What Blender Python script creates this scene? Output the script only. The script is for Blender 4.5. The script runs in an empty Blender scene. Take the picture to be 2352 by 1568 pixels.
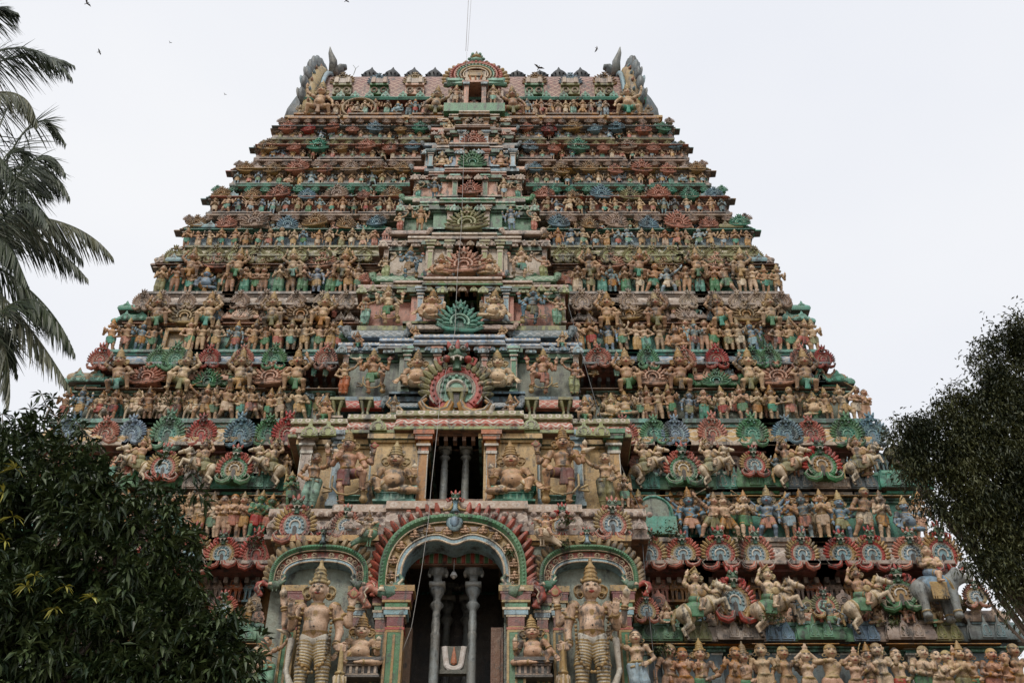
import bpy, math, random
import numpy as np
from mathutils import Vector, Matrix
random.seed(7); RNG = np.random.RandomState(11)
SC = bpy.context.scene
COL = SC.collection
# ------------------------------------------------------------------ camera
F = 2600.0; TH = math.radians(40.19); CX = 1.647; CZ = 1.6
cam = bpy.data.cameras.new('camera'); camo = bpy.data.objects.new('camera', cam); COL.objects.link(camo)
camo.location = (CX, 0, CZ); camo.rotation_euler = (math.pi/2+TH, 0, 0)
cam.sensor_width = 36; cam.lens = 36*F/2352; cam.clip_end = 3000; cam.clip_start = .1
SC.camera = camo
# ------------------------------------------------------------------ sky and light
w = bpy.data.worlds.new('World'); SC.world = w; w.use_nodes = True
nt = w.node_tree; nt.nodes.clear()
SUN_EL, SUN_AZ = math.radians(50), math.radians(196)     # high, behind the camera and a little left
sky = nt.nodes.new('ShaderNodeTexSky'); sky.sky_type = 'NISHITA'; sky.sun_disc = False
sky.sun_elevation = SUN_EL; sky.sun_rotation = SUN_AZ; sky.dust_density = 3.0
bg1 = nt.nodes.new('ShaderNodeBackground'); bg1.inputs[1].default_value = .09
nt.links.new(sky.outputs[0], bg1.inputs[0])
tc = nt.nodes.new('ShaderNodeTexCoord'); mp = nt.nodes.new('ShaderNodeMapping'); mp.inputs[3].default_value = (1, 1, 2.2)
nz = nt.nodes.new('ShaderNodeTexNoise'); nz.inputs['Scale'].default_value = 1.3; nz.inputs['Detail'].default_value = 4
cr = nt.nodes.new('ShaderNodeValToRGB')
cr.color_ramp.elements[0].position = .30; cr.color_ramp.elements[0].color = (.68, .70, .755, 1)
cr.color_ramp.elements[1].position = .66; cr.color_ramp.elements[1].color = (.775, .78, .795, 1)
nt.links.new(tc.outputs['Generated'], mp.inputs[0]); nt.links.new(mp.outputs[0], nz.inputs[0]); nt.links.new(nz.outputs[0], cr.inputs[0])
bg2 = nt.nodes.new('ShaderNodeBackground'); nt.links.new(cr.outputs[0], bg2.inputs[0]); bg2.inputs[1].default_value = 1.0
mx = nt.nodes.new('ShaderNodeMixShader'); mx.inputs[0].default_value = .9
wo = nt.nodes.new('ShaderNodeOutputWorld')
nt.links.new(bg1.outputs[0], mx.inputs[1]); nt.links.new(bg2.outputs[0], mx.inputs[2]); nt.links.new(mx.outputs[0], wo.inputs[0])
sl = bpy.data.lights.new('sun', 'SUN'); sl.energy = 1.4; sl.angle = math.radians(12); sl.color = (1, .95, .86)
so = bpy.data.objects.new('sun', sl); COL.objects.link(so)
sd = Vector((math.sin(SUN_AZ)*math.cos(SUN_EL), math.cos(SUN_AZ)*math.cos(SUN_EL), math.sin(SUN_EL)))
so.rotation_euler = sd.to_track_quat('Z', 'Y').to_euler()
SC.view_settings.view_transform = 'Standard'; SC.view_settings.look = 'None'; SC.view_settings.exposure = 0.38; SC.view_settings.gamma = 1
SC.render.engine = 'CYCLES'
SC.cycles.max_bounces = 4; SC.cycles.diffuse_bounces = 1; SC.cycles.glossy_bounces = 2; SC.cycles.transparent_max_bounces = 4
# ------------------------------------------------------------------ picture point -> place at a given distance
CT, ST = math.cos(TH), math.sin(TH)
def ray(px, py):
    u = (px-1176)/F; v = (784-py)/F
    return np.array([u, CT-v*ST, ST+v*CT])
def at(px, py, Y):
    d = ray(px, py); d = d/d[1]*Y
    return np.array([CX+d[0], Y, CZ+d[2]])
BAT = .13; Y0 = 27.0
def YF(z): return Y0*(1+BAT*((z-CZ)/Y0-.3))
def onface(px, py, off=0.0):
    d = ray(px, py); A = Y0*(1-.3*BAT)+off
    t = A/(d[1]-BAT*d[2]); P = d*t
    return np.array([CX+P[0], P[1], CZ+P[2]])
def zp(py, off=0.0): return onface(1176, py, off)[2]
def px2m(py, off=0.): return np.linalg.norm(onface(1177, py, off)-onface(1176, py, off))
# ------------------------------------------------------------------ materials
MATS = {}
def grp_weather():
    g = bpy.data.node_groups.new('weather', 'ShaderNodeTree')
    def sock(n, t, io, d=None):
        s = g.interface.new_socket(n, in_out=io, socket_type=t)
        if d is not None: s.default_value = d
    sock('Color', 'NodeSocketColor', 'INPUT'); sock('Dirt', 'NodeSocketFloat', 'INPUT', .3); sock('Peel', 'NodeSocketFloat', 'INPUT', .1); sock('Bump', 'NodeSocketFloat', 'INPUT', .3)
    sock('Color', 'NodeSocketColor', 'OUTPUT'); sock('Normal', 'NodeSocketVector', 'OUTPUT')
    N = g.nodes; L = g.links
    gi = N.new('NodeGroupInput'); go = N.new('NodeGroupOutput')
    geo = N.new('ShaderNodeNewGeometry')
    def noise(sc, det=3, rough=.6, vec=None):
        n = N.new('ShaderNodeTexNoise'); n.inputs['Scale'].default_value = sc; n.inputs['Detail'].default_value = det; n.inputs['Roughness'].default_value = rough
        L.new(vec if vec else geo.outputs['Position'], n.inputs['Vector']); return n.outputs[0]
    def mr(v, a, b, c=0., d=1.):
        n = N.new('ShaderNodeMapRange'); L.new(v, n.inputs[0])
        for i, x in enumerate((a, b, c, d)):
            if hasattr(x, 'node'): L.new(x, n.inputs[i+1])
            else: n.inputs[i+1].default_value = x
        return n.outputs[0]
    def math_(op, a, b):
        n = N.new('ShaderNodeMath'); n.operation = op
        for i, x in enumerate((a, b)):
            if hasattr(x, 'node'): L.new(x, n.inputs[i])
            else: n.inputs[i].default_value = x
        return n.outputs[0]
    def mix(f, a, b, bt='MIX'):
        n = N.new('ShaderNodeMix'); n.data_type = 'RGBA'; n.blend_type = bt
        L.new(f, n.inputs[0]) if hasattr(f, 'node') else setattr(n.inputs[0], 'default_value', f)
        for i, x in ((6, a), (7, b)):
            if hasattr(x, 'node'): L.new(x, n.inputs[i])
            else: n.inputs[i].default_value = x
        return n.outputs[2]
    st = N.new('ShaderNodeMapping'); st.inputs[3].default_value = (3.2, 3.2, .55); L.new(geo.outputs['Position'], st.inputs[0])
    oi = N.new('ShaderNodeObjectInfo')
    hs = N.new('ShaderNodeHueSaturation'); L.new(gi.outputs[0], hs.inputs['Color'])
    L.new(mr(oi.outputs['Random'], 0, 1, .485, .515), hs.inputs['Hue']); L.new(mr(oi.outputs['Random'], 0, 1, 1.1, .8), hs.inputs['Saturation']); L.new(mr(oi.outputs['Random'], 0, 1, .8, 1.12), hs.inputs['Value'])
    c = hs.outputs[0]
    big = noise(1.1, 4, .65); mid = noise(6, 4, .7); fine = noise(28, 2, .6); streak = noise(1.0, 4, .7, st.outputs[0])
    # faded, chalky areas and colour mottling
    c = mix(mr(big, .38, .66, .04, .30), c, (.30, .235, .165, 1))
    c = mix(mr(mid, .32, .62, .75, 0), c, mix(1., c, (.50, .40, .30, 1), 'MULTIPLY'))
    c = mix(mr(fine, .58, .72, 0, .25), c, (.62, .54, .44, 1))
    # paint worn through to plaster
    pl = mr(math_('ADD', mid, math_('MULTIPLY', gi.outputs['Peel'], .35)), .70, .74)
    c = mix(math_('MULTIPLY', pl, .75), c, (.42, .33, .26, 1))
    # black lichen in streaks and specks
    d = math_('ADD', math_('MULTIPLY', streak, .6), math_('MULTIPLY', mid, .4))
    lo = math_('SUBTRACT', .66, math_('MULTIPLY', gi.outputs['Dirt'], .36))
    n = N.new('ShaderNodeMapRange'); L.new(d, n.inputs[0]); L.new(lo, n.inputs[1]); L.new(math_('ADD', lo, .09), n.inputs[2]); n.inputs[4].default_value = .86
    c = mix(n.outputs[0], c, (.035, .032, .028, 1))
    lo2 = math_('SUBTRACT', .70, math_('MULTIPLY', gi.outputs['Dirt'], .16))
    n2 = N.new('ShaderNodeMapRange'); L.new(fine, n2.inputs[0]); L.new(lo2, n2.inputs[1]); L.new(math_('ADD', lo2, .06), n2.inputs[2]); n2.inputs[4].default_value = .8
    c = mix(n2.outputs[0], c, (.05, .045, .035, 1))
    L.new(c, go.inputs[0])
    bp = N.new('ShaderNodeBump'); bp.inputs['Distance'].default_value = .05; L.new(gi.outputs['Bump'], bp.inputs['Strength'])
    L.new(math_('ADD', mid, math_('MULTIPLY', fine, .5)), bp.inputs['Height']); L.new(bp.outputs[0], go.inputs[1])
    return g
WG = grp_weather()
def mat(name, rgb, dirt=.3, peel=.1, bump=.35, rough=.5, pattern=None, p2=(.62, .60, .54), ps=(1, 1), spec=.5, weather=True):
    if name in MATS: return MATS[name]
    m = bpy.data.materials.new(name); m.use_nodes = True; t = m.node_tree; b = t.nodes['Principled BSDF']
    b.inputs['Roughness'].default_value = rough; b.inputs['Specular IOR Level'].default_value = spec
    col = None
    if pattern:
        uv = t.nodes.new('ShaderNodeUVMap'); sp = t.nodes.new('ShaderNodeSeparateXYZ'); t.links.new(uv.outputs[0], sp.inputs[0])
        def mth(op, a, b_=None, c_=None):
            n = t.nodes.new('ShaderNodeMath'); n.operation = op
            for i, x in enumerate((a, b_, c_)):
                if x is None: continue
                if hasattr(x, 'node'): t.links.new(x, n.inputs[i])
                else: n.inputs[i].default_value = x
            return n.outputs[0]
        u = mth('MULTIPLY', sp.outputs[0], ps[0]); v = mth('MULTIPLY', sp.outputs[1], ps[1])
        if pattern == 'diamond':      # crossing diagonals
            a = mth('PINGPONG', mth('ADD', u, v), .5); b2 = mth('PINGPONG', mth('SUBTRACT', u, v), .5)
            f = mth('LESS_THAN', mth('MINIMUM', a, b2), .07)
        elif pattern == 'zigzag':
            z = mth('PINGPONG', u, .5); f = mth('LESS_THAN', mth('ABSOLUTE', mth('SUBTRACT', mth('MULTIPLY', z, 1.2), mth('FRACT', v))), .13)
        elif pattern == 'beads':
            fu = mth('SUBTRACT', mth('FRACT', u), .5); fv = mth('SUBTRACT', mth('FRACT', v), .5)
            r = mth('SQRT', mth('ADD', mth('MULTIPLY', fu, fu), mth('MULTIPLY', fv, fv))); f = mth('LESS_THAN', mth('ABSOLUTE', mth('SUBTRACT', r, .24)), .09)
        elif pattern == 'stripes':
            f = mth('LESS_THAN', mth('FRACT', v), .3)
        elif pattern == 'scales':     # rows of pointed scales
            row = mth('FLOOR', v); uo = mth('ADD', u, mth('MULTIPLY', mth('MODULO', row, 2.), .5))
            z = mth('MULTIPLY', mth('PINGPONG', uo, .5), 2.); f = mth('LESS_THAN', mth('ABSOLUTE', mth('SUBTRACT', z, mth('FRACT', v))), .16)
        mi = t.nodes.new('ShaderNodeMix'); mi.data_type = 'RGBA'; t.links.new(f, mi.inputs[0])
        mi.inputs[6].default_value = (*rgb, 1); mi.inputs[7].default_value = (*p2, 1); col = mi.outputs[2]
    if weather:
        g = t.nodes.new('ShaderNodeGroup'); g.node_tree = WG
        if col: t.links.new(col, g.inputs[0])
        else: g.inputs[0].default_value = (*rgb, 1)
        g.inputs[1].default_value = dirt; g.inputs[2].default_value = peel; g.inputs[3].default_value = bump
        t.links.new(g.outputs[0], b.inputs['Base Color']); t.links.new(g.outputs[1], b.inputs['Normal'])
    elif col: t.links.new(col, b.inputs['Base Color'])
    else: b.inputs['Base Color'].default_value = (*rgb, 1)
    MATS[name] = m; return m
PAL = dict(tan=(.60, .37, .19), tanp=(.66, .41, .25), tand=(.42, .24, .12), cream=(.68, .54, .37), flesh=(.68, .47, .31), blue=(.15, .29, .42), sky=(.24, .42, .50), green=(.045, .24, .10), teal=(.05, .34, .25),
           mint=(.20, .48, .36), olive=(.24, .24, .08), lime=(.30, .36, .12), ochre=(.50, .25, .035), orange=(.52, .17, .035), salmon=(.58, .25, .15), brick=(.44, .07, .03),
           red=(.46, .05, .025), lilac=(.40, .31, .26), purple=(.36, .27, .22), white=(.62, .59, .51), gold=(.42, .27, .075), goldd=(.32, .21, .08), dark=(.025, .02, .018), stone=(.24, .28, .28), wall=(.20, .26, .20),
           deep=(.035, .15, .085), slate=(.13, .19, .22), brown=(.22, .10, .05), pinkw=(.48, .36, .27), char=(.04, .042, .045), maroon=(.20, .03, .03))
def P(n, dirt=None):
    k = n if dirt is None else n+'_%d' % int(dirt*100)
    return mat(k, PAL[n], .44 if dirt is None else dirt)
# ------------------------------------------------------------------ mesh data
class MD:
    def __init__(s): s.v = []; s.q = []; s.t = []; s.n = 0; s.uv = []; s.smooth = True
    def add(s, v, q=None, mq=0, t=None, mt=0, uv=None):
        v = np.asarray(v, float).reshape(-1, 3); s.v.append(v)
        if q is not None and len(q):
            q = np.asarray(q, int); s.q.append((q+s.n, np.full(len(q), mq) if np.isscalar(mq) else np.asarray(mq), uv))
        if t is not None and len(t):
            t = np.asarray(t, int); s.t.append((t+s.n, np.full(len(t), mt) if np.isscalar(mt) else np.asarray(mt)))
        s.n += len(v); return s
    def get(s):
        v = np.concatenate(s.v) if s.v else np.zeros((0, 3))
        q = np.concatenate([a for a, _, _ in s.q]) if s.q else np.zeros((0, 4), int); mq = np.concatenate([b for _, b, _ in s.q]) if s.q else np.zeros(0, int)
        u = np.concatenate([c if c is not None else np.zeros((len(a), 4, 2)) for a, _, c in s.q]) if s.q else np.zeros((0, 4, 2))
        t = np.concatenate([a for a, _ in s.t]) if s.t else np.zeros((0, 3), int); mt = np.concatenate([b for _, b in s.t]) if s.t else np.zeros(0, int)
        return v, q, mq.astype(int), u, t, mt.astype(int)
    def put(s, o, M=None, mp=None):
        v, q, mq, u, t, mt = o.get() if isinstance(o, MD) else o
        if M is not None:
            A = np.array(M); v = v@A[:3, :3].T+A[:3, 3]
            if np.linalg.det(A[:3, :3]) < 0: q = q[:, ::-1]; t = t[:, ::-1]; u = u[:, ::-1]
        if mp is not None:
            mp = np.asarray(mp); mq = mp[mq]; mt = mp[mt]
        s.add(v, q, mq, t, mt, u); return s
    def shift(s, dx): s.v = [v+np.array([dx, 0, 0]) for v in s.v]; return s
    # shapes
    def box(s, x0, x1, y0, y1, z0, z1, m=0):
        v = [(x, y, z) for z in (z0, z1) for y in (y0, y1) for x in (x0, x1)]
        return s.add(v, [(0, 2, 3, 1), (4, 5, 7, 6), (0, 1, 5, 4), (1, 3, 7, 5), (3, 2, 6, 7), (2, 0, 4, 6)], m)
    def blob(s, c, r, m=0, axis=None, nu=8, nv=6, taper=0.):
        th = np.linspace(0, np.pi, nv+1)[1:-1]; ph = np.arange(nu)*2*np.pi/nu
        T, Ph = np.meshgrid(th, ph, indexing='ij')
        k = 1+taper*np.cos(T)
        p = np.stack([np.sin(T)*np.cos(Ph)*k, np.sin(T)*np.sin(Ph)*k, np.cos(T)], -1).reshape(-1, 3)
        p = np.concatenate([p, [(0, 0, 1), (0, 0, -1)]])*np.asarray(r)
        if axis is not None:
            A = Vector(axis).to_track_quat('Z', 'Y').to_matrix(); p = p@np.array(A).T
        p = p+np.asarray(c); n = len(th); q = []; t = []
        for i in range(n-1):
            for j in range(nu): q.append((i*nu+j, (i+1)*nu+j, (i+1)*nu+(j+1) % nu, i*nu+(j+1) % nu))
        for j in range(nu):
            t.append((n*nu, j, (j+1) % nu)); t.append((n*nu+1, (n-1)*nu+(j+1) % nu, (n-1)*nu+j))
        return s.add(p, q, m, t, m)
    def tube(s, pts, r, m=0, n=6, flat=1., closed=False, up=(0, 1, 0)):
        pts = np.asarray(pts, float); N = len(pts); r = np.broadcast_to(r, (N,))
        tg = np.roll(pts, -1, 0)-np.roll(pts, 1, 0) if closed else np.gradient(pts, axis=0)
        tg /= np.linalg.norm(tg, axis=1)[:, None]+1e-9
        upv = np.asarray(up, float); a = np.cross(tg, upv); an = np.linalg.norm(a, axis=1)
        a[an < 1e-3] = np.cross(tg[an < 1e-3], (1, 0, .01)); a /= np.linalg.norm(a, axis=1)[:, None]+1e-9; b = np.cross(a, tg)
        ph = np.arange(n)*2*np.pi/n
        v = pts[:, None]+r[:, None, None]*(np.cos(ph)[None, :, None]*a[:, None]+flat*np.sin(ph)[None, :, None]*b[:, None])
        q = []
        for i in range(N if closed else N-1):
            k = (i+1) % N
            for j in range(n): q.append((i*n+j, k*n+j, k*n+(j+1) % n, i*n+(j+1) % n))
        v = v.reshape(-1, 3); t = []
        if not closed:
            v = np.concatenate([v, pts[:1], pts[-1:]]); e = len(v)-2
            for j in range(n): t.append((e, j, (j+1) % n)); t.append((e+1, (N-1)*n+(j+1) % n, (N-1)*n+j))
        return s.add(v, q, m, t, m)
    def lathe(s, prof, m=0, n=12, c=(0, 0, 0), sx=1., sy=1.):
        prof = np.asarray(prof, float); ph = np.arange(n)*2*np.pi/n
        v = np.stack([prof[:, 0][:, None]*np.cos(ph)*sx, prof[:, 0][:, None]*np.sin(ph)*sy, np.repeat(prof[:, 1][:, None], n, 1)], -1)+np.asarray(c)
        q = [(i*n+j, i*n+(j+1) % n, (i+1)*n+(j+1) % n, (i+1)*n+j) for i in range(len(prof)-1) for j in range(n)]
        mq = m if np.isscalar(m) else np.repeat(m, n)
        v = v.reshape(-1, 3)
        t = [(0, (j+1) % n, j) for j in range(1, n-1)]+[((len(prof)-1)*n, (len(prof)-1)*n+j, (len(prof)-1)*n+(j+1) % n) for j in range(1, n-1)]
        return s.add(v, q, mq, t, m if np.isscalar(m) else m[-1])
    def plate(s, poly, y0, y1, m=0, mside=None):
        # outline in x,z given counter-clockwise seen from the front (-y), star-shaped about its mean
        poly = np.asarray(poly, float); n = len(poly); c = poly.mean(0)
        v = [(x, y0, z) for x, z in poly]+[(x, y1, z) for x, z in poly]+[(c[0], y0, c[1])]
        q = [(i, (i+1) % n, n+(i+1) % n, n+i) for i in range(n)]
        q = [(a, d, c_, b) for a, b, c_, d in q]
        t = [(2*n, i, (i+1) % n) for i in range(n)]
        return s.add(v, q, m if mside is None else mside, t, m)
    def sweep(s, path, prof, mats, closed=False, caps=True):
        # path: axis-aligned xy points, outward to the right of travel; prof: (out, z)
        path = np.asarray(path, float); n = len(path); pr = np.asarray(prof, float); k = len(pr)
        d = np.roll(path, -1, 0)-path
        if not closed: d = d[:-1]
        d = d/np.linalg.norm(d, axis=1)[:, None]; nr = np.stack([d[:, 1], -d[:, 0]], 1)
        if closed: o = nr+np.roll(nr, 1, 0)
        else: o = np.concatenate([nr[:1], nr[1:]+nr[:-1], nr[-1:]])
        same = np.zeros(n, bool)
        for i in range(n):
            a = nr[i-1] if (closed or i > 0) else nr[0]; b = nr[i % len(nr)] if (closed or i < n-1) else nr[-1]
            if abs(a@b-1) < 1e-6: o[i] = a
        v = np.zeros((n, k, 3)); v[:, :, :2] = path[:, None]+o[:, None]*pr[None, :, :1]; v[:, :, 2] = pr[:, 1]
        L = np.concatenate([[0], np.cumsum(np.linalg.norm(np.roll(path, -1, 0)-path, axis=1))]); V = np.concatenate([[0], np.cumsum(np.linalg.norm(np.diff(pr, axis=0), axis=1))])
        q = []; uv = []; mm = []
        for i in range(n if closed else n-1):
            j = (i+1) % n
            for a in range(k-1):
                q.append((i*k+a, j*k+a, j*k+a+1, i*k+a+1)); mm.append(mats[a] if not np.isscalar(mats) else mats)
                v0 = V[a] if np.isscalar(mats) else 0; vc = V[a+1]-V[a]+v0
                uv.append(((L[i], v0), (L[i+1], v0), (L[i+1], vc), (L[i], vc)))
        t = []; mt = 0
        if not closed and caps:
            for e, sgn in ((0, 1), (n-1, -1)):
                for a in range(1, k-1):
                    tri = (e*k, e*k+a, e*k+a+1); t.append(tri if sgn > 0 else tri[::-1])
            mt = mats[0] if not np.isscalar(mats) else mats
        return s.add(v.reshape(-1, 3), q, mm, t, mt, np.array(uv))
def mesh_from(md, name, mats, smooth=False, angle=None):
    v, q, mq, u, t, mt = md.get() if isinstance(md, MD) else md
    me = bpy.data.meshes.new(name); nq, ntr = len(q), len(t)
    me.vertices.add(len(v)); me.vertices.foreach_set('co', v.astype(np.float32).ravel())
    me.loops.add(nq*4+ntr*3); me.loops.foreach_set('vertex_index', np.concatenate([q.ravel(), t.ravel()]).astype(np.int32))
    me.polygons.add(nq+ntr)
    me.polygons.foreach_set('loop_start', np.concatenate([np.arange(nq)*4, nq*4+np.arange(ntr)*3]).astype(np.int32))
    me.polygons.foreach_set('material_index', np.concatenate([mq, mt]).astype(np.int32))
    me.polygons.foreach_set('use_smooth', np.full(nq+ntr, bool(smooth)))
    if len(u) and np.abs(u).max() > 0:
        l = me.uv_layers.new(name='UVMap'); l.data.foreach_set('uv', np.concatenate([u.ravel(), np.zeros(ntr*6)]).astype(np.float32))
    for m in mats: me.materials.append(m if not isinstance(m, str) else P(m))
    me.update(); me.validate()
    if smooth and angle:
        try: me.set_sharp_from_angle(angle=math.radians(angle))
        except Exception: pass
    return me
def link(name, me, parent=None, M=None, mats=None):
    o = bpy.data.objects.new(name, me); COL.objects.link(o)
    if parent is not None: o.parent = parent
    if M is not None: o.matrix_basis = M
    if mats:
        for i, m in enumerate(mats):
            if m is not None and i < len(o.material_slots): o.material_slots[i].link = 'OBJECT'; o.material_slots[i].material = P(m) if isinstance(m, str) else m
    return o
def tag(o, label=None, cat=None, group=None, kind=None):
    if label: o['label'] = label
    if cat: o['category'] = cat
    if group: o['group'] = group
    if kind: o['kind'] = kind
    return o
def TM(x, y, z, s=1., sx=None, rz=0., rx=0.):
    S = Matrix.Diagonal((s if sx is None else sx, s, s, 1))
    return Matrix.Translation((x, y, z))@Matrix.Rotation(rz, 4, 'Z')@Matrix.Rotation(rx, 4, 'X')@S
# ------------------------------------------------------------------ sculpting: smooth union of rounded shapes, meshed by surface nets
class SDF:
    def __init__(s): s.p = []; s.paint = []
    def seg(s, a, b, r1, r2=None, part='body', m=0, k=.02, fl=None):
        s.p.append(('s', np.array(a, float), np.array(b, float), r1, r1 if r2 is None else r2, part, m, k)); return s
    def ell(s, c, r, part='body', m=0, k=.02, rot=None):
        s.p.append(('e', np.array(c, float), np.array(r, float)*np.ones(3), rot, None, part, m, k)); return s
    def tor(s, c, R, r, ax=(0, 0, 1), part='jewel', m=2, k=.006, sc=(1, 1)):
        A = np.array(Vector(ax).to_track_quat('Z', 'Y').to_matrix()); s.p.append(('t', np.array(c, float), A, R, r, part, m, k)); return s
    def box(s, c, h, part='body', m=0, k=.01, rot=None):
        s.p.append(('b', np.array(c, float), np.array(h, float), rot, None, part, m, k)); return s
    def pt(s, c, r, m): s.paint.append((np.array(c, float), np.array(r, float)*np.ones(3), m)); return s
    @staticmethod
    def ev(p, X):
        if p[0] == 's':
            a, b = p[1], p[2]; ab = b-a; L = ab@ab+1e-12
            h = np.clip(((X-a)@ab)/L, 0, 1); return np.linalg.norm(X-a-h[..., None]*ab, axis=-1)-(p[3]+(p[4]-p[3])*h)
        if p[0] == 'e':
            d = X-p[1]
            if p[3] is not None: d = d@p[3]
            k0 = np.linalg.norm(d/p[2], axis=-1); k1 = np.linalg.norm(d/(p[2]**2), axis=-1)+1e-9; return k0*(k0-1)/k1
        if p[0] == 't':
            d = (X-p[1])@p[2]; return np.hypot(np.hypot(d[..., 0], d[..., 1])-p[3], d[..., 2])-p[4]
        d = X-p[1]
        if p[3] is not None: d = d@p[3]
        q = np.abs(d)-p[2]; return np.linalg.norm(np.maximum(q, 0), axis=-1)+np.minimum(q.max(-1), 0)-.004
    @staticmethod
    def bb(p):
        if p[0] == 's':
            r = max(p[3], p[4]); return np.minimum(p[1], p[2])-r, np.maximum(p[1], p[2])+r
        if p[0] == 't': return p[1]-p[3]-p[4], p[1]+p[3]+p[4]
        r = p[2].max()*1.75 if p[0] == 'b' else p[2].max(); r = p[2] if p[3] is None else r
        return p[1]-r, p[1]+r
    def mesh(s, h, parts=None, disp=None, ycut=None):
        P_ = [p for p in s.p if parts is None or p[5] in parts]
        if not P_: return None
        B = [s.bb(p) for p in P_]; lo = np.min([b[0] for b in B], 0)-3*h; hi = np.max([b[1] for b in B], 0)+3*h
        n = np.ceil((hi-lo)/h).astype(int)+1
        f = np.full(n, 9., np.float32)
        for p, b in zip(P_, B):
            k = max(p[7], 1e-4); i0 = np.maximum(np.floor((b[0]-k-2*h-lo)/h).astype(int), 0); i1 = np.minimum(np.ceil((b[1]+k+2*h-lo)/h).astype(int)+1, n)
            g = np.stack(np.meshgrid(*[lo[a]+h*np.arange(i0[a], i1[a]) for a in range(3)], indexing='ij'), -1)
            d = s.ev(p, g); sl_ = tuple(slice(i0[a], i1[a]) for a in range(3)); o = f[sl_]
            hh = np.maximum(k-np.abs(o-d), 0)/k; f[sl_] = np.minimum(o, d)-hh*hh*k*.25
        if disp: 
            g = np.stack(np.meshgrid(*[lo[a]+h*np.arange(n[a]) for a in range(3)], indexing='ij'), -1); f = f+disp(g).astype(np.float32)
        f[f == 0] = 1e-6
        S = f < 0
        c = np.stack([S[i:n[0]-1+i, j:n[1]-1+j, k:n[2]-1+k] for i in (0, 1) for j in (0, 1) for k in (0, 1)]).sum(0)
        act = (c > 0) & (c < 8); idx = np.full(act.shape, -1, int); I = np.argwhere(act); idx[act] = np.arange(len(I))
        acc = np.zeros((len(I), 3)); cnt = np.zeros(len(I))
        cor = [(i, j, k) for i in (0, 1) for j in (0, 1) for k in (0, 1)]
        for a in cor:
            for ax in range(3):
                if a[ax] == 1: continue
                b = list(a); b[ax] = 1
                fa = f[I[:, 0]+a[0], I[:, 1]+a[1], I[:, 2]+a[2]]; fb = f[I[:, 0]+b[0], I[:, 1]+b[1], I[:, 2]+b[2]]
                mk = (fa < 0) != (fb < 0); t = np.where(mk, fa/(fa-fb+1e-12), 0)
                pt = np.tile(np.array(a, float), (len(I), 1)); pt[:, ax] += t
                acc += pt*mk[:, None]; cnt += mk
        V = (I+acc/np.maximum(cnt, 1)[:, None])*h+lo
        Q = []
        for ax in range(3):
            u, v_ = [a for a in range(3) if a != ax]
            a0 = [slice(1, n[0]-1), slice(1, n[1]-1), slice(1, n[2]-1)]; a1 = list(a0); a1[ax] = slice(2, n[ax])
            A = S[tuple(a0)]; Bv = S[tuple(a1)]; E_ = np.argwhere(A != Bv)+1
            if not len(E_): continue
            sg = S[E_[:, 0], E_[:, 1], E_[:, 2]]
            def cell(du, dv):
                e = E_.copy(); e[:, u] -= du; e[:, v_] -= dv; return idx[e[:, 0], e[:, 1], e[:, 2]]
            q = np.stack([cell(1, 1), cell(0, 1), cell(0, 0), cell(1, 0)], 1)
            fl = sg if ax != 1 else ~sg
            q[~fl] = q[~fl][:, ::-1]; Q.append(q)
        Q = np.concatenate(Q); Q = Q[(Q >= 0).all(1)]
        C = V[Q].mean(1); best = np.full(len(C), 9.); mm = np.zeros(len(C), int)
        for p, b in zip(P_, B):
            sel = np.where(((C > b[0]-2*h) & (C < b[1]+2*h)).all(1))[0]
            if not len(sel): continue
            d = s.ev(p, C[sel]); up = d < best[sel]; best[sel[up]] = d[up]; mm[sel[up]] = p[6]
        if parts is None or 'body' in parts or 'rider' in parts:
            for c_, r_, m_ in s.paint:
                sel = (((C-c_)/r_)**2).sum(1) < 1; sel &= (mm == 0) | (mm == 4) | (mm == 3) | (mm == 1); mm[sel] = m_
        md = MD(); md.add(V, Q, mm); return md
def A_(*x): return np.array(x, float)
def rotm(axis, ang): return np.array(Matrix.Rotation(math.radians(ang), 3, axis))
def hand(S, w, d, det, part='body', curl=.3, side=1, m=0, size=1.):
    d = A_(*d); d = d/np.linalg.norm(d); up = A_(0, -1, 0); r = np.cross(d, up); r = r/(np.linalg.norm(r)+1e-6); f = np.cross(r, d)
    s = .036*size; pc = w+d*s
    if det < 2:
        S.ell(pc, (s*.8, s*.6, s*.9), m=m, k=.012, part=part); S.seg(pc+d*s*.4, pc+d*s*1.5, s*.5, s*.3, m=m, k=.01, part=part); S.seg(pc-r*s*.4*side, pc-r*s*1.1*side+d*s*.6, s*.25, s*.2, m=m, k=.006, part=part); return pc
    S.box(pc, (s*.62, s*.28, s*.75), m=m, k=.012, part=part, rot=np.stack([r, f, d], 1))
    for i, (o, L) in enumerate(((-.52, .95), (-.18, 1.1), (.16, 1.05), (.5, .8))):
        a = pc+d*s*.7+r*s*o*side; b = a+d*s*L*.6+f*(-curl*.2)*s; c = b+d*s*L*.5*(1-curl)+f*s*curl*.7
        S.seg(a, b, s*.19, s*.17, m=m, k=.004, part=part); S.seg(b, c, s*.17, s*.13, m=m, k=.004, part=part)
    a = pc-r*s*.6*side-d*s*.2; S.seg(a, a-r*s*.5*side+d*s*.6, s*.22, s*.17, m=m, k=.006, part=part); S.seg(a-r*s*.5*side+d*s*.6, a-r*s*.45*side+d*s*1.05, s*.17, s*.14, m=m, k=.004, part=part)
    return pc
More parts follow.
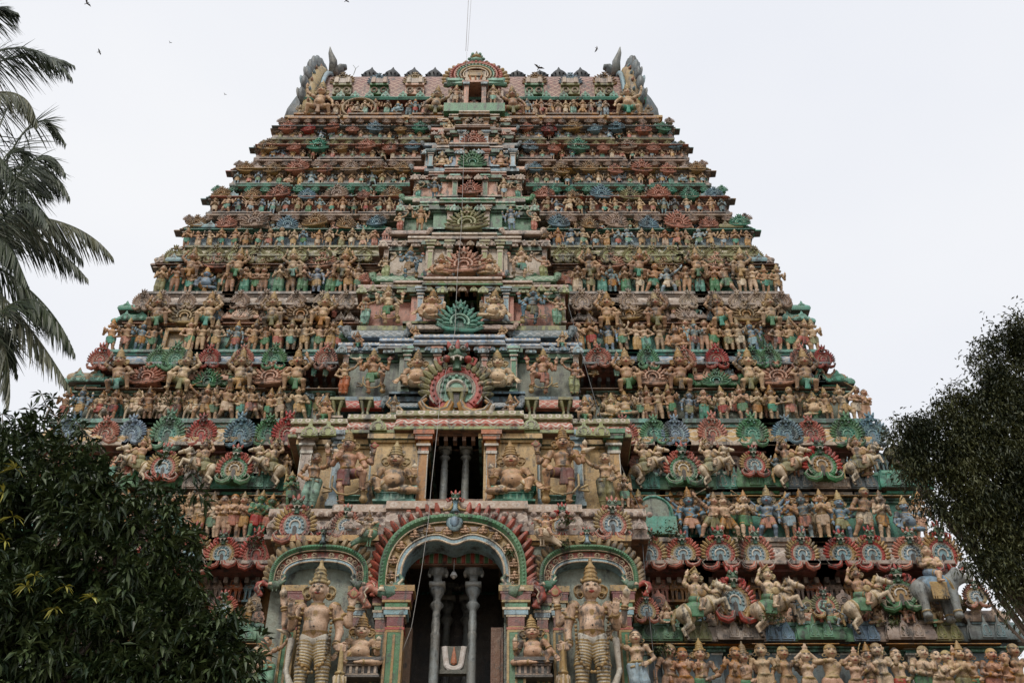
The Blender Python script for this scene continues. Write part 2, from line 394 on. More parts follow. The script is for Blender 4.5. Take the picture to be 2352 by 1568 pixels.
def figure(det=1, pel=(0, 0, .50), che=None, nec=None, hea=None, arms=(), legs=(), female=False, fat=0., crown='tall', garment='short', back=False, garland=False, sash=True, tilt=0, fangs=False, halo=True, hs=1., beard=False, fur=False):
    hs = hs*1.2; TK = 1.17
    S = SDF(); pel = A_(*pel); che = pel+(0, 0, .20) if che is None else A_(*che); nec = che+(0, 0, .115) if nec is None else A_(*nec); hea = nec+(0, -.014, .015+.07*hs) if hea is None else A_(*hea)
    sw = (.125 if female else .145)
    # trunk
    S.ell(che+(0, .0, 0), (.115 if not female else .095, .072, .10), k=.04)
    for sx in (-1, 1): S.ell(che+(sx*.052, -.048, .012), (.052, .035 if not female else .044, .042 if not female else .044), k=.02)
    mid = (pel+che)/2
    S.seg(pel+(0, 0, .03), che, .078 if not female else .062, .085 if not female else .066, k=.05)
    S.ell(mid+(0, -.02-fat*.06, -.015), (.075+fat*.09, .06+fat*.08, .06+fat*.08), k=.04)
    S.ell(pel, (.105+fat*.04, .075+fat*.02, .075), k=.04)
    if det > 1: S.ell(mid+(0, -.082-fat*.14, -.02), (.008, .01, .008), m=3, k=.002)
    S.seg(che+(0, 0, .07), nec+(0, 0, .02), .046, .036, k=.03)
    # head and face
    hx = .061*hs; S.ell(hea, (hx, hx*1.08, hx*1.28), k=.012); S.ell(hea+(0, -.012*hs, -.042*hs), (hx*.72, hx*.75, hx*.55), k=.02)
    S.ell(hea+(0, -.066*hs, -.004*hs), (.009*hs, .014*hs, .02*hs), k=.01); S.ell(hea+(0, -.072*hs, -.016*hs), (.014*hs, .011*hs, .009*hs), k=.006)
    S.ell(hea+(0, -.062*hs, -.036*hs), (.021*hs, .012*hs, .009*hs), k=.006)
    for sx in (-1, 1):
        S.ell(hea+(sx*.027*hs, -.052*hs, -.024*hs), (.019*hs,)*3, k=.015)
        S.ell(hea+(sx*.025*hs, -.059*hs, .014*hs), (.017*hs, .010*hs, .009*hs), k=.004)
        S.ell(hea+(sx*.062*hs, .0, .0), (.010*hs, .016*hs, .028*hs), k=.006)
        S.pt(hea+(sx*.0255*hs, -.066*hs, .014*hs), (.0175*hs, .03*hs, .0095*hs), 4 if det > 1 else 3); 
        if det > 1: S.pt(hea+(sx*.0255*hs, -.066*hs, .014*hs), (.0078*hs, .03*hs, .0095*hs), 3)
        S.pt(hea+(sx*.026*hs, -.06*hs, .034*hs), (.021*hs, .03*hs, .0055*hs), 3)
        S.tor(hea+(sx*.074*hs, -.006, -.045*hs), .019*hs, .0065*hs, ax=(0, 1, .0), k=.003)
    S.pt(hea+(0, -.07*hs, -.037*hs), (.020*hs, .03*hs, .0085*hs), 5)
    if fangs: [S.ell(hea+(sx*.012, -.074, -.046), (.003, .003, .007), m=4, k=.001) for sx in (-1, 1)]
    if beard or fur: S.ell(hea+(0, -.035, -.065), (.045, .035, .04), m=2 if fur else 3, k=.01)
    # crown, hair, halo
    n0 = len(S.p)
    t = hea+(0, .0, .045*hs)
    if crown == 'tall':
        S.tor(t+(0, 0, .004), .054*hs, .011*hs); S.seg(t, t+(0, .004, .10*hs), .054*hs, .036*hs, 'jewel', 2, .004); S.seg(t+(0, .004, .10*hs), t+(0, .006, .15*hs), .030*hs, .014*hs, 'jewel', 2, .003)
        for q in (.035, .07, .10): S.tor(t+(0, .003, q*hs), (.056-q*.2)*hs, .007*hs)
        S.ell(t+(0, .006, .165*hs), .014*hs, 'jewel', 2, .003); S.ell(t+(0, -.05*hs, .035*hs), (.014*hs, .012*hs, .022*hs), 'jewel', 2, .003)
    elif crown == 'cone':
        S.tor(t+(0, 0, .004), .054*hs, .011*hs); S.seg(t, t+(0, .004, .13*hs), .054*hs, .010*hs, 'jewel', 2, .004)
        for q in (.04, .075): S.tor(t+(0, .003, q*hs), (.052-q*.3)*hs, .007*hs)
    elif crown == 'bun':
        S.ell(hea+(0, .02, .02), (.066*hs, .062*hs, .078*hs), 'body', 3, .006); S.ell(t+(.0, .02, .045), (.034, .034, .028), 'body', 3, .01); S.tor(t+(0, 0, -.01), .058*hs, .006)
        S.ell(hea+(0, .07, -.02), (.04, .035, .05), 'body', 3, .01)
    elif crown == 'cap': S.ell(hea+(0, .012, .028), (.066*hs, .066*hs, .07*hs), 'jewel', 2, .006); S.tor(t+(0, -.002, -.015), .062*hs, .008)
    if halo and crown in ('tall', 'cone'):
        for sx in (-1, 1):
            S.ell(hea+(sx*.078*hs, .03, -.012), (.042*hs, .014, .055*hs), 'jewel', 2, .006); S.tor(hea+(sx*.085*hs, .012, -.005), .032*hs, .008, ax=(0, 1, 0)); S.ell(hea+(sx*.066*hs, -.01, .055*hs), (.014, .014, .022), 'jewel', 2, .004)
    for q in range(n0, len(S.p)):
        e = list(S.p[q]); e[5] = 'crown' if crown != 'bun' else 'hair'; S.p[q] = tuple(e)
    # ornaments
    S.tor(nec+(0, -.004, -.012), .05, .008, ax=(0, -.35, 1)); S.tor(che+(0, -.035, .05), .058, .008, ax=(0, -1, .75))
    S.ell(che+(0, -.083, -.005), (.013, .01, .02), 'jewel', 2, .004)
    S.tor(pel+(0, -.003, .052), .088+fat*.04, .012, ax=(0, 0, 1), k=.01); S.ell(pel+(0, -.088-fat*.03, .045), (.026, .014, .022), 'jewel', 2, .006)
    for q in range(-3, 4): S.ell(pel+(q*.024, -.085-fat*.03+abs(q)*.009, .032), (.008, .008, .012), 'jewel', 2, .003)
    if not female: S.tor(mid+(0, -.0, .02), .085+fat*.07, .0055, ax=(.55, 0, 1))
    else: S.tor(che+(0, -.005, .005), .088, .007, ax=(0, 0, 1))
    # arms: (side, elbow, wrist, handdir, [scale])
    for a in arms:
        sx, el, wr, hd = a[:4]; sh = che+(sx*sw, .0, .072); el = A_(*el); wr = A_(*wr); bk = a[4] if len(a) > 4 else 0
        if bk: sh = sh+(0, .03, 0)
        S.seg(sh, el, .043 if not female else .035, .033 if not female else .028, k=.022); S.seg(el, wr, .034 if not female else .029, .022, k=.01)
        S.ell(sh, (.045, .042, .042), k=.02)
        dr = el-sh; S.tor(sh+dr*.55, .041, .010, ax=dr); S.ell(sh+(sx*.012, -.012, .02), (.035, .03, .016), 'jewel', 2, .006)
        S.tor(wr-(wr-el)*.1, .027, .009, ax=wr-el); S.tor(wr-(wr-el)*.25, .029, .007, ax=wr-el)
        hand(S, wr, hd, det, side=sx, size=1.2)
    # legs: (side, knee, ankle, footdir)
    for L in legs:
        sx, kn, an, fd = L; hp = pel+(sx*.055, 0, -.01); kn = A_(*kn); an = A_(*an); fd = A_(*fd); fd = fd/np.linalg.norm(fd)
        S.seg(hp, kn, .070, .048, k=.03); S.seg(kn, an, .045, .030, k=.012); S.ell(kn, (.043, .043, .043), k=.015); S.ell((kn*.65+an*.35)+(0, .012, 0), (.036, .036, .055), k=.02)
        S.seg(an, an+fd*.075+(0, 0, -.016), .024, .020, k=.012); S.tor(an+(kn-an)*.1, .036, .009, ax=kn-an)
        if det > 1:
            rr = np.cross(fd, (0, 0, 1))
            for q in range(5): S.ell(an+fd*.098+rr*(q-2)*.0105+(0, 0, -.02), (.0062,)*3, k=.003)
        if garment in ('short', 'dhoti'):
            e = 1.0 if garment == 'dhoti' else .62; kk = hp+(kn-hp)*e
            S.seg(hp, kk, .080, .062, 'cloth', 1, .02); S.tor(kk, .062, .010, ax=kn-hp, k=.006)
            if garment == 'dhoti':
                S.seg(kn, an, .057, .045, 'cloth', 1, .012)
                for q in np.linspace(.12, .95, 9): S.tor(hp+(kn-hp)*q, .076-.012*q, .0065, ax=kn-hp, k=.004, part='cloth', m=2)
                for q in np.linspace(.08, .9, 8): S.tor(kn+(an-kn)*q, .058-.011*q, .0062, ax=an-kn, k=.004, part='cloth', m=2)
        elif garment == 'long':
            S.seg(hp, kn, .076, .064, 'cloth', 1, .03); S.seg(kn, an+(0, 0, .01), .062, .052, 'cloth', 1, .03)
            for q in (.3, .62): S.tor(kn+(an-kn)*q, .056, .005, ax=an-kn, part='cloth', m=1, k=.01)
    if garment != 'none':
        S.ell(pel+(0, 0, 0), (.112+fat*.04, .083+fat*.02, .07), 'cloth', 1, .03)
        if sash and garment != 'long':
            for q in (-1, 0, 1): S.seg(pel+(q*.012, -.085, .01), pel+(q*.034, -.075, -.20), .017, .022, 'cloth', 1, .008)
            S.seg(pel+(-.05, -.075, -.21), pel+(.05, -.075, -.21), .010, .010, 'cloth', 2, .004)
        if garment == 'long':
            S.seg(pel+(0, -.085, .01), pel+(0, -.06, -.34), .022, .016, 'cloth', 1, .015); S.seg(pel+(-.08, -.07, .0), pel+(.08, -.085, -.03), .012, .012, 'cloth', 2, .006)
    if garland:
        for sx in (-1, 1):
            pts = [che+(sx*.115, -.05, .07), che+(sx*.135, -.06, -.10), pel+(sx*.13, -.07, -.03), pel+(sx*.11, -.09, -.20), pel+(0, -.1, -.30)]
            for a, b in zip(pts[:-1], pts[1:]):
                n = 4
                for q in range(n): S.ell(a+(b-a)*(q+.5)/n, (.014, .012, .014), 'jewel', 2, .003)
    return S
def mace(S, x, y, z0, z1):
    S.seg((x, y, z1), (x, y, z0+(z1-z0)*.45), .014, .026, 'mace', 2, .004)
    S.tor((x, y, z0+(z1-z0)*.45), .032, .012, part='mace'); S.ell((x, y, z0+(z1-z0)*.24), (.055, .055, (z1-z0)*.2), 'mace', 2, .01)
    for q in range(8):
        a = q*math.pi/4; S.seg((x+.05*math.cos(a), y+.05*math.sin(a), z0+(z1-z0)*.38), (x+.05*math.cos(a), y+.05*math.sin(a), z0+(z1-z0)*.12), .009, .009, 'mace', 4, .004)
    S.ell((x, y, z0+.02), (.045, .045, .02), 'mace', 2, .006)
def conch(S, p, m=4): S.ell(p+A_(0, 0, .04), (.034, .024, .034), 'conch', m, .01); S.seg(p, p+A_(0, 0, .04), .008, .02, 'conch', m, .01); S.ell(p+A_(0, 0, .078), (.013, .013, .016), 'conch', m, .01)
def wheel(S, p): S.ell(p+A_(0, 0, .035), (.034, .012, .034), 'wheel', 2, .004); S.tor(p+A_(0, 0, .035), .033, .009, ax=(0, 1, 0), part='wheel', m=5); [S.ell(p+A_(x, 0, z), (.014, .008, .014), 'wheel', 5, .003) for x, z in ((0, .08), (-.045, .035), (.045, .035))]
STL = (( -1, (-.07, -.02, .27), (-.075, .0, .045), (-.25, -1, 0)), (1, (.07, -.02, .27), (.075, .0, .045), (.25, -1, 0)))
def arm_down(s, x=.02): return (s, (s*(.185+x), .0, .585), (s*(.185+x), -.05, .44), (0, -.2, -1))
def arm_hip(s): return (s, (s*.25, .01, .60), (s*.13, -.06, .535), (-s*.7, -.3, -.3))
def arm_bless(s): return (s, (s*.21, -.01, .60), (s*.19, -.12, .69), (0, -.1, 1))
def arm_up(s, o=0.): return (s, (s*(.27+o), .0, .80), (s*(.22+o), -.02, .95), (0, 0, 1))
def arm_back(s): return (s, (s*.265, .03, .64), (s*.285, .0, .79), (s*.15, 0, 1), 1)
ARCH = {}
def reg(name, S, h, parts=(('body', ('body', 'jewel')), ('garment', ('cloth',)), ('crown', ('crown',)), ('hair', ('hair',)), ('conch', ('conch',)), ('wheel', ('wheel',)), ('mace', ('mace',)), ('emblem', ('prop',)), ('shield', ('shield',)), ('rider', ('rider', 'riderjewel')), ('rider_crown', ('rcrown',)), ('rider_cloth', ('rcloth',))), disp=None):
    ARCH[name] = dict(S=S, h=h, spec=parts, H=1.0, disp=disp, cache={})
def build_archetypes():
    hS = 1/78.
    # ---- small and middling statues
    reg('relax', figure(arms=(arm_hip(-1), arm_bless(1)), legs=STL), hS)
    reg('pray', figure(arms=((-1, (-.17, -.03, .58), (-.035, -.14, .66), (.5, -.1, 1)), (1, (.17, -.03, .58), (.035, -.14, .66), (-.5, -.1, 1))), legs=STL, crown='cone'), hS)
    reg('praylong', figure(female=True, garment='long', arms=((-1, (-.17, -.03, .58), (-.035, -.14, .66), (.5, -.1, 1)), (1, (.17, -.03, .58), (.035, -.14, .66), (-.5, -.1, 1))), legs=STL, crown='bun'), hS)
    reg('lady', figure(female=True, garment='long', pel=(.02, 0, .5), che=(-.01, 0, .70), arms=(arm_up(-1), arm_hip(1)), legs=((-1, (-.05, -.02, .27), (-.04, .0, .045), (-.2, -1, 0)), (1, (.08, -.03, .27), (.07, .0, .045), (.3, -1, 0))), crown='bun'), hS)
    reg('nude', figure(female=True, garment='none', pel=(.015, 0, .5), che=(-.01, 0, .70), arms=((-1, (-.16, -.02, .86), (-.03, -.03, 1.0), (.3, 0, 1)), (1, (.15, -.02, .87), (.0, -.03, 1.0), (-.2, 0, 1))), legs=STL, crown='cap'), hS)
    reg('nude2', figure(female=True, garment='none', pel=(-.015, 0, .5), che=(.01, 0, .70), arms=(arm_bless(-1), arm_down(1)), legs=STL, crown='cap'), hS)
    S = figure(arms=(arm_back(-1), arm_back(1), arm_bless(-1), arm_down(1)), legs=STL, garland=True, hs=1.05); wheel(S, A_(-.29, -.02, .83)); conch(S, A_(.29, -.02, .84)); reg('fourarm', S, hS)
    S = figure(arms=tuple((s, (s*(.24+.02*i), .03, .80-.10*i), (s*(.36-.01*i), -.03, .93-.17*i), (s*.6, 0, .7)) for s in (-1, 1) for i in range(3))+(arm_hip(1), arm_down(-1)), pel=(0, 0, .46), legs=((-1, (-.13, -.05, .26), (-.12, .0, .045), (-.4, -1, 0)), (1, (.13, -.05, .26), (.16, .0, .045), (.5, -1, 0))), hs=1.25, fur=True); reg('manyarm', S, hS)
    S = figure(pel=(0, 0, .44), che=(.04, 0, .64), arms=((-1, (-.20, -.03, .78), (-.33, -.06, .90), (-.4, 0, 1)), (1, (.2, -.02, .58), (.24, -.1, .50), (0, -1, -.3))), legs=((-1, (-.17, -.05, .25), (-.2, .0, .045), (-.5, -1, 0)), (1, (.14, -.05, .24), (.20, .0, .045), (.5, -1, 0))), crown='cone')
    S.seg((-.35, -.06, .92), (-.12, -.08, 1.08), .012, .016, 'prop', 2, .003); reg('sword', S, hS)
    S = figure(pel=(0, 0, .44), che=(-.03, 0, .64), arms=((-1, (-.22, -.04, .66), (-.36, -.08, .72), (-1, 0, .1)), (1, (.19, -.02, .70), (.05, -.1, .71), (-1, 0, 0))), legs=((-1, (-.16, -.05, .25), (-.24, .0, .045), (-.8, -1, 0)), (1, (.10, -.05, .22), (.20, .0, .045), (.5, -1, 0))), crown='cap')
    for q in range(8):
        a = -1.2+q*.3; b = a+.3; S.seg((-.40+.09*math.cos(a)-.05, -.08, .72+.26*math.sin(a)), (-.40+.09*math.cos(b)-.05, -.08, .72+.26*math.sin(b)), .01, .01, 'prop', 2, .003)
    reg('archer', S, hS)
    reg('dance', figure(pel=(0, 0, .46), che=(-.02, 0, .66), arms=(arm_up(-1), (1, (.24, -.02, .68), (.30, -.08, .58), (.7, 0, -.5))), legs=((-1, (-.10, -.06, .25), (-.03, .0, .045), (-.3, -1, 0)), (1, (.22, -.08, .36), (.14, -.08, .18), (.5, -.6, -.4)))), hS)
    reg('stride', figure(pel=(.0, 0, .47), che=(.03, 0, .67), arms=((-1, (-.21, -.0, .55), (-.10, -.1, .52), (1, -.2, 0)), (1, (.22, -.02, .58), (.30, -.06, .68), (.3, 0, 1))), legs=((-1, (-.12, -.06, .27), (-.19, .0, .045), (-.5, -1, 0)), (1, (.07, -.05, .25), (.15, .03, .045), (.3, -1, 0))), crown='cap'), hS)
    SLEG = ((-1, (-.20, -.09, .075), (-.02, -.15, .045), (1, -.2, 0)), (1, (.20, -.09, .075), (.03, -.13, .06), (-1, -.2, 0)))
    off = -.36
    def sh(a): return (a[0], (a[1][0], a[1][1], a[1][2]+off), (a[2][0], a[2][1], a[2][2]+off), a[3])+tuple(a[4:])
    reg('sit', figure(pel=(0, 0, .14), arms=tuple(sh(a) for a in (arm_back(-1), arm_back(1), arm_bless(-1), (1, (.2, -.02, .56), (.17, -.1, .47), (-.3, -1, 0)))), legs=SLEG, fat=.25), hS)
    reg('sitfat', figure(pel=(0, 0, .14), arms=tuple(sh(a) for a in ((-1, (-.22, -.02, .58), (-.22, -.1, .46), (-.3, -1, -.5)), arm_bless(1))), legs=((-1, (-.19, -.11, .22), (-.17, -.12, .045), (-.2, -1, 0)), SLEG[1]), fat=.6), hS)
    reg('atlas', figure(pel=(0, 0, .27), che=(-.015, 0, .48), hs=1.18, arms=((-1, (-.26, -.02, .66), (-.17, -.04, .80), (.1, 0, 1)), (1, (.25, -.02, .42), (.14, -.1, .36), (-.6, -.4, 0))), legs=((-1, (-.15, -.13, .20), (-.14, -.03, .03), (-.3, -1, 0)), (1, (.18, -.14, .32), (.19, -.08, .05), (.3, -1, 0))), fat=.25), hS)
    ARCH['atlas']['H'] = .82
    reg('bigatlas', figure(pel=(0, 0, .27), che=(0, 0, .50), hs=1.2, arms=((-1, (-.29, -.02, .66), (-.33, -.04, .82), (0, 0, 1)), (1, (.27, -.02, .44), (.30, -.08, .30), (.2, -.4, -1))), legs=((-1, (-.22, -.12, .22), (-.25, -.03, .03), (-.3, -1, 0)), (1, (.22, -.12, .22), (.25, -.03, .03), (.3, -1, 0))), fat=.5), hS); ARCH['bigatlas']['H'] = .82
    for n in ('sit', 'sitfat'): ARCH[n]['H'] = .66
    S = figure(pel=(-.08, 0, .5), che=(-.06, 0, .70), arms=((-1, (-.25, -.03, .6), (-.14, -.12, .56), (1, 0, .1)), (1, (.13, -.08, .6), (.16, -.12, .64), (.5, 0, .2))), legs=((-1, (-.15, -.02, .27), (-.15, .0, .045), (-.3, -1, 0)), (1, (-.02, -.02, .27), (.0, .0, .045), (0, -1, 0))), crown='cap')
    T = figure(female=True, pel=(.13, -.01, .47), che=(.13, 0, .66), garment='none', arms=((-1, (-.01, -.09, .58), (-.04, -.13, .66), (-.5, 0, .3)), (1, (.26, -.03, .57), (.14, -.12, .55), (-1, 0, .1))), legs=((-1, (.08, -.02, .26), (.09, .0, .045), (0, -1, 0)), (1, (.2, -.02, .26), (.2, .0, .045), (.2, -1, 0))), crown='bun')
    S.p += T.p; S.paint += T.paint; reg('couple', S, hS)
    # ---- the big door guardians, five fingers and painted faces
    hL = 1/165.
    S = figure(det=2, arms=(arm_back(-1), arm_back(1), (-1, (-.205, -.02, .60), (-.19, -.13, .68), (-.1, -.2, 1)), (1, (.20, .0, .57), (.19, -.08, .42), (1, -.3, -.25))), legs=((-1, (-.085, -.02, .27), (-.09, .0, .04), (-.4, -1, 0)), (1, (.085, -.02, .27), (.09, .0, .04), (.4, -1, 0))), garment='dhoti', garland=True, fangs=True, fat=.3, sash=False)
    conch(S, A_(-.30, -.02, .85)); wheel(S, A_(.30, -.02, .85)); mace(S, .245, -.10, .02, .42)
    S.seg((-.20, .02, .5), (-.22, .02, .25), .03, .02, 'cloth', 1, .02); S.seg((-.22, .02, .25), (-.17, .02, .12), .02, .035, 'cloth', 1, .02); S.seg((-.17, .02, .12), (-.22, .02, .07), .02, .015, 'cloth', 2, .02)
    reg('guardian', S, hL)
    kn = ((-1, (-.10, -.03, .26), (-.07, .0, .045), (-.4, -1, 0)), (1, (.19, -.12, .42), (.17, -.06, .20), (.5, -.8, 0)))
    S = figure(det=2, pel=(-.02, 0, .48), che=(-.03, 0, .68), arms=(arm_back(-1), arm_back(1), (-1, (-.21, -.03, .60), (-.13, -.13, .67), (.4, -.2, 1)), (1, (.20, -.04, .56), (.15, -.13, .50), (-.2, -.8, -.8))), legs=kn, garment='short', garland=False, fat=.12)
    conch(S, A_(-.30, -.02, .85)); wheel(S, A_(.30, -.02, .85))
    S.seg((.20, -.06, .165), (.20, -.05, .08), .045, .028, 'prop', 2, .006); S.ell((.20, -.05, .06), (.055, .05, .055), 'prop', 2, .02); S.tor((.20, -.06, .17), .045, .010, part='prop')
    pts = [(-.20, -.03, .42), (-.20, -.06, .25), (-.12, -.09, .14), (0, -.1, .11), (.1, -.09, .14), (.15, -.07, .2)]
    for a, b in zip(pts[:-1], pts[1:]): S.seg(a, b, .014, .014, 'cloth', 2, .006)
    S.seg((-.20, -.03, .22), (-.30, -.02, .27), .01, .02, 'cloth', 2, .01); S.seg((-.20, -.03, .2), (-.31, -.02, .19), .01, .02, 'cloth', 2, .01)
    reg('stamper', S, hL)
    G = figure(det=2, pel=(0, 0, .14), arms=tuple(sh(a) for a in ((-1, (-.24, -.02, .58), (-.27, -.12, .50), (-.4, -.4, -1)), (1, (.21, -.01, .58), (.22, -.11, .66), (0, -.2, 1)))), legs=((-1, (-.19, -.12, .20), (-.15, -.13, .04), (-.2, -1, 0)), (1, (.24, -.10, .07), (.05, -.17, .045), (-1, -.3, 0))), fat=.58, hs=1.12, garment='short', sash=False)
    conch(G, A_(.22, -.12, .38)); reg('dwarf', G, hL); ARCH['dwarf']['H'] = .66
    F_ = figure(det=2, female=True, garment='long', pel=(.02, 0, .5), che=(-.01, 0, .70), arms=((-1, (-.23, .0, .60), (-.13, -.07, .52), (.6, -.3, -.2)), (1, (.23, -.01, .82), (.32, -.03, .93), (.3, 0, 1))), legs=((-1, (-.07, -.02, .27), (-.06, .0, .045), (-.2, -1, 0)), (1, (.07, -.04, .27), (.05, .0, .045), (.3, -1, 0))), crown='bun')
    F_.seg((.345, -.04, .97), (.30, -.04, 1.06), .018, .05, 'prop', 4, .02); F_.seg((.30, -.04, 1.06), (.14, -.04, 1.12), .05, .012, 'prop', 4, .02)
    reg('flywhisk', F_, 1/120.)
    # ---- animals
    def horse(rider=True, calf=False):
        S = SDF(); B = 'body'
        if not calf: S.seg((-.20, 0, .42), (.14, -.02, .60), .15, .13, k=.06, m=4); ch = A_(.14, -.02, .60)
        else: S.seg((-.20, 0, .48), (.2, 0, .52), .13, .12, k=.06, m=4); ch = A_(.2, 0, .52)
        S.ell((-.24, 0, .42), (.15, .13, .15), k=.05, m=4)
        n1 = ch+(.15, -.03, .22); hd = n1+(.02, -.04, .07)
        S.seg(ch+(.02, 0, .03), n1, .11, .065, k=.05, m=4); S.seg(hd+(-.02, 0, .01), hd+(.16, -.06, -.07), .062, .036, k=.02, m=4); S.ell(hd+(.0, 0, 0), (.07, .05, .065), k=.02, m=4); S.ell(hd+(.165, -.06, -.078), (.034, .036, .033), k=.01, m=4)
        for s in (-1, 1): S.seg(hd+(-.03, s*.03, .05), hd+(-.04, s*.04, .12), .02, .007, k=.01, m=4); S.pt(hd+(.04, s*.055, .02), (.02, .03, .014), 3)
        for q in range(7): a = hd+(n1-hd)*0+(ch-hd)*(q/6.)+(-.075, 0, .06); S.ell(a, (.035, .028, .04), B, 2, .01)
        if not calf:
            S.seg(ch+(.06, -.08, -.02), ch+(.24, -.1, .06), .05, .035, k=.03, m=4); S.seg(ch+(.24, -.1, .06), ch+(.30, -.1, -.10), .034, .024, k=.01, m=4); S.ell(ch+(.31, -.1, -.13), (.03, .03, .022), m=3, k=.005)
            S.seg(ch+(.06, .06, -.02), ch+(.20, .06, -.03), .05, .035, k=.03, m=4); S.seg(ch+(.20, .06, -.03), ch+(.22, .06, -.18), .034, .024, k=.01, m=4); S.ell(ch+(.23, .06, -.2), (.03, .03, .022), m=3, k=.005)
        else:
            for s, x in ((-1, .24), (1, .16)): S.seg((x-.02, s*.07, .45), (x, s*.07, .24), .05, .034, k=.02, m=4); S.seg((x, s*.07, .24), (x, s*.07, .04), .032, .026, k=.01, m=4); S.ell((x+.01, s*.07, .03), (.034, .03, .026), m=3, k=.005)
        for s, x in ((-1, -.26), (1, -.20)):
            S.seg((x, s*.07, .38), (x+.08, s*.07, .24), .085, .045, k=.03, m=4); S.seg((x+.08, s*.07, .24), (x-.03, s*.07, .13), .042, .03, k=.01, m=4); S.seg((x-.03, s*.07, .13), (x+.01, s*.07, .03), .03, .026, k=.01, m=4); S.ell((x+.02, s*.07, .025), (.034, .03, .024), m=3, k=.005)
        S.seg((-.38, 0, .46), (-.44, 0, .30), .04, .03, B, 2, .03); S.seg((-.44, 0, .30), (-.42, 0, .14), .035, .02, B, 2, .03)
        S.seg((-.14, 0, .46), (.06, -.01, .57), .155, .142, 'cloth', 1, .03); S.box((-.06, -.145, .42), (.09, .012, .09), 'cloth', 1, .02); S.tor(ch+(.02, 0, -.02), .135, .014, ax=(1, 0, .5)); S.tor((-.2, 0, .42), .16, .012, ax=(1, 0, .5))
        S.tor(hd+(.09, -.035, -.03), .052, .009, ax=(1, -.35, -.4)); S.tor(n1+(-.02, 0, -.05), .08, .012, ax=(.5, 0, 1)); S.tor(n1+(-.05, 0, -.11), .095, .012, ax=(.5, 0, 1))
        if rider:
            R = figure(pel=(-.05, -.03, .66), che=(-.06, -.03, .83), hs=.95, arms=((-1, (-.24, -.03, .93), (-.20, -.06, 1.06), (.3, 0, 1)), (1, (.10, -.12, .82), (.16, -.14, .76), (1, 0, 0))), legs=((-1, (.04, -.17, .60), (-.02, -.19, .44), (.8, -.6, 0)), (1, (.06, .10, .6), (.04, .14, .5), (1, 0, 0))), crown='cone', sash=False)
            S.p += [tuple(list(e[:5])+[dict(body='rider', jewel='rider', crown='rcrown', hair='rcrown', cloth='rcloth').get(e[5], e[5])]+list(e[6:])) for e in R.p]; S.paint += R.paint; S.seg((-.20, -.06, 1.08), (-.06, -.1, 1.2), .013, .016, 'prop', 2, .004)
            S.ell((.02, -.21, .70), (.07, .02, .07), 'shield', 2, .006)
        return S
    reg('rider', horse(), 1/80.); reg('calf', horse(True, True), 1/80.)
    S = SDF(); S.seg((-.25, 0, .52), (.15, 0, .56), .19, .18, k=.08, m=4); S.ell((-.28, 0, .50), (.17, .16, .18), k=.06, m=4)
    for s, x in ((-1, -.30), (1, -.24), (-1, .20), (1, .12)): S.seg((x, s*.09, .42), (x+.01, s*.09, .06), .085, .062, k=.04, m=4); S.ell((x+.02, s*.09, .045), (.075, .07, .045), k=.02, m=4); S.tor((x+.01, s*.09, .12), .068, .012)
    hd = A_(.34, -.03, .74); S.seg((.18, 0, .62), hd, .15, .12, k=.06, m=4); S.ell(hd, (.13, .12, .14), k=.04, m=4); S.ell(hd+(-.02, -.06, .10), (.06, .05, .05), k=.03, m=4); S.ell(hd+(-.08, -.14, -.02), (.05, .02, .11), k=.01, m=4)
    tr = [hd+(.09, 0, -.03), hd+(.19, 0, -.02), hd+(.27, 0, .08), hd+(.25, 0, .20), hd+(.16, 0, .24), hd+(.1, 0, .18)]
    for a, b, r in zip(tr[:-1], tr[1:], (.075, .062, .052, .044, .036)): S.seg(a, b, r, r*.85, k=.03, m=4)
    for s in (-1, 1): S.seg(hd+(.1, s*.06, -.06), hd+(.22, s*.07, -.07), .018, .01, m=4, k=.004); S.pt(hd+(.08, s*.1, .04), (.018, .03, .012), 3)
    S.seg((-.45, 0, .56), (-.47, 0, .25), .02, .012, k=.02, m=4)
    S.seg((-.18, 0, .56), (.1, 0, .585), .20, .192, 'cloth', 1, .03); S.box((-.04, -.19, .46), (.13, .014, .12), 'cloth', 2, .02); [S.seg((-.16+.035*q, -.2, .35), (-.16+.035*q, -.2, .29), .014, .014, 'cloth', 2, .006) for q in range(8)]
    S.tor((.16, 0, .58), .185, .02, ax=(1, 0, .4))
    R = figure(pel=(-.05, -.03, .83), che=(-.05, -.03, .99), hs=.95, arms=((-1, (-.2, -.08, .93), (-.08, -.17, .93), (1, 0, 0)), (1, (.12, -.1, .92), (.06, -.17, .9), (-1, 0, 0))), legs=((-1, (.02, -.19, .74), (-.02, -.22, .6), (.8, -.6, 0)), (1, (.06, .15, .7), (.04, .2, .6), (1, 0, 0))), crown='bun', sash=False); S.p += [tuple(list(e[:5])+[dict(body='rider', jewel='rider', crown='rcrown', hair='rcrown', cloth='rcloth').get(e[5], e[5])]+list(e[6:])) for e in R.p]; S.paint += R.paint
    reg('elephant', S, 1/80.)
    def bird(beak):
        S = SDF(); S.ell((0, 0, .34), (.24, .15, .15), k=.05, rot=rotm('Y', -28), m=1); S.seg((.14, 0, .42), (.17, -.01, .66), .10, .065, k=.05, m=1); S.ell((.18, -.01, .69), (.085, .07, .08), k=.03, m=1)
        S.seg((.24, -.01, .69), (.31, -.01, .65), .028, .01, m=5, k=.006); S.seg((.30, -.01, .66), (.29, -.01, .61), .013, .006, m=5, k=.004); S.pt((.20, -.075, .70), (.018, .03, .015), 3)
        S.seg((-.16, 0, .26), (-.42, 0, .12), .09, .035, k=.05, m=1); S.seg((-.16, -.02, .22), (-.40, -.02, .04), .06, .03, k=.03, m=1)
        S.ell((-.04, -.13, .36), (.18, .035, .10), k=.01, rot=rotm('Y', -28), m=1)
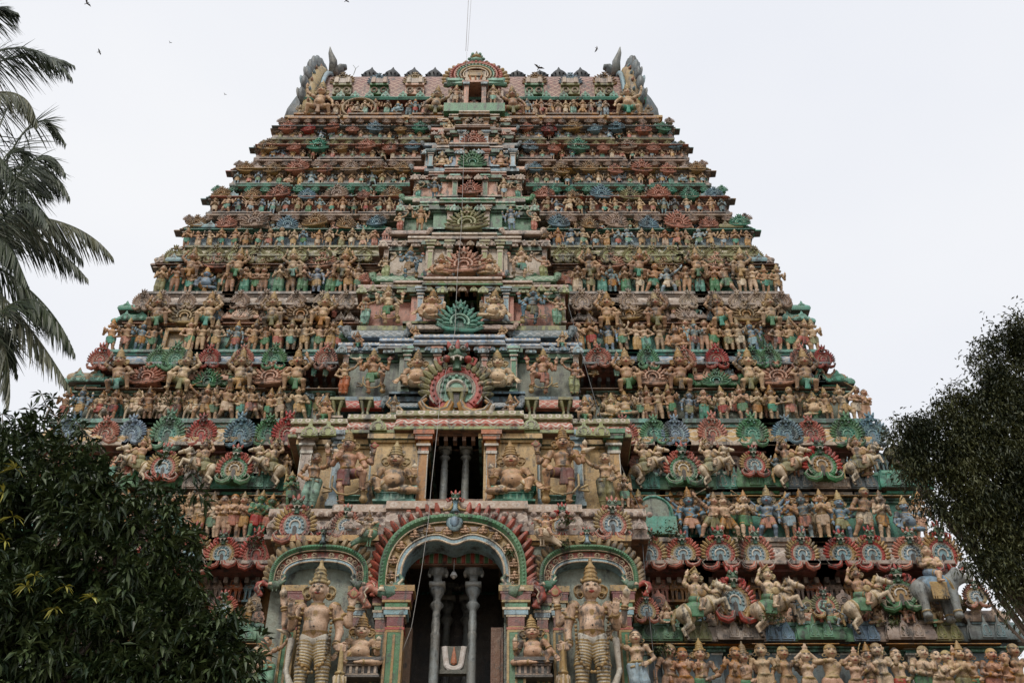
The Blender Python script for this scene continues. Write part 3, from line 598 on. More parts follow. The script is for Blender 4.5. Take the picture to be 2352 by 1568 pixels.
        for q in range(6): S.seg((-.14+.03*q, -.155, .32+.012*q), (-.22+.05*q, -.15, .24+.012*q), .018, .01, k=.004, m=1)
        for x in (.02, .09): S.seg((x, -.04, .24), (x, -.05, .05), .026, .018, k=.02, m=1); [S.seg((x, -.05, .03), (x+d, -.12, .02), .014, .01, k=.006, m=1) for d in (-.04, 0, .04)]
        S.tor((.15, 0, .52), .088, .014, ax=(.1, 0, 1)); S.tor((.16, 0, .58), .08, .011, ax=(.1, 0, 1))
        R = figure(pel=(-.04, -.05, .46), che=(-.05, -.05, .62), hs=.95, arms=((-1, (-.2, -.05, .66), (-.27, -.1, .70), (-1, 0, .2)), (1, (.1, -.1, .66), (.16, -.13, .70), (1, 0, .2))), legs=((-1, (-.12, -.17, .44), (-.18, -.2, .28), (-.8, -.6, 0)), (1, (.1, -.17, .42), (.06, -.2, .26), (1, -.3, 0))), crown='tall' if beak else 'bun', sash=False); S.p += [tuple(list(e[:5])+[dict(body='rider', jewel='rider', crown='rcrown', hair='rcrown', cloth='rcloth').get(e[5], e[5])]+list(e[6:])) for e in R.p]; S.paint += R.paint
        return S
    reg('parrot', bird(True), 1/95.); reg('swan', bird(False), 1/95.)
    S = SDF(); S.ell((0, 0, .06), (.055, .12, .055), k=.03); S.seg((0, -.08, .09), (0, -.12, .15), .04, .03, k=.02); S.ell((0, -.125, .165), (.034, .04, .034), k=.01); S.seg((0, -.15, .16), (0, -.185, .155), .012, .004, m=3, k=.003); S.seg((0, .1, .05), (0, .22, .02), .03, .015, k=.02); [S.seg((s*.02, -.02, .03), (s*.02, -.02, -.01), .006, .006, m=5, k=.003) for s in (-1, 1)]
    S.ell((.04, .01, .07), (.02, .09, .04), m=4, k=.01); S.ell((-.04, .01, .07), (.02, .09, .04), m=4, k=.01)
    reg('pigeon', S, 1/110.); ARCH['pigeon']['H'] = .2
DEF = ('tan', 'teal', 'gold', 'dark', 'white', 'red')
def arch_parts(name, merged):
    A = ARCH[name]; key = bool(merged)
    if key in A['cache']: return A['cache'][key]
    out = []
    for pn, ps in A['spec']:
        md = A['S'].mesh(A['h']*(1.3 if merged else 1), set(ps))
        if md is not None: out.append((pn, md.get()))
    if merged:
        m = MD()
        for _, g in out: m.put(g)
        out = [('body', m.get())]
    res = [(pn, mesh_from(g, name+'_'+pn, DEF, smooth=True), g) for pn, g in out]
    A['top'] = max(g[0][:, 2].max() for _, _, g in res); A['cache'][key] = res; return res
STAT = []
def statue(name, kind, P3, H, skin='tan', cloth='teal', flip=False, label='', cat='statue', group=None, merged=False, rz=0., gold='gold', extra=None, white=None):
    parts = arch_parts(kind, merged); s = H/ARCH[kind]['top']
    mats = [skin, cloth, gold, None, white, extra]
    wd = {'dwarf': 1.3, 'sitfat': 1.25, 'sit': 1.2, 'guardian': .98}.get(kind, 1.1) if kind not in ('rider', 'elephant', 'parrot', 'swan', 'calf', 'pigeon', 'bigatlas') else 1.0; rl = ((P3[0]*13.7+P3[2]*5.3) % 1.0-.5)*(.16 if H < 2.2 else .04); sc = Matrix.Diagonal((-s*wd if flip else s*wd, s, s, 1))
    M = Matrix.Translation(P3)@Matrix.Rotation(rz, 4, 'Z')@Matrix.Rotation(.15 if kind not in ('pigeon', 'elephant', 'rider', 'calf') else .06, 4, 'X')@Matrix.Rotation(rl, 4, 'Y')@sc
    root = link(name, parts[0][1], None, M, mats)
    tag(root, label, cat, group)
    for pn, me, _ in parts[1:]: link(pn, me, root, None, mats)
    STAT.append(root); return root
build_archetypes()
# ------------------------------------------------------------------ stucco ornaments
def arcpts(r, a0, a1, n, rz=None, cz=0.): 
    a = np.radians(np.linspace(a0, a1, n)); return np.stack([r*np.cos(a), np.zeros(n), cz+(r if rz is None else rz)*np.sin(a)], 1)
# slots: 0 flames 1 ring 2 inner 3 scroll 4 face 5 white 6 dark 7 horns
def face_bits(m, z=.52, s=1., y=-.06):
    m.blob((0, y, z), (.15*s, .11*s, .12*s), 4); m.blob((0, y-.09*s, z-.03*s), (.07*s, .07*s, .055*s), 4)
    for e in (-1, 1):
        m.blob((e*.075*s, y-.08*s, z+.07*s), (.055*s, .055*s, .055*s), 4); m.blob((e*.078*s, y-.125*s, z+.06*s), (.036*s, .03*s, .034*s), 5); m.blob((e*.078*s, y-.15*s, z+.055*s), (.018*s, .015*s, .02*s), 6, nu=6, nv=4)
        m.blob((e*.12*s, y-.03*s, z+.17*s), (.035*s, .035*s, .075*s), 7, axis=(e*.35, 0, 1), taper=-.4)
        m.blob((e*.15*s, y-.03*s, z-.06*s), (.06*s, .06*s, .05*s), 7); m.blob((e*.05*s, y-.12*s, z-.12*s), (.016*s, .016*s, .035*s), 5, nu=6, nv=4)
        m.tube([(e*.16*s, y, z-.1*s), (e*.24*s, y-.02, z-.14*s), (e*.27*s, y-.02, z-.05*s), (e*.22*s, y-.02, z-.02*s)], [.035*s, .03*s, .025*s, .01*s], 7, n=5)
    m.blob((0, y-.02*s, z+.19*s), (.04*s, .035*s, .10*s), 7, taper=-.4); m.tube([(-.09*s, y-.1*s, z-.09*s), (0, y-.13*s, z-.075*s), (.09*s, y-.1*s, z-.09*s)], .018*s, 5, n=5)
def kudu(style='arch', hi=True):
    m = MD(); nu = 8 if hi else 6
    if style == 'arch':
        m.plate(arcpts(.40, -60, 240, 20)[:, (0, 2)], -.02, .45, 1, 1)
        for a in list(np.linspace(-12, 66, 7))+list(np.linspace(114, 192, 7)):
            c, s_ = math.cos(math.radians(a)), math.sin(math.radians(a)); L = .105+.03*math.sin(math.radians(a))
            m.blob((.47*c, -.03, .47*s_), (.066, .05, L), 0, axis=(c*.8, 0, s_*.8+.35), nu=nu, nv=5, taper=-.3)
            if hi: m.blob((.47*c, -.075, .47*s_), (.012, .01, L*.55), 5, axis=(c*.8, 0, s_*.8+.35), nu=5, nv=4)
        m.tube(arcpts(.345, -48, 228, 26), .07, 1, n=8, flat=.7); m.tube(arcpts(.405, -40, 220, 24)+(0, -.045, 0), .014, 5, n=4); m.tube(arcpts(.275, -50, 230, 20)+(0, -.03, 0), .018, 5 if hi else 1, n=4)
        m.plate(arcpts(.27, -55, 235, 18)[:, (0, 2)], -.035, 0, 2, 2)
        if hi:
            for p in arcpts(.345, -40, 220, 17): m.blob(p+(0, -.055, 0), (.02, .02, .02), 1 if hi else 5, nu=5, nv=4)
        for p in arcpts(.205, -20, 200, 9): m.blob(p+(0, -.05, 0), (.03, .03, .03), 2, nu=6, nv=4); 
        m.tube(arcpts(.13, -30, 210, 12)+(0, -.045, 0), .025, 5, n=5); m.tube(arcpts(.245, -20, 200, 14)+(0, -.05, 0), .012, 5, n=4)
        m.plate(np.array([(-.045, -.34), (.045, -.34), (.05, -.06), (0, -.0), (-.05, -.06)]), -.06, 0, 6, 3)
        for e in (-1, 1):
            P_ = [(e*.07, -.05, -.26), (e*.12, -.06, -.40), (e*.26, -.06, -.46), (e*.42, -.06, -.41), (e*.50, -.05, -.28), (e*.42, -.05, -.20)]
            m.tube(P_, [.06, .08, .085, .07, .045, .02], 3, n=7); m.tube(np.array(P_)+(0, -.075, .01), [.012]*6, 5, n=4)
            m.blob((e*.25, -.09, -.42), (.10, .04, .05), 3, nu=6, nv=4)
        m.tube([(0, -.06, .30), (0, -.07, .44)], [.07, .05], 4, n=6); face_bits(m, .54, 1.05 if hi else .95)
    else:   # fan of flames over a boat-shaped tray
        m.plate(arcpts(.42, -35, 215, 18)[:, (0, 2)], -.02, .5, 0, 3)
        for R, n_, L, w_, yy in ((.52, 13, .14, .058, -.02), (.37, 11, .11, .05, -.08)):
            for a in np.linspace(-14, 194, n_):
                c, s_ = math.cos(math.radians(a)), math.sin(math.radians(a))
                m.blob((R*c*1.05, yy, R*s_*.98), (w_, .045, L), 0, axis=(c, -.05, s_*.8+.15), nu=nu, nv=5, taper=-.25)
                if hi: m.blob((R*c*1.05, yy-.04, R*s_*.98), (.010, .012, L*.6), 5, axis=(c, -.05, s_*.8+.15), nu=4, nv=4)
        m.tube(arcpts(.25, -30, 210, 16, .22)+(0, -.09, 0), .04, 1, n=6)
        for p in arcpts(.25, -25, 205, 9, .22): m.blob(p+(0, -.12, 0), (.022, .02, .022), 5 if hi else 1, nu=5, nv=4)
        m.tube(arcpts(.14, -30, 210, 12, .13)+(0, -.08, 0), .03, 2, n=6)
        m.tube([(-.60, -.06, -.05), (-.56, -.10, -.19), (-.36, -.13, -.30), (0, -.13, -.33), (.36, -.13, -.30), (.56, -.10, -.19), (.60, -.06, -.05)], [.03, .045, .055, .05, .055, .045, .03], 3, n=7, up=(0, 0, 1))
        m.tube([(-.6, -.12, -.1), (-.5, -.18, -.21), (0, -.21, -.27), (.5, -.18, -.21), (.6, -.12, -.1)], .013, 5, n=4, up=(0, 0, 1))
        m.blob((0, .18, -.24), (.44, .30, .08), 3)
        face_bits(m, .46, .95)
    return m
def shrine_front():   # slots 0 body 1 white 2 dark 3 roof ; width 1, base at z=0, height ~1.5
    m = MD(); m.box(-.5, .5, -.12, .2, 0, .08, 0); m.box(-.46, .46, -.06, .2, .08, .14, 0)
    for x in (-.36, -.15, .15, .36):
        m.add([(x-.045, -.06, .14), (x+.045, -.06, .14), (x+.075, -.10, .55), (x-.075, -.10, .55), (x-.045, .1, .14), (x+.045, .1, .14), (x+.075, .1, .55), (x-.075, .1, .55)], [(0, 1, 2, 3), (1, 5, 6, 2), (4, 0, 3, 7)], 0)
        m.box(x-.095, x+.095, -.13, .1, .55, .61, 0); m.box(x-.05, x-.035, -.115, -.05, .16, .55, 1)
    m.box(-.10, .10, .02, .04, .14, .55, 2); m.box(-.52, .52, -.15, .2, .62, .68, 0); m.box(-.53, .53, -.165, -.15, .66, .68, 1)
    o = [(-.5, .68), (.5, .68), (.44, .86), (.34, 1.0), (.36, 1.12), (.2, 1.22), (.09, 1.27), (.07, 1.36), (0, 1.44), (-.07, 1.36), (-.09, 1.27), (-.2, 1.22), (-.36, 1.12), (-.34, 1.0), (-.44, .86)]
    m.plate(o, -.12, .2, 3, 3); a = arcpts(.20, -30, 210, 12, .17, .92); m.tube(a+(0, -.13, 0), .028, 1, n=5); m.plate(arcpts(.12, -40, 220, 10, .1, .91)[:, (0, 2)], -.135, -.1, 2, 3)
    for e in (-1, 1): m.tube([(e*.06, -.14, .76), (e*.22, -.15, .73), (e*.36, -.14, .80), (e*.3, -.14, .87)], [.02, .03, .025, .01], 1, n=5)
    return m
def ogee(m, x, z, w, h, y, c, cw):
    o = np.array([(-.5, 0), (.5, 0), (.46, .3), (.3, .55), (.12, .66), (.1, .8), (0, .98), (-.1, .8), (-.12, .66), (-.3, .55), (-.46, .3)])*(w, h)+(x, z)
    m.plate(o, y-.05*w, y+.15*w, c, c)
    a = arcpts(w*.24, -40, 220, 9, h*.2, z+h*.32); m.tube(a+(x, y-.06*w, 0), w*.045, cw, n=4)
    for e in (-1, 1): m.tube([(x+e*w*.12, y-.07*w, z+h*.08), (x+e*w*.34, y-.07*w, z+h*.1), (x+e*w*.36, y-.07*w, z+h*.26)], w*.035, cw, n=4)
def miniroof(w=1.6, h=.5, d=.5, n=4):   # slots 0 colour 1 white 2 under ; hangs forward from y=0
    m = MD(); path = [(-w/2, .1), (-w/2, -d*.2), (-w*.28, -d*.2), (-w*.28, -d*.45), (w*.28, -d*.45), (w*.28, -d*.2), (w/2, -d*.2), (w/2, .1)]
    pr = [(-.1, -.12*h), (d*.1, -.12*h), (d*.1, 0), (d*.52, 0), (d*.58, .10*h), (d*.55, .35*h), (d*.42, .62*h), (d*.22, .78*h), (d*.26, .80*h), (d*.26, .92*h), (d*.16, .92*h), (d*.16, h), (-.3, h)]
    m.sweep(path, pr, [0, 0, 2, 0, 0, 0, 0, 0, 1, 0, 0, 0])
    for i in range(n):
        x = (i-(n-1)/2)*w/n*1.02; f = -d*.45 if abs(x) < w*.28 else -d*.2
        ogee(m, x, .06*h, w/n*.82, h*1.05, f-d*.60, 0, 1)
    return m
def barrel(w=2.0, r=.45, horns=True):   # slots 0 roof lattice 1 rib 2 horn 3 white ; axis along x, base z=0
    m = MD(); a = np.radians(np.linspace(-25, 150, 12)); pr = [(r*1.05*math.cos(t), r*.15+r*1.15*math.sin(t)) for t in a]
    m.sweep([(-w/2, 0), (w/2, 0)], pr, 0)
    m.sweep([(-w/2-.02, 0), (w/2+.02, 0)], [(r*.6, -r*.38), (r*1.15, -r*.38), (r*1.2, -r*.26), (r*1.1, -r*.20), (r*.6, -r*.2)], 1)
    for x in (-w/2, w/2): m.tube([(x, -(r*1.08)*math.cos(t), r*.15+r*1.18*math.sin(t)) for t in a], r*.10, 1, n=6)
    if horns:
        for e in (-1, 1):
            pts = [(e*w/2, -r*.9, -.1*r), (e*(w/2+.25*r), -r*1.0, .5*r), (e*(w/2+.35*r), -r*.8, 1.1*r), (e*(w/2+.25*r), -r*.4, 1.6*r), (e*(w/2+.40*r), -r*.2, 2.1*r)]
            m.tube(pts, [.22*r, .34*r, .36*r, .3*r, .05*r], 2, n=8)
            for i, p in enumerate(pts[:4]): m.blob(p, (.2*r, .42*r, .2*r), 2, nu=6, nv=4); m.blob((p[0]+e*.2*r, p[1]-.1*r, p[2]), (.10*r, .16*r, .2*r), 3 if i % 2 else 2, nu=5, nv=4)
    return m
def kutaroof(w=1.2):   # slots 0 colour 1 white 2 under
    m = MD(); h = w*.5; p = [(-h, -h), (h, -h), (h, h), (-h, h)]
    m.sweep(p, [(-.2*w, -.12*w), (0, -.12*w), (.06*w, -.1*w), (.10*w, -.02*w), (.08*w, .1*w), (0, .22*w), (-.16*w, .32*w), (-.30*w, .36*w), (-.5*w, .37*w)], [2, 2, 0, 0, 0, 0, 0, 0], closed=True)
    for x in (-.26*w, .26*w): ogee(m, x, -.05*w, .42*w, .46*w, -h-.05*w, 0, 1)
    m.sweep([(-h*.7, -h*.7), (h*.7, -h*.7), (h*.7, h*.7), (-h*.7, h*.7)], [(0, -.30*w), (.02*w, -.3*w), (.02*w, -.24*w), (0, -.24*w), (0, -.12*w)], 0, closed=True)
    return m
def pilaster(h, w=.22):   # slots 0 shaft 1 cap 2 white ; stands on z=0, front at y=-w*.5
    m = MD(); m.box(-w*.75, w*.75, -w*.75, .1, 0, .05*h, 1); m.box(-w*.62, w*.62, -w*.62, .1, .05*h, .09*h, 0); m.box(-w*.5, w*.5, -w*.5, .1, .09*h, .70*h, 0)
    for e in (-1, 1): m.box(e*w*.5-.012, e*w*.5+.012, -w*.5-.012, 0, .10*h, .70*h, 2)
    for z0, z1, k, c in ((.70, .74, .62, 2), (.74, .80, .55, 1), (.80, .83, .78, 2), (.83, .88, .66, 0), (.88, .92, .95, 1), (.92, .94, .98, 2), (.94, 1.0, 1.15, 1)): m.box(-w*k, w*k, -w*k, .1, z0*h, z1*h, c)
    return m
PC = {}
def proto(key, fn, slots, smooth=40):
    if key not in PC:
        g = fn().get(); PC[key] = (mesh_from(g, key[0] if isinstance(key, tuple) else key, slots, smooth=True, angle=smooth), g, slots)
    return PC[key]
class Bag:      # collects many small repeats as one mesh
    def __init__(s): s.md = MD(); s.mats = []; s.ix = {}
    def slot(s, m):
        k = m if isinstance(m, str) else m.name
        if k not in s.ix: s.ix[k] = len(s.mats); s.mats.append(m)
        return s.ix[k]
    def put(s, g, M, mats): s.md.put(g, M, [s.slot(m) for m in mats])
    def done(s, name, parent=None, smooth=True, kind=None):
        if not s.md.n: return None
        o = link(name, mesh_from(s.md, name, s.mats, smooth=smooth, angle=40), parent)
        if kind: o['kind'] = kind
        return o
def place(pr, name, M, mats=None, parent=None, bag=None):
    me, g, slots = pr; mm = [b if b else a for a, b in zip(slots, (list(mats or [])+[None]*9)[:len(slots)])]
    if bag is not None: bag.put(g, M, mm); return None
    return link(name, me, parent, M, mats)
KS = ('brick', 'gold', 'sky', 'gold', 'deep', 'white', 'dark', 'red')
KCOL = dict(r=('brick', 'gold', 'sky', 'brick', 'deep', 'white', 'dark', 'red'), o=('gold', 'brick', 'sky', 'brick', 'deep', 'white', 'dark', 'red'), G=('brick', 'green', 'gold', 'green', 'deep', 'white', 'dark', 'red'),
            g=('green',)*2+('teal', 'green', 'green', 'mint', 'deep', 'green'), b=('blue', 'sky', 'blue', 'blue', 'blue', 'sky', 'slate', 'blue'), k=('red', 'brick', 'red', 'brick', 'red', 'pinkw', 'maroon', 'red'),
            s=('salmon', 'salmon', 'salmon', 'salmon', 'salmon', 'pinkw', 'brown', 'salmon'), h=('goldd', 'gold', 'ochre', 'gold', 'goldd', 'cream', 'dark', 'goldd'), l=('pinkw', 'lilac', 'lilac', 'pinkw', 'pinkw', 'cream', 'purple', 'lilac'),
            t=('teal', 'mint', 'teal', 'teal', 'teal', 'mint', 'deep', 'teal'), v=('olive', 'lime', 'olive', 'olive', 'olive', 'cream', 'dark', 'olive'), y=('olive', 'red', 'mint', 'ochre', 'deep', 'white', 'dark', 'red'))
CNAME = dict(r='red', o='gold', G='green and red', g='green', b='blue', k='crimson', s='salmon pink', h='dull gold', l='lilac', t='teal', v='olive', y='multicoloured')
# ------------------------------------------------------------------ the gate tower
CORN = [(270, 663, 1521.5), (325, 622, 1560), (375, 575, 1592), (442, 510, 1648), (514, 455, 1697), (603, 380, 1757), (717, 300, 1830), (857, 200, 1922), (1030, None, 2041), (1310, None, 2205), (1480, None, 2345)]
_z, _w = [], []
for y, a, b in CORN:
    B = onface(b, y); Wd = B[0] if a is None else (B[0]-onface(a, y)[0])/2
    _z.append(B[2]); _w.append(Wd)
_o = np.argsort(_z); _z = np.array(_z)[_o]; _w = np.array(_w)[_o]
def WZ(z): 
    if z < _z[0]: return _w[0]+(_z[0]-z)*.2
    return float(np.interp(z, _z, _w))
TOWER = tag(link('temple_tower', None), 'tall tapering gate tower crowded with painted stucco statues in stepped storeys', 'temple tower')
TOWER.location = (0, YF(14), 0); TOWER.rotation_euler = (0, 0, 0)
TINV = Matrix.Translation((0, -YF(14), 0))
def kid(name, me, parent, M=None, mats=None):
    o = link(name, me, parent, (M if M is not None else Matrix.Identity(4)), mats)
    return o
def patm(n, base, pat, ps, dirt=.35, p2=(.60, .52, .44)): return mat(n, PAL[base], dirt, pattern=pat, ps=ps, p2=p2)
DIA = {c: patm('diamond_'+c, c, 'diamond', (3.2, 3.2)) for c in ('lilac', 'teal', 'ochre', 'blue', 'olive', 'green', 'salmon')}
BEAD = {c: patm('bead_'+c, c, 'beads', (4.2, 4.2)) for c in ('lilac', 'teal', 'olive', 'blue', 'gold', 'pinkw', 'green', 'mint')}
ZIG = {c: patm('zig_'+c, c, 'zigzag', (3.4, 3.4)) for c in ('salmon', 'teal', 'brick')}
SCALE = {'brick': patm('scales_brick', 'maroon', 'diamond', (2.7, 2.7), .4, (.50, .30, .20)), 'barr': patm('lattice_brick', 'brick', 'diamond', (3.4, 3.4), .25, (.62, .52, .42)), 'barb': patm('lattice_blue', 'slate', 'diamond', (3.4, 3.4), .25, (.45, .5, .52)), 'barg': patm('lattice_green', 'green', 'diamond', (3., 3.), .3, (.42, .5, .38)),
         'bars': patm('lattice_salmon', 'salmon', 'diamond', (3., 3.), .3), 'baro': patm('lattice_olive', 'olive', 'diamond', (3., 3.), .3, (.5, .5, .36)), 'barl': patm('lattice_lilac', 'lilac', 'diamond', (3., 3.), .45)}
# tiers of the wings: ledge, top of pilasters, top of small roofs, underside and top of the cornice (rows of the view at the facade)
TIERS = [(1640, 1478, 1438, 1308, 1243), (1240, 1138, 1098, 1036, 972), (970, 895, 868, 850, 812), (812, 748, 733, 714, 679), (679, 618, 608, 602, 573), (573, 540, 531, 508, 494), (494, 467, 459, 441, 428), (428, 403, 396, 383, 369), (369, 349, 343, 334, 323), (323, 306, 301, 285, 268)]
BAYPX = [(600, 1495), (668, 1448), (768, 1345), (812, 1312), (865, 1268), (880, 1250), (925, 1222), (955, 1205), (980, 1190), (1000, 1180)]
TW = ['slate', 'teal', 'wall', 'teal', 'teal', 'sky', 'salmon', 'pinkw', 'salmon', 'ochre']
TCOR = ['pinkw', 'ochre', 'blue', 'lilac', 'olive', 'salmon', 'teal', 'lilac', 'olive', 'lilac']
TTOP = ['pinkw', 'teal', 'teal', 'lilac', 'olive', 'lilac', 'teal', 'lilac', 'olive', 'ochre']
TLIP = ['lilac', 'pinkw', 'slate', 'purple', 'olive', 'pinkw', 'teal', 'pinkw', 'olive', 'ochre']
SET = [.80, .75, .66, .58, .48, .34, .28, .25, .23, .22, .4]      # how far walls stand back from the lip
TIER = []
for i, t in enumerate(TIERS):
    z = [zp(y) for y in t]; d = dict(i=i, z0=z[0], zA=z[1], zB=z[2], zC=z[3], zD=z[4], W0=WZ(z[0]), W1=WZ(z[4]), set=SET[i])
    d['lip'] = YF(z[0]); d['lip1'] = YF(z[3]); d['xb'] = (onface(BAYPX[i][1], t[3], -.6)[0]-onface(BAYPX[i][0], t[3], -.6)[0])/2
    TIER.append(d)
BACK = 24.0
def wingpath(W, Yf, xb, side, jog=0., Yb=None):
    Yb = Yb or (2*(YF(14)+11)-Yf); p = [(xb, Yf)]
    if jog:
        L = W-xb
        for a, b in ((.06, .22), (.34, .64), (.76, None)):
            p += [(xb+a*L, Yf), (xb+a*L, Yf-jog)]
            if b: p += [(xb+b*L, Yf-jog), (xb+b*L, Yf)]
        p += [(W, Yf-jog)]
    else: p += [(W, Yf)]
    p += [(W, Yb), (0, Yb)]
    if side < 0: p = [(-x, y) for x, y in p][::-1]
    return p
STOREY = []
for d in TIER:
    i = d['i']; z0, zA, zB, zC, zD = (d[k] for k in ('z0', 'zA', 'zB', 'zC', 'zD')); s = d['set']; h = zC-zA
    Yw = d['lip']+s; Ww = d['W0']-(min(s, .42) if i < 4 else .22); xb = d['xb']-.3
    m = MD(); mats = [TW[i], P('pinkw' if i in (3, 4) else 'mint' if i < 3 else 'lilac', .62), ('ochre', 'ochre', 'brown', 'salmon', 'brown', 'teal', 'salmon', 'ochre', 'salmon', 'slate')[i]]
    for sd in (1, -1):
        pth = wingpath(Ww, Yw, xb, sd, .22)
        m.sweep(pth, [(s*.62, z0-.05), (s*.62, z0+.05), (s*.4, z0+.08), (s*.4, z0+.16), (.08, z0+.2), (.08, z0+.26), (0, z0+.26), (0, zA-.1), (.1, zA-.1), (.1, zA-.04), (.2, zA-.04), (.2, zA)], [1, 1, 1, 1, 1, 1, 0, 1, 1, 1, 1])
        Yn = d['lip1']+s+.15; Wn = d['W1']-(min(s, .42) if i < 4 else .22)-.1
        m.sweep(wingpath(Wn, Yn, xb, sd, .15), [(Yn-Yw+.4, zA), (Yn-Yw+.4, zA+.02), (.0, zA+.04), (0, zC)], [2, 2, 2])
    st = kid('storey', mesh_from(m, 'storey', mats), TOWER, TINV); STOREY.append(st)
    # overhanging cornice with its mouldings
    m = MD(); H = zD-zC; Wc = d['W1']; s1 = s+(.25 if i < 4 else .10)
    for sd in (1, -1):
        Yc = d['lip1']+s1; pth = wingpath(Wc-s1-(.16 if i > 3 else 0), Yc, xb-.3, sd, .3)
        m.sweep(pth, [(-.5, zC-.05), (s1-.30, zC-.05), (s1-.30, zC+.02), (s1-.02, zC+.02), (s1, zC+.04), (s1, zC+.04+.10*H), (s1-.06, zC+.06+.10*H), (s1-.04, zC+.3*H), (s1-.14, zC+.58*H), (s1-.30, zC+.74*H), (s1-.24, zC+.75*H), (s1-.24, zC+.84*H), (s1-.16, zC+.85*H), (s1-.16, zC+.985*H), (s1-.3, zD), (-.6, zD)],
                [3, 3, 3, 1, 1, 1, 0, 0, 0, 1, 4, 2, 2, 2, 2])
    cmats = [DIA.get(TCOR[i], DIA['lilac']), P(TLIP[i], .5), P(TTOP[i], .62), 'maroon' if i < 3 else 'lilac', BEAD.get(TTOP[i], BEAD['pinkw'])]
    n = int(Wc*2/.30)
    for k in range(n):
        x = -Wc+.5+(2*Wc-1.)*k/(n-1)
        if abs(x) > xb: m.box(x-.06, x+.06, d['lip1']+.30, d['lip1']+.62, zC-.22, zC-.055, 1)
    kid('cornice', mesh_from(m, 'cornice', cmats), st)
# solid foot of the tower, below what the photo shows
m = MD(); z0 = TIER[0]['z0']; W = TIER[0]['W0']
for sd in (1, -1):
    m.sweep(wingpath(W-.2, TIER[0]['lip']+.2, 2.6, sd, .35), [(1.6, -.2), (1.6, .8), (1.2, .9), (1.2, 1.6), (.7, 1.9), (.7, 2.4), (.3, 2.5), (.3, 8.2), (.5, 8.3), (1.0, 8.5), (1.15, 8.7), (.9, 9.1), (.2, 9.3), (.2, z0-.25), (.45, z0-.2), (.45, z0)], 0)
    m.box(*sorted((sd*2.6, sd*3.4)), TIER[0]['lip']-.9, TIER[0]['lip']+6, -.1, z0-.3, 0)
m.box(-3.4, 3.4, TIER[0]['lip']-.9, TIER[0]['lip']+6, 7.6, z0-.3, 0)
m.box(-2.6, 2.6, TIER[0]['lip']+5.5, TIER[0]['lip']+6, -.1, 7.6, 1)
kid('stone_base', mesh_from(m, 'stone_base', [mat('granite', (.30, .27, .23), .4), 'dark']), TOWER, TINV)
# ---- things that stand on the wings
PKU = proto(('kudu_arch',), lambda: kudu('arch'), KS); PKF = proto(('kudu_fan',), lambda: kudu('fan'), KS)
PKUs = proto(('kudu_arch_s',), lambda: kudu('arch', False), KS); PKFs = proto(('kudu_fan_s',), lambda: kudu('fan', False), KS)
PSH = proto(('shrine_front',), shrine_front, ('salmon', 'pinkw', 'dark', 'salmon'))
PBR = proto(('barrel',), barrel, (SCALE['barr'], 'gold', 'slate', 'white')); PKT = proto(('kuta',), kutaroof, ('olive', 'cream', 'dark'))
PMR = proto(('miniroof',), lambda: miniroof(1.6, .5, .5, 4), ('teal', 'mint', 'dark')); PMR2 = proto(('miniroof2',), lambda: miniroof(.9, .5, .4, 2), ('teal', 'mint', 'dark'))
SMALLB = Bag()
def pos(px, py, off): return onface(px, py, off)
def put_kudu(px, py, wpx, c, off=0., kind='arch', parent=None, bag=None, tilt=0., hi=False):
    """centre of the ring at px,py of the facade; wpx wide"""
    r1 = (px*7.31+py*3.7) % 1.0; r2 = (px*3.17+py*9.1) % 1.0; p = pos(px+(r1-.5)*3, py+(r2-.5)*2, off); s = wpx*px2m(py, off)*(1.02 if kind == 'arch' else .82)*(.90+.2*r1); M = TM(*p, s=s, rx=tilt, rz=(r2-.5)*.3)@Matrix.Diagonal((1, 1, .9+.25*r2, 1))
    pr = (PKU if kind == 'arch' else PKF) if bag is None or hi else (PKUs if kind == 'arch' else PKFs)
    mats = KCOL[c]
    if bag is not None: place(pr, '', M, mats, bag=bag); return
    o = place(pr, 'arch_ornament', M, mats, parent); o['label'] = CNAME[c]+(' horseshoe arch ornament with a goggle-eyed lion face' if kind == 'arch' else ' fan of stucco flames with a lion face'); return o
def pil(px, yb, yt, c, off, w=.2, parent=None, cc=None):
    a = pos(px, yb, off); h = zp(yt, off)-a[2]
    pr = proto(('pilaster', round(h, 2), w), lambda: pilaster(h, w), ('teal', 'mint', 'white')); place(pr, 'pilaster', TM(*a), (c, cc or c, 'white' if yb > 1100 else 'pinkw'), parent)
def mroof(px, yb, wpx, c, off, parent, yt=None, cw=None):
    a = pos(px, yb, off); w = wpx*px2m(yb, off); big = w > 1.3; h = (zp(yt, off)-a[2]) if yt else w*.33
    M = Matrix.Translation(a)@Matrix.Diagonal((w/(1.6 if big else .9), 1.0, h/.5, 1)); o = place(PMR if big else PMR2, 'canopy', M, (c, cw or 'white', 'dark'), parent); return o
# cornice ornaments on the wings: (tier, row, width, 'x+colour ...')
CK = {0: (1272, 80, '1490o 1570r 1653o 1738r 1844o 1935r 2003o 2094r 2163o 512r 590k 440o 352r'),
      1: (997, 66, '1433k 1504g 1552b 1637k 1728g 1808b 1862k 1945g 2003b 243k 302b 384g 463k 551b 617g 660k 150b'),
      2: (826, 52, '1373k 1490g 1574k 1646k 1732g 1768g 1842k 1893k 230k 364g 402g 481k 558k 630g 749k'),
      3: (694, 42, '1336l 1380l 1444l 1510l 1582l 1640l 1695l 1739l 1798l 327l 372l 430l 492l 551l 610l 680l 740l 795l'),
      4: (589, 42, '1292v 1340v 1400v 1452v 1500v 1545v 1592v 1640v 1690v 1735v 400v 445v 492v 540v 588v 636v 690v 742v 790v 838v')}
NK = 0
for i, (y, wp, s) in CK.items():
    for t in s.split():
        x, c = float(t[:-1]), t[-1]; off = -.30
        if i < 4: put_kudu(x, y, wp, c, off, parent=STOREY[i], tilt=.1)
        else: put_kudu(x, y, wp, c, -.25, bag=SMALLB)
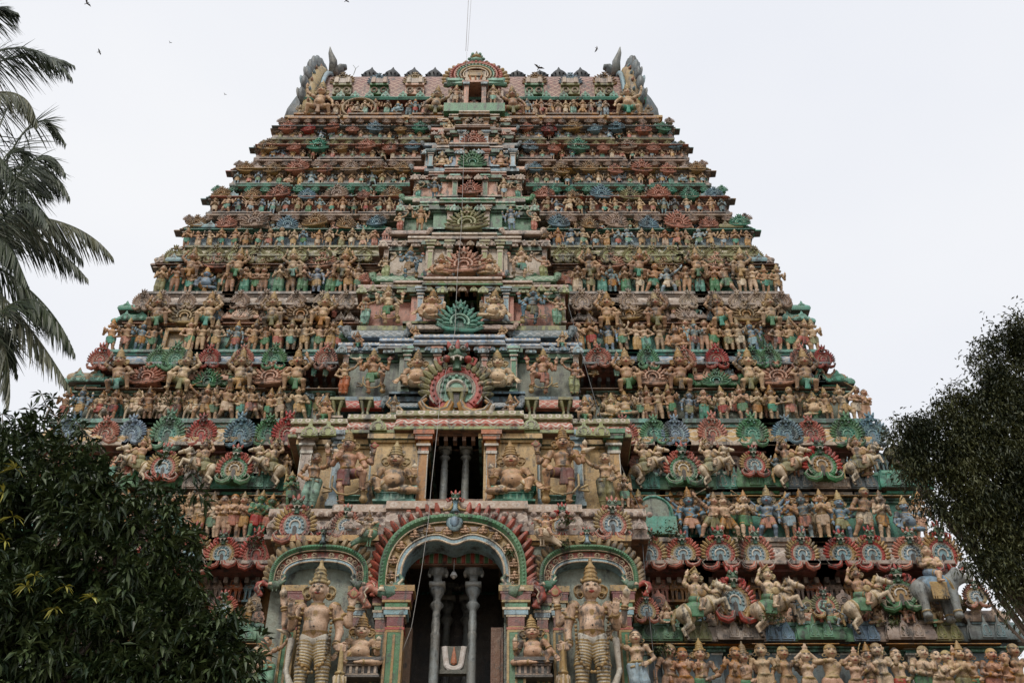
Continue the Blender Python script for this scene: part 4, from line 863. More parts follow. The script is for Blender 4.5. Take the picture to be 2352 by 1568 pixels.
# big pieces between storeys
def atl(px, y, hp, i, n, side, flip, skin='tan', cloth='teal', kind='atlas'):
    P3 = pos(px, y, -.22+SET[i]*.25); H = zp(y-hp, 0)-zp(y, 0)
    statue('crouching_statue', kind, P3, H*1.0, skin, cloth, flip, '', 'statue')
    return STAT[-1]
HARA = {0: 'K1688,1380,96r K2069,1364,98G K1486,1402,58r K2243,1370,58r S1640,1448,30s S1790,1446,32s S1822,1446,32s S2005,1440,30s S2160,1440,30s B1884,1432,100s K1896,1392,60y K512,1400,60r K370,1390,90r S420,1446,34s S590,1446,30s O2252,1440,96l',
        1: 'K1570,1078,84G K1734,1068,66o K1887,1068,82G S1522,1118,26l S1648,1118,26l S1680,1118,26l S1800,1116,26l S1832,1116,26l S1960,1112,26l O2066,1062,84v K540,1078,84G K375,1072,66o S300,1112,26l S440,1112,26l S470,1112,26l S600,1116,26l S632,1116,26l',
        2: 'F1499,868,86s F1785,868,86s F1644,876,62g B1644,892,100g O1895,890,74h F338,868,86s F620,868,86s F476,876,62g B476,892,100g O208,890,78h',
        3: 'F1446,724,74h F1713,724,74h F1578,726,54l B1578,740,88l O1822,728,62t F423,728,74h F690,724,74h F558,726,54l B558,740,88l O312,728,62t S1505,748,20l S1640,748,20l S630,748,20l S485,748,20l',
        4: 'F1404,606,62s F1649,606,62s F1527,612,44h B1527,622,76h O1745,616,54l F500,606,62s F738,606,62s F602,612,44h B602,622,76h O390,616,54l'}
BRC = dict(s='bars', g='barg', h='baro', l='barl', v='baro', t='barg', r='barr', b='barb')
def barr(px, y, wp, c, off, parent, rpx=None, horns=True, bag=None):
    a = pos(px, y, off); w = wp*px2m(y, off); r = (rpx*px2m(y, off)) if rpx else w*.2
    M = Matrix.Translation(a)@Matrix.Diagonal((w/2.0, r/.45, r/.45, 1)); cc = KCOL.get(c, KCOL['s'])[0]
    o = place(PBR, 'barrel_roof', M, (SCALE[BRC[c]], cc, cc if c in 'ghltv' else 'slate', 'white'), parent, bag); return o
for i, s in HARA.items():
    off = .0+SET[i]*.3
    for t in s.split():
        k = t[0]; x, y, w = t[1:-1].split(','); x, y, w = float(x), float(y), float(w); c = t[-1]
        if k == 'K': put_kudu(x, y, w*1.02, c, off-.55, parent=STOREY[i])
        elif k == 'F': put_kudu(x, y, w, c, off-.30, 'fan', parent=STOREY[i])
        elif k == 'S':
            a = pos(x, y, off+.1); sc = w*px2m(y); place(PSH, 'shrine_front', Matrix.Translation(a)@Matrix.Diagonal((sc, sc, sc*1.25, 1)), (KCOL[c][0], 'pinkw', 'dark', KCOL[c][0]), STOREY[i])
        elif k == 'B': barr(x, y, w, c, off+.1, STOREY[i])
        elif k == 'O':
            a = pos(x, y, off+.35); sc = w*px2m(y)/1.3; place(PKT, 'corner_roof', TM(*a, s=sc), (KCOL[c][0], KCOL[c][5], 'dark'), STOREY[i])
# small roofs above the figures and pilasters behind them
MR = {0: (1486, 1438, '1515,94,green,mint 1600,60,olive,lime 1697,118,lilac,pinkw 1788,62,blue,sky 1880,120,green,mint 1985,56,blue,sky 2086,122,lilac,pinkw 2173,62,olive,lime 2272,120,slate,sky 540,100,green,mint 420,110,lilac,pinkw'),
      1: (1138, 1096, '1482,60,teal,mint 1585,108,green,mint 1672,56,teal,white 1746,128,green,mint 1835,58,slate,white 1903,92,pinkw,white 1980,60,slate,white 2065,110,teal,mint 540,98,teal,mint 455,60,lilac,white 612,60,teal,mint 350,110,green,mint'),
      2: (893, 872, '1480,60,sky,white 1525,54,mint,white 1640,110,salmon,pinkw 1735,60,green,mint 1786,84,slate,sky 1870,46,blue,white 1900,80,teal,mint 650,60,lilac,white 620,84,green,mint 560,50,blue,white 480,110,salmon,pinkw 400,50,ochre,cream 338,84,lilac,white 208,84,teal,mint'),
      3: (752, 736, '1340,40,lilac,white 1446,78,ochre,cream 1505,40,slate,white 1578,90,lilac,white 1640,40,blue,white 1713,80,ochre,cream 1822,64,teal,mint 795,40,lilac,white 690,78,ochre,cream 630,40,slate,white 558,90,salmon,white 490,40,blue,white 312,70,teal,mint'),
      4: (622, 612, '1404,66,salmon,pinkw 1463,40,teal,mint 1527,76,ochre,cream 1590,40,teal,mint 1649,66,salmon,pinkw 1745,54,lilac,white 738,66,salmon,pinkw 680,40,teal,mint 602,76,ochre,cream 547,40,teal,mint 500,66,salmon,pinkw 390,54,lilac,white')}
PILC = ['teal', 'teal', 'salmon', 'sky', 'salmon']; PIC2 = ['mint', 'mint', 'teal', 'lilac', 'teal']
for i, (yb, yt, s) in MR.items():
    for n, t in enumerate(s.split()):
        x, w, c, cw = t.split(','); x = float(x); w = float(w)
        mroof(x, yb, w, c, SET[i]*.62, STOREY[i], yt, cw)
        for e in (-1, 1):
            if i < 4 or w > 50: pil(x+e*w*.30, TIERS[i][0], yb+1, (PILC[i], c)[n % 2], SET[i]*.86, .2 if i < 2 else .16, STOREY[i], cw)
# framed niche on the fourth ledge, oval niche on the second
def frame(px, py, w, h, off, c, parent):
    a = pos(px, py, off); s = px2m(py, off); w, h = w*s, h*s; m = MD(); 
    m.box(-w/2, w/2, .06, .2, 0, h, 1)
    for x0, x1, z0, z1 in ((-w/2, w/2, 0, .1*h), (-w/2, w/2, .9*h, h), (-w/2, -w*.4, .1*h, .9*h), (w*.4, w/2, .1*h, .9*h)): m.box(x0, x1, -.12, .2, z0, z1, 0)
    m.tube([(-w*.39, -.10, .12*h), (w*.39, -.10, .12*h), (w*.39, -.10, .88*h), (-w*.39, -.10, .88*h)], .02, 2, n=4, closed=True)
    kid('framed_niche', mesh_from(m, 'niche', [c, 'goldd', 'cream']), parent, Matrix.Translation(a))
frame(403, 808, 66, 66, .05, 'ochre', STOREY[3])
a = pos(1508, 1241, .1); m = MD(); o = np.concatenate([[(-.55, .9), (-.55, .0), (.55, .0), (.55, .9)], arcpts(.55, 0, 180, 9, .75, 1.0)[:, (0, 2)]]); o = np.concatenate([[(.55, .0)], arcpts(.55, 0, 180, 10, .75, 1.0)[:, (0, 2)], [(-.55, 0)]])
m.plate(o, -.05, .2, 0); o2 = o*(.8, .86)+(0, .35); m.plate(o2, -.09, .1, 1); m.box(-.6, .6, -.38, .2, 0, .72, 2); m.tube(np.array([(x, -.09, z) for x, z in o]), .05, 2, n=5, closed=True)
kid('arched_niche', mesh_from(m, 'niche2', ['teal', 'wall', 'teal']), STOREY[1], Matrix.Translation(a)@Matrix.Diagonal((.95, 1, .80, 1)))

# small shrines and plaques crowding the gaps, one relief per tower
CLW = [42, 36, 30, 26, 22, 20, 17, 16, 14, 13]; rc = random.Random(3)
POG = proto(('ogee_s',), lambda: (lambda m: (ogee(m, 0, 0, 1, 1.05, 0, 0, 1), m)[1])(MD()), ('olive', 'white'))
def edge(i, y, side):
    z = zp(y); W = WZ(z)-.25; lo, hi = 0, 2352
    A = onface(1176, y); k = px2m(y); return 1176+(side*W-A[0])/k
for i, t in enumerate(TIERS):
    a, b = BAYPX[i]; w = CLW[i]
    for x0, x1 in ((edge(i, t[2], -1)+w*.4, a), (b, edge(i, t[2], 1)-w*.4)):
        n = int((x1-x0)/w/1.02)
        for k in range(n):
            x = x0+(x1-x0)*(k+.5)/n+rc.uniform(-2, 2); q = pos(x, t[2]-w*(.22 if i < 5 else .1), SET[i]*(.40 if i < 5 else .3)); sc = w*px2m(t[2])*rc.uniform(.98, 1.2); c = rc.choice(('salmon', 'salmon', 'lilac', 'teal', 'olive', 'sky', 'goldd', 'pinkw'))
            if rc.random() < .75: place(PSH, '', Matrix.Translation(q)@Matrix.Diagonal((sc, sc, sc*rc.uniform(1.0, 1.25), 1)), (c, rc.choice(('pinkw', 'cream', 'lilac')), 'dark', c), bag=SMALLB)
            else: put_kudu(x, t[2]-w*.45, w*.9, rc.choice('shlgbtv'), SET[i]*.55, rc.choice(('fan', 'arch')), bag=SMALLB)
    if i < 4:
        for x0, x1 in ((edge(i, t[3], -1)+w*.4, a), (b, edge(i, t[3], 1)-w*.4)):
            n = int((x1-x0)/w/1.05)
            for k in range(n):
                x = x0+(x1-x0)*(k+.5)/n; q = pos(x, t[2]-w*(.95 if i else 1.3), SET[i]*.78); sc = w*px2m(t[2])*1.1; c = rc.choice(('salmon', 'orange', 'pinkw', 'teal', 'ochre', 'sky'))
                place(PSH, '', Matrix.Translation(q)@Matrix.Diagonal((sc, sc, sc*1.15, 1)), (c, 'pinkw', 'dark', c), bag=SMALLB)
    for x0, x1 in ((edge(i, t[3], -1)+4, a), (b, edge(i, t[3], 1)-4)):
        w2 = w*.62; n = int((x1-x0)/w2/1.25)
        for k in range(n):
            x = x0+(x1-x0)*(k+.5)/n+rc.uniform(-1, 1); q = pos(x, (t[3]*.75+t[4]*.25), -.10); sc = w2*px2m(t[3])*rc.uniform(.85, 1.15)
            place(POG, '', TM(*q, s=sc), (rc.choice((TCOR[i], TTOP[i], 'lilac', 'teal' if i > 4 else 'goldd')) , rc.choice(('pinkw', 'cream', TTOP[i]))), bag=SMALLB)
    for e in (-1, 1):        # corner roofs smooth the stepped outline
        if i >= 4:
            x = edge(i, t[2], e)-e*w*.95; q = pos(x, t[1]-2, .12); place(PKT, '', TM(*q, s=w*2.5*px2m(t[2])/1.3), (rc.choice(('teal', 'lilac', 'olive', 'sky')), 'pinkw', 'dark'), bag=SMALLB)
# ------------------------------------------------------------------ projecting centre bay
# storey: ledge row, pilaster top, cornice underside, cornice top, cornice ends (left, right), opening (left, right, top), forward offset, colours
CB = [dict(r=(1640, 1330, 1240, 1172), x=(605, 1492), o=(905, 1158, 1262), off=-1.5, wall='wall', cor='pinkw', top='pinkw', lip='purple'),
      dict(r=(1168, 1022, 1006, 964), x=(660, 1452), o=(980, 1112, 1014), off=-1.45, wall='ochre', cor='brick', top='mint', lip='lime'),
      dict(r=(906, 823, 812, 788), x=(772, 1340), o=(1008, 1102, 808), off=-1.15, wall='wall', cor='blue', top='blue', lip='slate'),
      dict(r=(745, 682, 674, 655), x=(818, 1308), o=(1022, 1106, 671), off=-1.0, wall='salmon', cor='olive', top='lime', lip='green'),
      dict(r=(641, 576, 568, 553), x=(868, 1266), o=(1040, 1106, 565), off=-.9, wall='pinkw', cor='lilac', top='pinkw', lip='purple'),
      dict(r=(530, 491, 485, 473), x=(908, 1240), o=(1046, 1106, 484), off=-.8, wall='green', cor='green', top='mint', lip='deep'),
      dict(r=(456, 420, 414, 404), x=(940, 1208), o=(1054, 1106, 405), off=-.7, wall='salmon', cor='salmon', top='pinkw', lip='brown'),
      dict(r=(387, 359, 355, 346), x=(966, 1192), o=(1064, 1108, 354), off=-.62, wall='blue', cor='blue', top='sky', lip='slate'),
      dict(r=(336, 314, 311, 304), x=(988, 1184), o=(1070, 1108, 310), off=-.55, wall='salmon', cor='salmon', top='lilac', lip='brown'),
      dict(r=(300, 284, 281, 272), x=(1003, 1176), o=(1076, 1108, 281), off=-.5, wall='ochre', cor='ochre', top='pinkw', lip='brown')]
CBX = []
for j, c in enumerate(CB):
    off = c['off']; z0, zA, zC, zD = (zp(y, off) for y in c['r']); yl = YF(z0)+off
    hw = (onface(c['x'][1], c['r'][2], off)[0]-onface(c['x'][0], c['r'][2], off)[0])/2
    s = .55 if j < 2 else .45-.02*j; Yw = yl+s; zo = zp(c['o'][2], off+s)
    yy_ = (c['r'][0]+c['r'][3])/2 if j else 1440; xl, xr = onface(c['o'][0], yy_, off+s)[0], onface(c['o'][1], yy_, off+s)[0]; d = (xr-xl)/2; xc = (xl+xr)/2; c['xc'] = xc
    c.update(z0=z0, zA=zA, zC=zC, zD=zD, yl=yl, hw=hw, Yw=Yw, zo=zo, d=d, s=s); ww = hw-s; Yb = Yw+3.2+j*.1
    top = zp(CB[j+1]['r'][0], CB[j+1]['off']) if j < 9 else zD
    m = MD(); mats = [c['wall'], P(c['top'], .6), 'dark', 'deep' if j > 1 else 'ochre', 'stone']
    def half(sd, off_, y):
        p = [(d, Yb), (d, y), (ww+off_, y), (ww+off_, Yb)]
        return p if sd > 0 else [(-a, b) for a, b in p][::-1]
    for sd in (1, -1):
        jg = .3 if j else .02
        p = [(d, Yb), (d, Yw-jg), (d+.42*(ww-d), Yw-jg), (d+.42*(ww-d), Yw), (ww, Yw), (ww, Yb)]
        if sd < 0: p = [(-a, b) for a, b in p][::-1]
        c['path'] = p
        zt = zC
        m.sweep(p, [(s*.55, z0-.05), (s*.55, z0+.04), (.06, z0+.06), (.06, z0+.12), (0, z0+.12), (0, zt-.25), (.07, zt-.25), (.07, zt-.17), (.16, zt-.17), (.16, zt)], [1, 1, 1, 1, 0, 3, 3, 1, 3], caps=False)
    m.box(-d, d, Yw-.28, Yw+.35, zo, zC, 3)                         # lintel
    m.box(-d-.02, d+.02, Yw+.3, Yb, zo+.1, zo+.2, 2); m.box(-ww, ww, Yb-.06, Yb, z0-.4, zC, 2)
    m.box(-ww-.2, ww+.2, Yw-.4, Yb, z0-.25, z0-.06, 1)
    if j == 0: m.box(-ww-.2, ww+.2, Yw-.3, Yb, z0-1.2, z0-.2, 0)
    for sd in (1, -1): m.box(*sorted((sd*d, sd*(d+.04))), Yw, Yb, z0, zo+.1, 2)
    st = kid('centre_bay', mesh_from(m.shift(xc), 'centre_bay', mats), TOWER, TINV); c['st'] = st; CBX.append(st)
    m = MD(); H = zD-zC; q = hw-s; sp = s+.05
    y1 = YF(zC)+off+s
    p = [(-hw+s, Yb), (-hw+s, y1), (-q*.62, y1), (-q*.62, y1-.22), (-q*.30, y1-.22), (-q*.30, y1-.40), (q*.30, y1-.40), (q*.30, y1-.22), (q*.62, y1-.22), (q*.62, y1), (hw-s, y1), (hw-s, Yb)]
    m.sweep(p, [(-s*.9, zC), (s*.55, zC), (s*.55, zC+.03), (s-.02, zC+.03), (s, zC+.05), (s, zC+.05+.13*H), (s-.07, zC+.06+.13*H), (s-.02, zC+.35*H), (s-.05, zC+.56*H), (s-.12, zC+.70*H), (s-.12, zC+.74*H), (s-.02, zC+.76*H), (s-.03, zD), (-.6, zD+.01), (-1.6, zD+.02)],
            [3, 3, 3, 1, 1, 4, 0, 0, 0, 4, 4, 4, 2, 2], caps=False)
    CM = [ZIG['brick'] if j == 1 else DIA.get(c['cor'], DIA['lilac']), P(c['lip'], .5), P(c['top'], .62), 'brown', BEAD['olive' if j == 1 else c['top'] if c['top'] in BEAD else 'pinkw']]
    n = int(q*2/.26)
    for k in range(n):
        x = -q+.1+(2*q-.2)*k/(n-1); yy = y1-(.40 if abs(x) < q*.3 else .22 if abs(x) < q*.62 else 0); m.box(x-.055, x+.055, yy-.28*s-.1, yy, zC-.16, zC-.004, 3)
    xcc = (onface(c['x'][1], c['r'][2], off)[0]+onface(c['x'][0], c['r'][2], off)[0])/2
    kid('cornice', mesh_from(m.shift(xcc), 'cornice', CM), st)
# gate-bay columns behind the openings
def column(X, off, zb, zt, w, parent, c='stone'):
    m = MD(); h = zt-zb
    m.box(-w*.75, w*.75, -w*.75, w*.75, 0, h*.16, 0); m.box(-w*.9, w*.9, -w*.9, w*.9, h*.13, h*.16, 0)
    m.lathe([(w*.68, h*.16), (w*.62, h*.2), (w*.56, h*.62), (w*.6, h*.63), (w*.6, h*.64), (w*.5, h*.65), (w*.56, h*.69), (w*.46, h*.72), (w*.52, h*.73), (w*.46, h*.745), (w*.5, h*.755), (w*.85, h*.775), (w*.86, h*.785), (w*.52, h*.80), (w*.5, h*.815), (w*.85, h*.84), (w*.98, h*.862)], 0, n=8)
    m.box(-w*1.0, w*1.0, -w*1.0, w*1.0, h*.866, h*.885, 1); m.box(-w*.5, w*.5, -w*.5, w*.5, h*.885, h*.93, 0)
    m.box(-w*1.15, w*1.15, -w*.45, w*.45, h*.935, h*.97, 0); m.box(-w*.8, w*.8, -w*.6, w*.6, h*.93, h, 0)
    for e in (-1, 1): m.blob((e*w*1.05, 0, h*.945), (w*.3, w*.42, h*.022), 1)

    kid('column', mesh_from(m, 'column', [c, mat('stone_light', (.34, .36, .34), .2)], smooth=True), parent, Matrix.Translation((X, off, zb)))
c = CB[0]
for px in (1000, 1085): 
    P3 = at(px, 1450, c['Yw']+.75); column(P3[0], c['Yw']+.75, c['z0']-1.0, zp(1318, c['off']+c['s']+.75), .21, c['st'])
for px in (1020, 1066):
    P3 = at(px+6, 1450, c['Yw']+2.9); column(P3[0], c['Yw']+2.8, c['z0']-1.0, zp(1350, c['off']+c['s']+2.9), .22, c['st'])
c = CB[1]
for px in (1020, 1069):
    P3 = at(px, 1090, c['Yw']+.35); column(P3[0], c['Yw']+.35, c['z0']-.05, c['zo']+.05, .19, c['st'])
for j in (2, 3, 4, 6):
    c = CB[j]
    for e in (-1, 1): column(c['xc']+e*c['d']*.48, c['Yw']+.3, c['z0']-.05, c['zo']+.1, c['d']*.16, c['st'])
# hall seen through the big opening: beams, brown jamb boards and the painted board
c = CB[0]; st0 = c['st']; Y1 = c['Yw']
m = MD(); d = c['d']; m.box(-d, d, Y1+.6, Y1+.9, zp(1318, c['off']+c['s']+.6), zp(1262, c['off']+c['s']+.6)+1.2, 0)
fr = mat('frieze', PAL['brick'], .15, pattern='stripes', ps=(1, 1), p2=(.10, .22, .08))
m.box(-d, d, Y1+.5, Y1+.62, zp(1321, c['off']+c['s']+.5), zp(1296, c['off']+c['s']+.5), 3); zf = zp(1306, c['off']+c['s']+.5)
m.box(-d, d, Y1+.44, Y1+.62, zp(1295, c['off']+c['s']+.45), zp(1290, c['off']+c['s']+.45), 2)
for k in range(22):
    x = -d+.12+(2*d-.24)*k/21; hh = zp(1296, c['off']+c['s']+.5)-zp(1318, c['off']+c['s']+.5); zb = zp(1318, c['off']+c['s']+.5)
    m.box(x-.045, x+.045, Y1+.46, Y1+.5, zb, zb+hh*.9, 1 if k % 2 else 4); m.box(x+.055, x+.068, Y1+.455, Y1+.5, zb, zb+hh, 2)
for k in range(11):
    x = -d+.3+(2*d-.6)*k/10; m.blob((x, Y1+.44, zp(1281, c['off']+c['s']+.45)), (.10, .05, .075), 1 if k % 2 else 4)
m.box(-d, d, Y1+.45, Y1+.6, zp(1290, c['off']+c['s']+.45), zp(1268, c['off']+c['s']+.45), 3)
kid('painted_beam', mesh_from(m.shift(c['xc']), 'painted_beam', ['brown', 'red', 'cream', 'brown', 'green']), st0)
for x0, x1 in ((912, 948), (1128, 1156)):
    m = MD(); a, b = at(x0, 1450, Y1+1.0)[0], at(x1, 1450, Y1+1.0)[0]; m.box(a, b, Y1+.9, Y1+1.1, c['z0']-1, c['z0']+2.9, 0)
    m.box(a+.08, b-.08, Y1+.86, Y1+.9, c['z0']-.6, c['z0']+2.6, 1); kid('door_leaf', mesh_from(m, 'door_leaf', [mat('wood', (.20, .10, .045), .35), mat('wood2', (.25, .14, .07), .4)]), st0)
# board with the white U mark and orange stroke
a = at(1042, 1546, Y1-.05+1.0); w, h = .66, 1.02; m = MD()
b0 = at(1010, 1540, Y1+.95); b1 = at(1073, 1540, Y1+.95); w = b1[0]-b0[0]; z0 = at(1040, 1540, Y1+.95)[2]; z1 = at(1040, 1483, Y1+.95)[2]; h = z1-z0
m.box(-w/2, w/2, 0, .06, 0, h, 0); m.box(-w/2-.05, w/2+.05, -.08, .1, -.10, 0, 0)
brd = kid('board', mesh_from(m, 'board', [mat('board_green', (.055, .065, .045), .25), 'white']), st0, Matrix.Translation(((b0[0]+b1[0])/2, Y1+.95, z0)))
m = MD(); t = np.linspace(0, math.pi, 14); U = [(-.36*w, -.03, h*.97)]+[(-.27*w*math.cos(q)-.0, -.03, h*.28-.20*h*math.sin(q)) for q in t]+[(.36*w, -.03, h*.97)]
m.tube(U, .058*w/.66*1.15, 0, n=6, flat=.3, up=(0, 1, 0)); kid('white_mark', mesh_from(m, 'mark', [mat('mark_white', (.75, .70, .66), .08)]), brd)
m = MD(); m.tube([(0, -.035, h*.95), (0, -.035, h*.6), (0, -.035, h*.3), (0, -.035, h*.22)], [.01, .05*w/.66, .075*w/.66, .02], 0, n=6, flat=.3); kid('orange_mark', mesh_from(m, 'mark2', [mat('mark_orange', (.50, .12, .03), .1)]), brd)
# lamp hanging in the opening
a = at(1042, 1322, Y1+.3); m = MD(); m.lathe([(.02, .12), (.06, .10), (.10, .0), (.085, -.02), (.05, -.03)], 0, n=12); m.blob((0, 0, -.04), (.05, .05, .05), 1); m.tube([(0, 0, .12), (0, 0, .5)], .008, 0, n=5)
L = link('hanging_lamp', mesh_from(m, 'lamp', [mat('lamp_metal', (.4, .4, .38), 0, rough=.3, weather=False), 'white'], smooth=True), None, Matrix.Translation(a)); tag(L, 'small round metal lamp hanging under the painted beam of the big opening', 'lamp')
# ---- makara arches
def makara():
    S = SDF(); g = 0
    S.ell((0, 0, 0), (.22, .12, .17), k=.05); S.ell((.16, 0, .10), (.14, .10, .12), k=.05)
    S.seg((.22, 0, .14), (.30, -.01, .30), .07, .05, k=.03); S.seg((.30, 0, .30), (.24, 0, .40), .05, .03, k=.02); S.seg((.24, 0, .40), (.17, 0, .38), .03, .018, m=4, k=.02)
    S.seg((.20, -.04, .03), (.34, -.04, .16), .06, .03, k=.03); S.seg((.21, -.05, .13), (.31, -.05, .27), .03, .02, m=4, k=.01); S.ell((.09, -.10, .17), (.04, .03, .035), m=4, k=.01); S.pt((.095, -.125, .17), (.02, .02, .018), 3)
    for q in range(7): S.tor((-.02+.03*q, 0, -.02), .165-.012*q, .016, ax=(1, 0, .3), part='body', m=0, k=.01)
    S.ell((-.06, -.11, .02), (.12, .03, .05), m=4, k=.01, rot=rotm('Y', 15)); [S.seg((-.14+.035*q, -.13, .02), (-.20+.03*q, -.12, -.02), .014, .01, m=4, k=.003) for q in range(5)]
    for x in (-.02, .10): S.seg((x, -.03, -.12), (x, -.05, -.22), .035, .022, k=.02)
    pts = [(-.2, 0, .0), (-.36, 0, .10), (-.50, 0, .04), (-.54, 0, -.12), (-.44, 0, -.24), (-.36, 0, -.32), (-.48, 0, -.36)]
    for a, b, r in zip(pts[:-1], pts[1:], (.07, .09, .09, .08, .06, .03)): S.seg(a, b, r, r*.85, m=5, k=.05)
    for a, b in zip([(-.40, -.10, .05), (-.47, -.12, -.06), (-.42, -.12, -.16)], [(-.47, -.12, -.06), (-.42, -.12, -.16), (-.46, -.08, -.27)]): S.seg(a, b, .018, .018, m=4, k=.006)
    return S
ARCH['makara'] = dict(S=makara(), h=1/85., H=1., cache={}, spec=(('body', ('body',)),), disp=None)
def torana(px, pyb, pyt, hwpx, band, off, parent, babies=False, mcol='deep', flame='brick', mid='gold', outer='green', inner='sky', thick=.42, cusp=True, ms=1.2):
    B = pos(px, pyb, off); u = px2m(pyb, off); A = hwpx*u; Hh = zp(pyt, off)-B[2]; n = 61; t = np.linspace(math.radians(-12), math.radians(192), n)
    def curve(k, e=2.5):
        c, s = np.cos(t), np.sin(t); r = (np.abs(c)**e+np.abs(s)**e)**(-1/e); x = A*k*r*c; z = (Hh-(1-k)*A*1.35)*r*s
        if cusp and k < .85: z = z-.10*A*np.exp(-(x/(A*.16))**2)
        return np.stack([x, z], 1)
    ks = [1.0, .91, .775, .70]; m = MD(); mats = [outer, mid, inner, flame, 'cream', 'tanp']
    cs = [curve(k) for k in ks]
    ys = [(-.10, .3), (-.04, .3), (-.12, .5)]
    for b in range(3):
        o, i_ = cs[b], cs[b+1]; y0, y1 = ys[b]; v = np.concatenate([np.c_[o[:, 0], np.full(n, y0), o[:, 1]], np.c_[i_[:, 0], np.full(n, y0), i_[:, 1]], np.c_[o[:, 0], np.full(n, y1), o[:, 1]], np.c_[i_[:, 0], np.full(n, y1), i_[:, 1]]])
        q = []
        for k in range(n-1): q += [(k, k+1, n+k+1, n+k), (2*n+k, k, k+1, 2*n+k+1)[::-1], (n+k, n+k+1, 3*n+k+1, 3*n+k)]
        m.add(v, [tuple(x) for x in q], b if b < 2 else 2)
    def ring(k, r, c, y, nn=None): p = curve(k); m.tube(np.c_[p[:, 0], np.full(n, y), p[:, 1]], r, c, n=5)
    ring(.965, .055*A, 0, -.12); ring(.91, .012*A, 4, -.12); ring(.775, .012*A, 4, -.13); ring(.71, .016*A, 4, -.14)
    pb = curve(.965)
    for k in range(1, n-1, 1): m.blob((pb[k, 0], -.17, pb[k, 1]), (.036*A, .036*A, .036*A), 0, nu=5, nv=4)
    pi_ = curve(.71)
    for k in range(0, n-1):
        for q in (0, .5): p_ = pi_[k]*(1-q)+pi_[k+1]*q; m.blob((p_[0], -.15, p_[1]), (.014*A, .02, .014*A), 4, nu=5, nv=4)
    o = curve(1.05); NF = 30 if babies else 24
    for k in range(NF):
        f = 2+(n-5)*k/(NF-1); i0 = int(f); p_ = o[i0]; 
        if abs(p_[0]) < A*.13: continue
        dx = p_[0]/A; m.blob((p_[0]*1.01, -.02, p_[1]+.03*A), (.10*A, .09, .15*A), 3, axis=(dx*.75, 0, 1 if p_[1] > .2*Hh else .75), nu=7, nv=5, taper=-.25)
        m.blob((p_[0]*1.01, -.09, p_[1]+.03*A), (.010*A, .01, .07*A), 4 if k % 2 else 1, axis=(dx*.75, 0, 1), nu=4, nv=4)
        m.blob((p_[0]*1.05, -.03, p_[1]+.14*A), (.026*A, .03, .026*A), 3, nu=5, nv=4)
    pm = curve(.845); NB = 12 if babies else 15
    for k in range(NB):
        p_ = pm[int(4+(n-9)*k/(NB-1))]
        if abs(p_[0]) < A*.09: continue
        r = .078*A if babies else .050*A
        m.tube([(p_[0]+r*math.cos(a), -.07, p_[1]+r*math.sin(a)) for a in np.linspace(0, 6.28, 13)], .012*A, 1 if babies else 4, n=4)
        if babies:
            s = .052*A; c3 = np.array([p_[0], -.12, p_[1]]); m.blob(c3+(0, 0, s*.9), (s*.55,)*3, 5); m.blob(c3, (s*.6, s*.5, s*.7), 5)
            for e in (-1, 1): m.tube([c3+(e*s*.5, 0, s*.3), c3+(e*s*1.1, -.02, 0), c3+(e*s*.2, -.06, -s*.1)], s*.22, 5, n=5); m.tube([c3+(e*s*.3, 0, -s*.5), c3+(e*s*1.1, -.02, -s*.7), c3+(e*s*.1, -.05, -s*.95)], s*.26, 5, n=5)
        else: 
            for a in np.linspace(0, 5.24, 6): m.blob((p_[0]+r*.6*math.cos(a), -.09, p_[1]+r*.6*math.sin(a)), (r*.28, .02, r*.28), 4, nu=5, nv=4)
    arch = kid('makara_arch', mesh_from(m, 'makara_arch', mats, smooth=True, angle=50), parent, Matrix.Translation(B))
    # beast head at the crown of the arch
    m = MD(); sc = A*.30 if babies else A*.34; face_bits(m, 0, 1.); m.tube([(0, 0, -.1), (0, -.03, -.35), (0, -.02, -.5)], [.10, .07, .16], 2, n=6)
    for e in (-1, 1): m.tube([(e*.06, 0, -.16), (e*.14, -.02, -.38), (e*.34, -.02, -.42), (e*.36, -.02, -.32)], [.05, .05, .04, .02], 3, n=6)
    kid('beast_head', mesh_from(m, 'beast_head', ['brick', 'gold', inner, 'gold', mcol, 'white', 'dark', 'red'], smooth=True), arch, Matrix.Translation((0, -.12, Hh+sc*.85))@Matrix.Diagonal((sc*1.55, sc*1.55, sc*1.55, 1)))
    if babies: 
        m = MD(); m.blob((0, -.16, Hh*.86), (.12*A, .06, .15*A), 0); m.blob((0, -.2, Hh*.86), (.07*A, .05, .09*A), 1); kid('pendant', mesh_from(m, 'pendant', [inner, 'blue'], smooth=True), arch)
    for e in (-1, 1):
        me = arch_parts('makara', True)[0][1]
        p_ = cs[1][0 if e > 0 else -1]
        kid('makara_head', me, arch, Matrix.Translation((p_[0]*.97, -.16, p_[1]-.08*ms))@Matrix.Diagonal((-e*ms, ms*.9, ms, 1)), (mcol, 'green', 'gold', None, 'cream', 'brick'))
    return arch
torana(1040, 1330, 1197, 168, None, CB[0]['off']-.15, CBX[0], babies=True, ms=1.2)
for px in (733, 1352): torana(px, 1332, 1262, 112, None, CB[0]['off']-.12, CBX[0], flame='goldd', mid='brick', inner='sky', cusp=False, ms=.8)
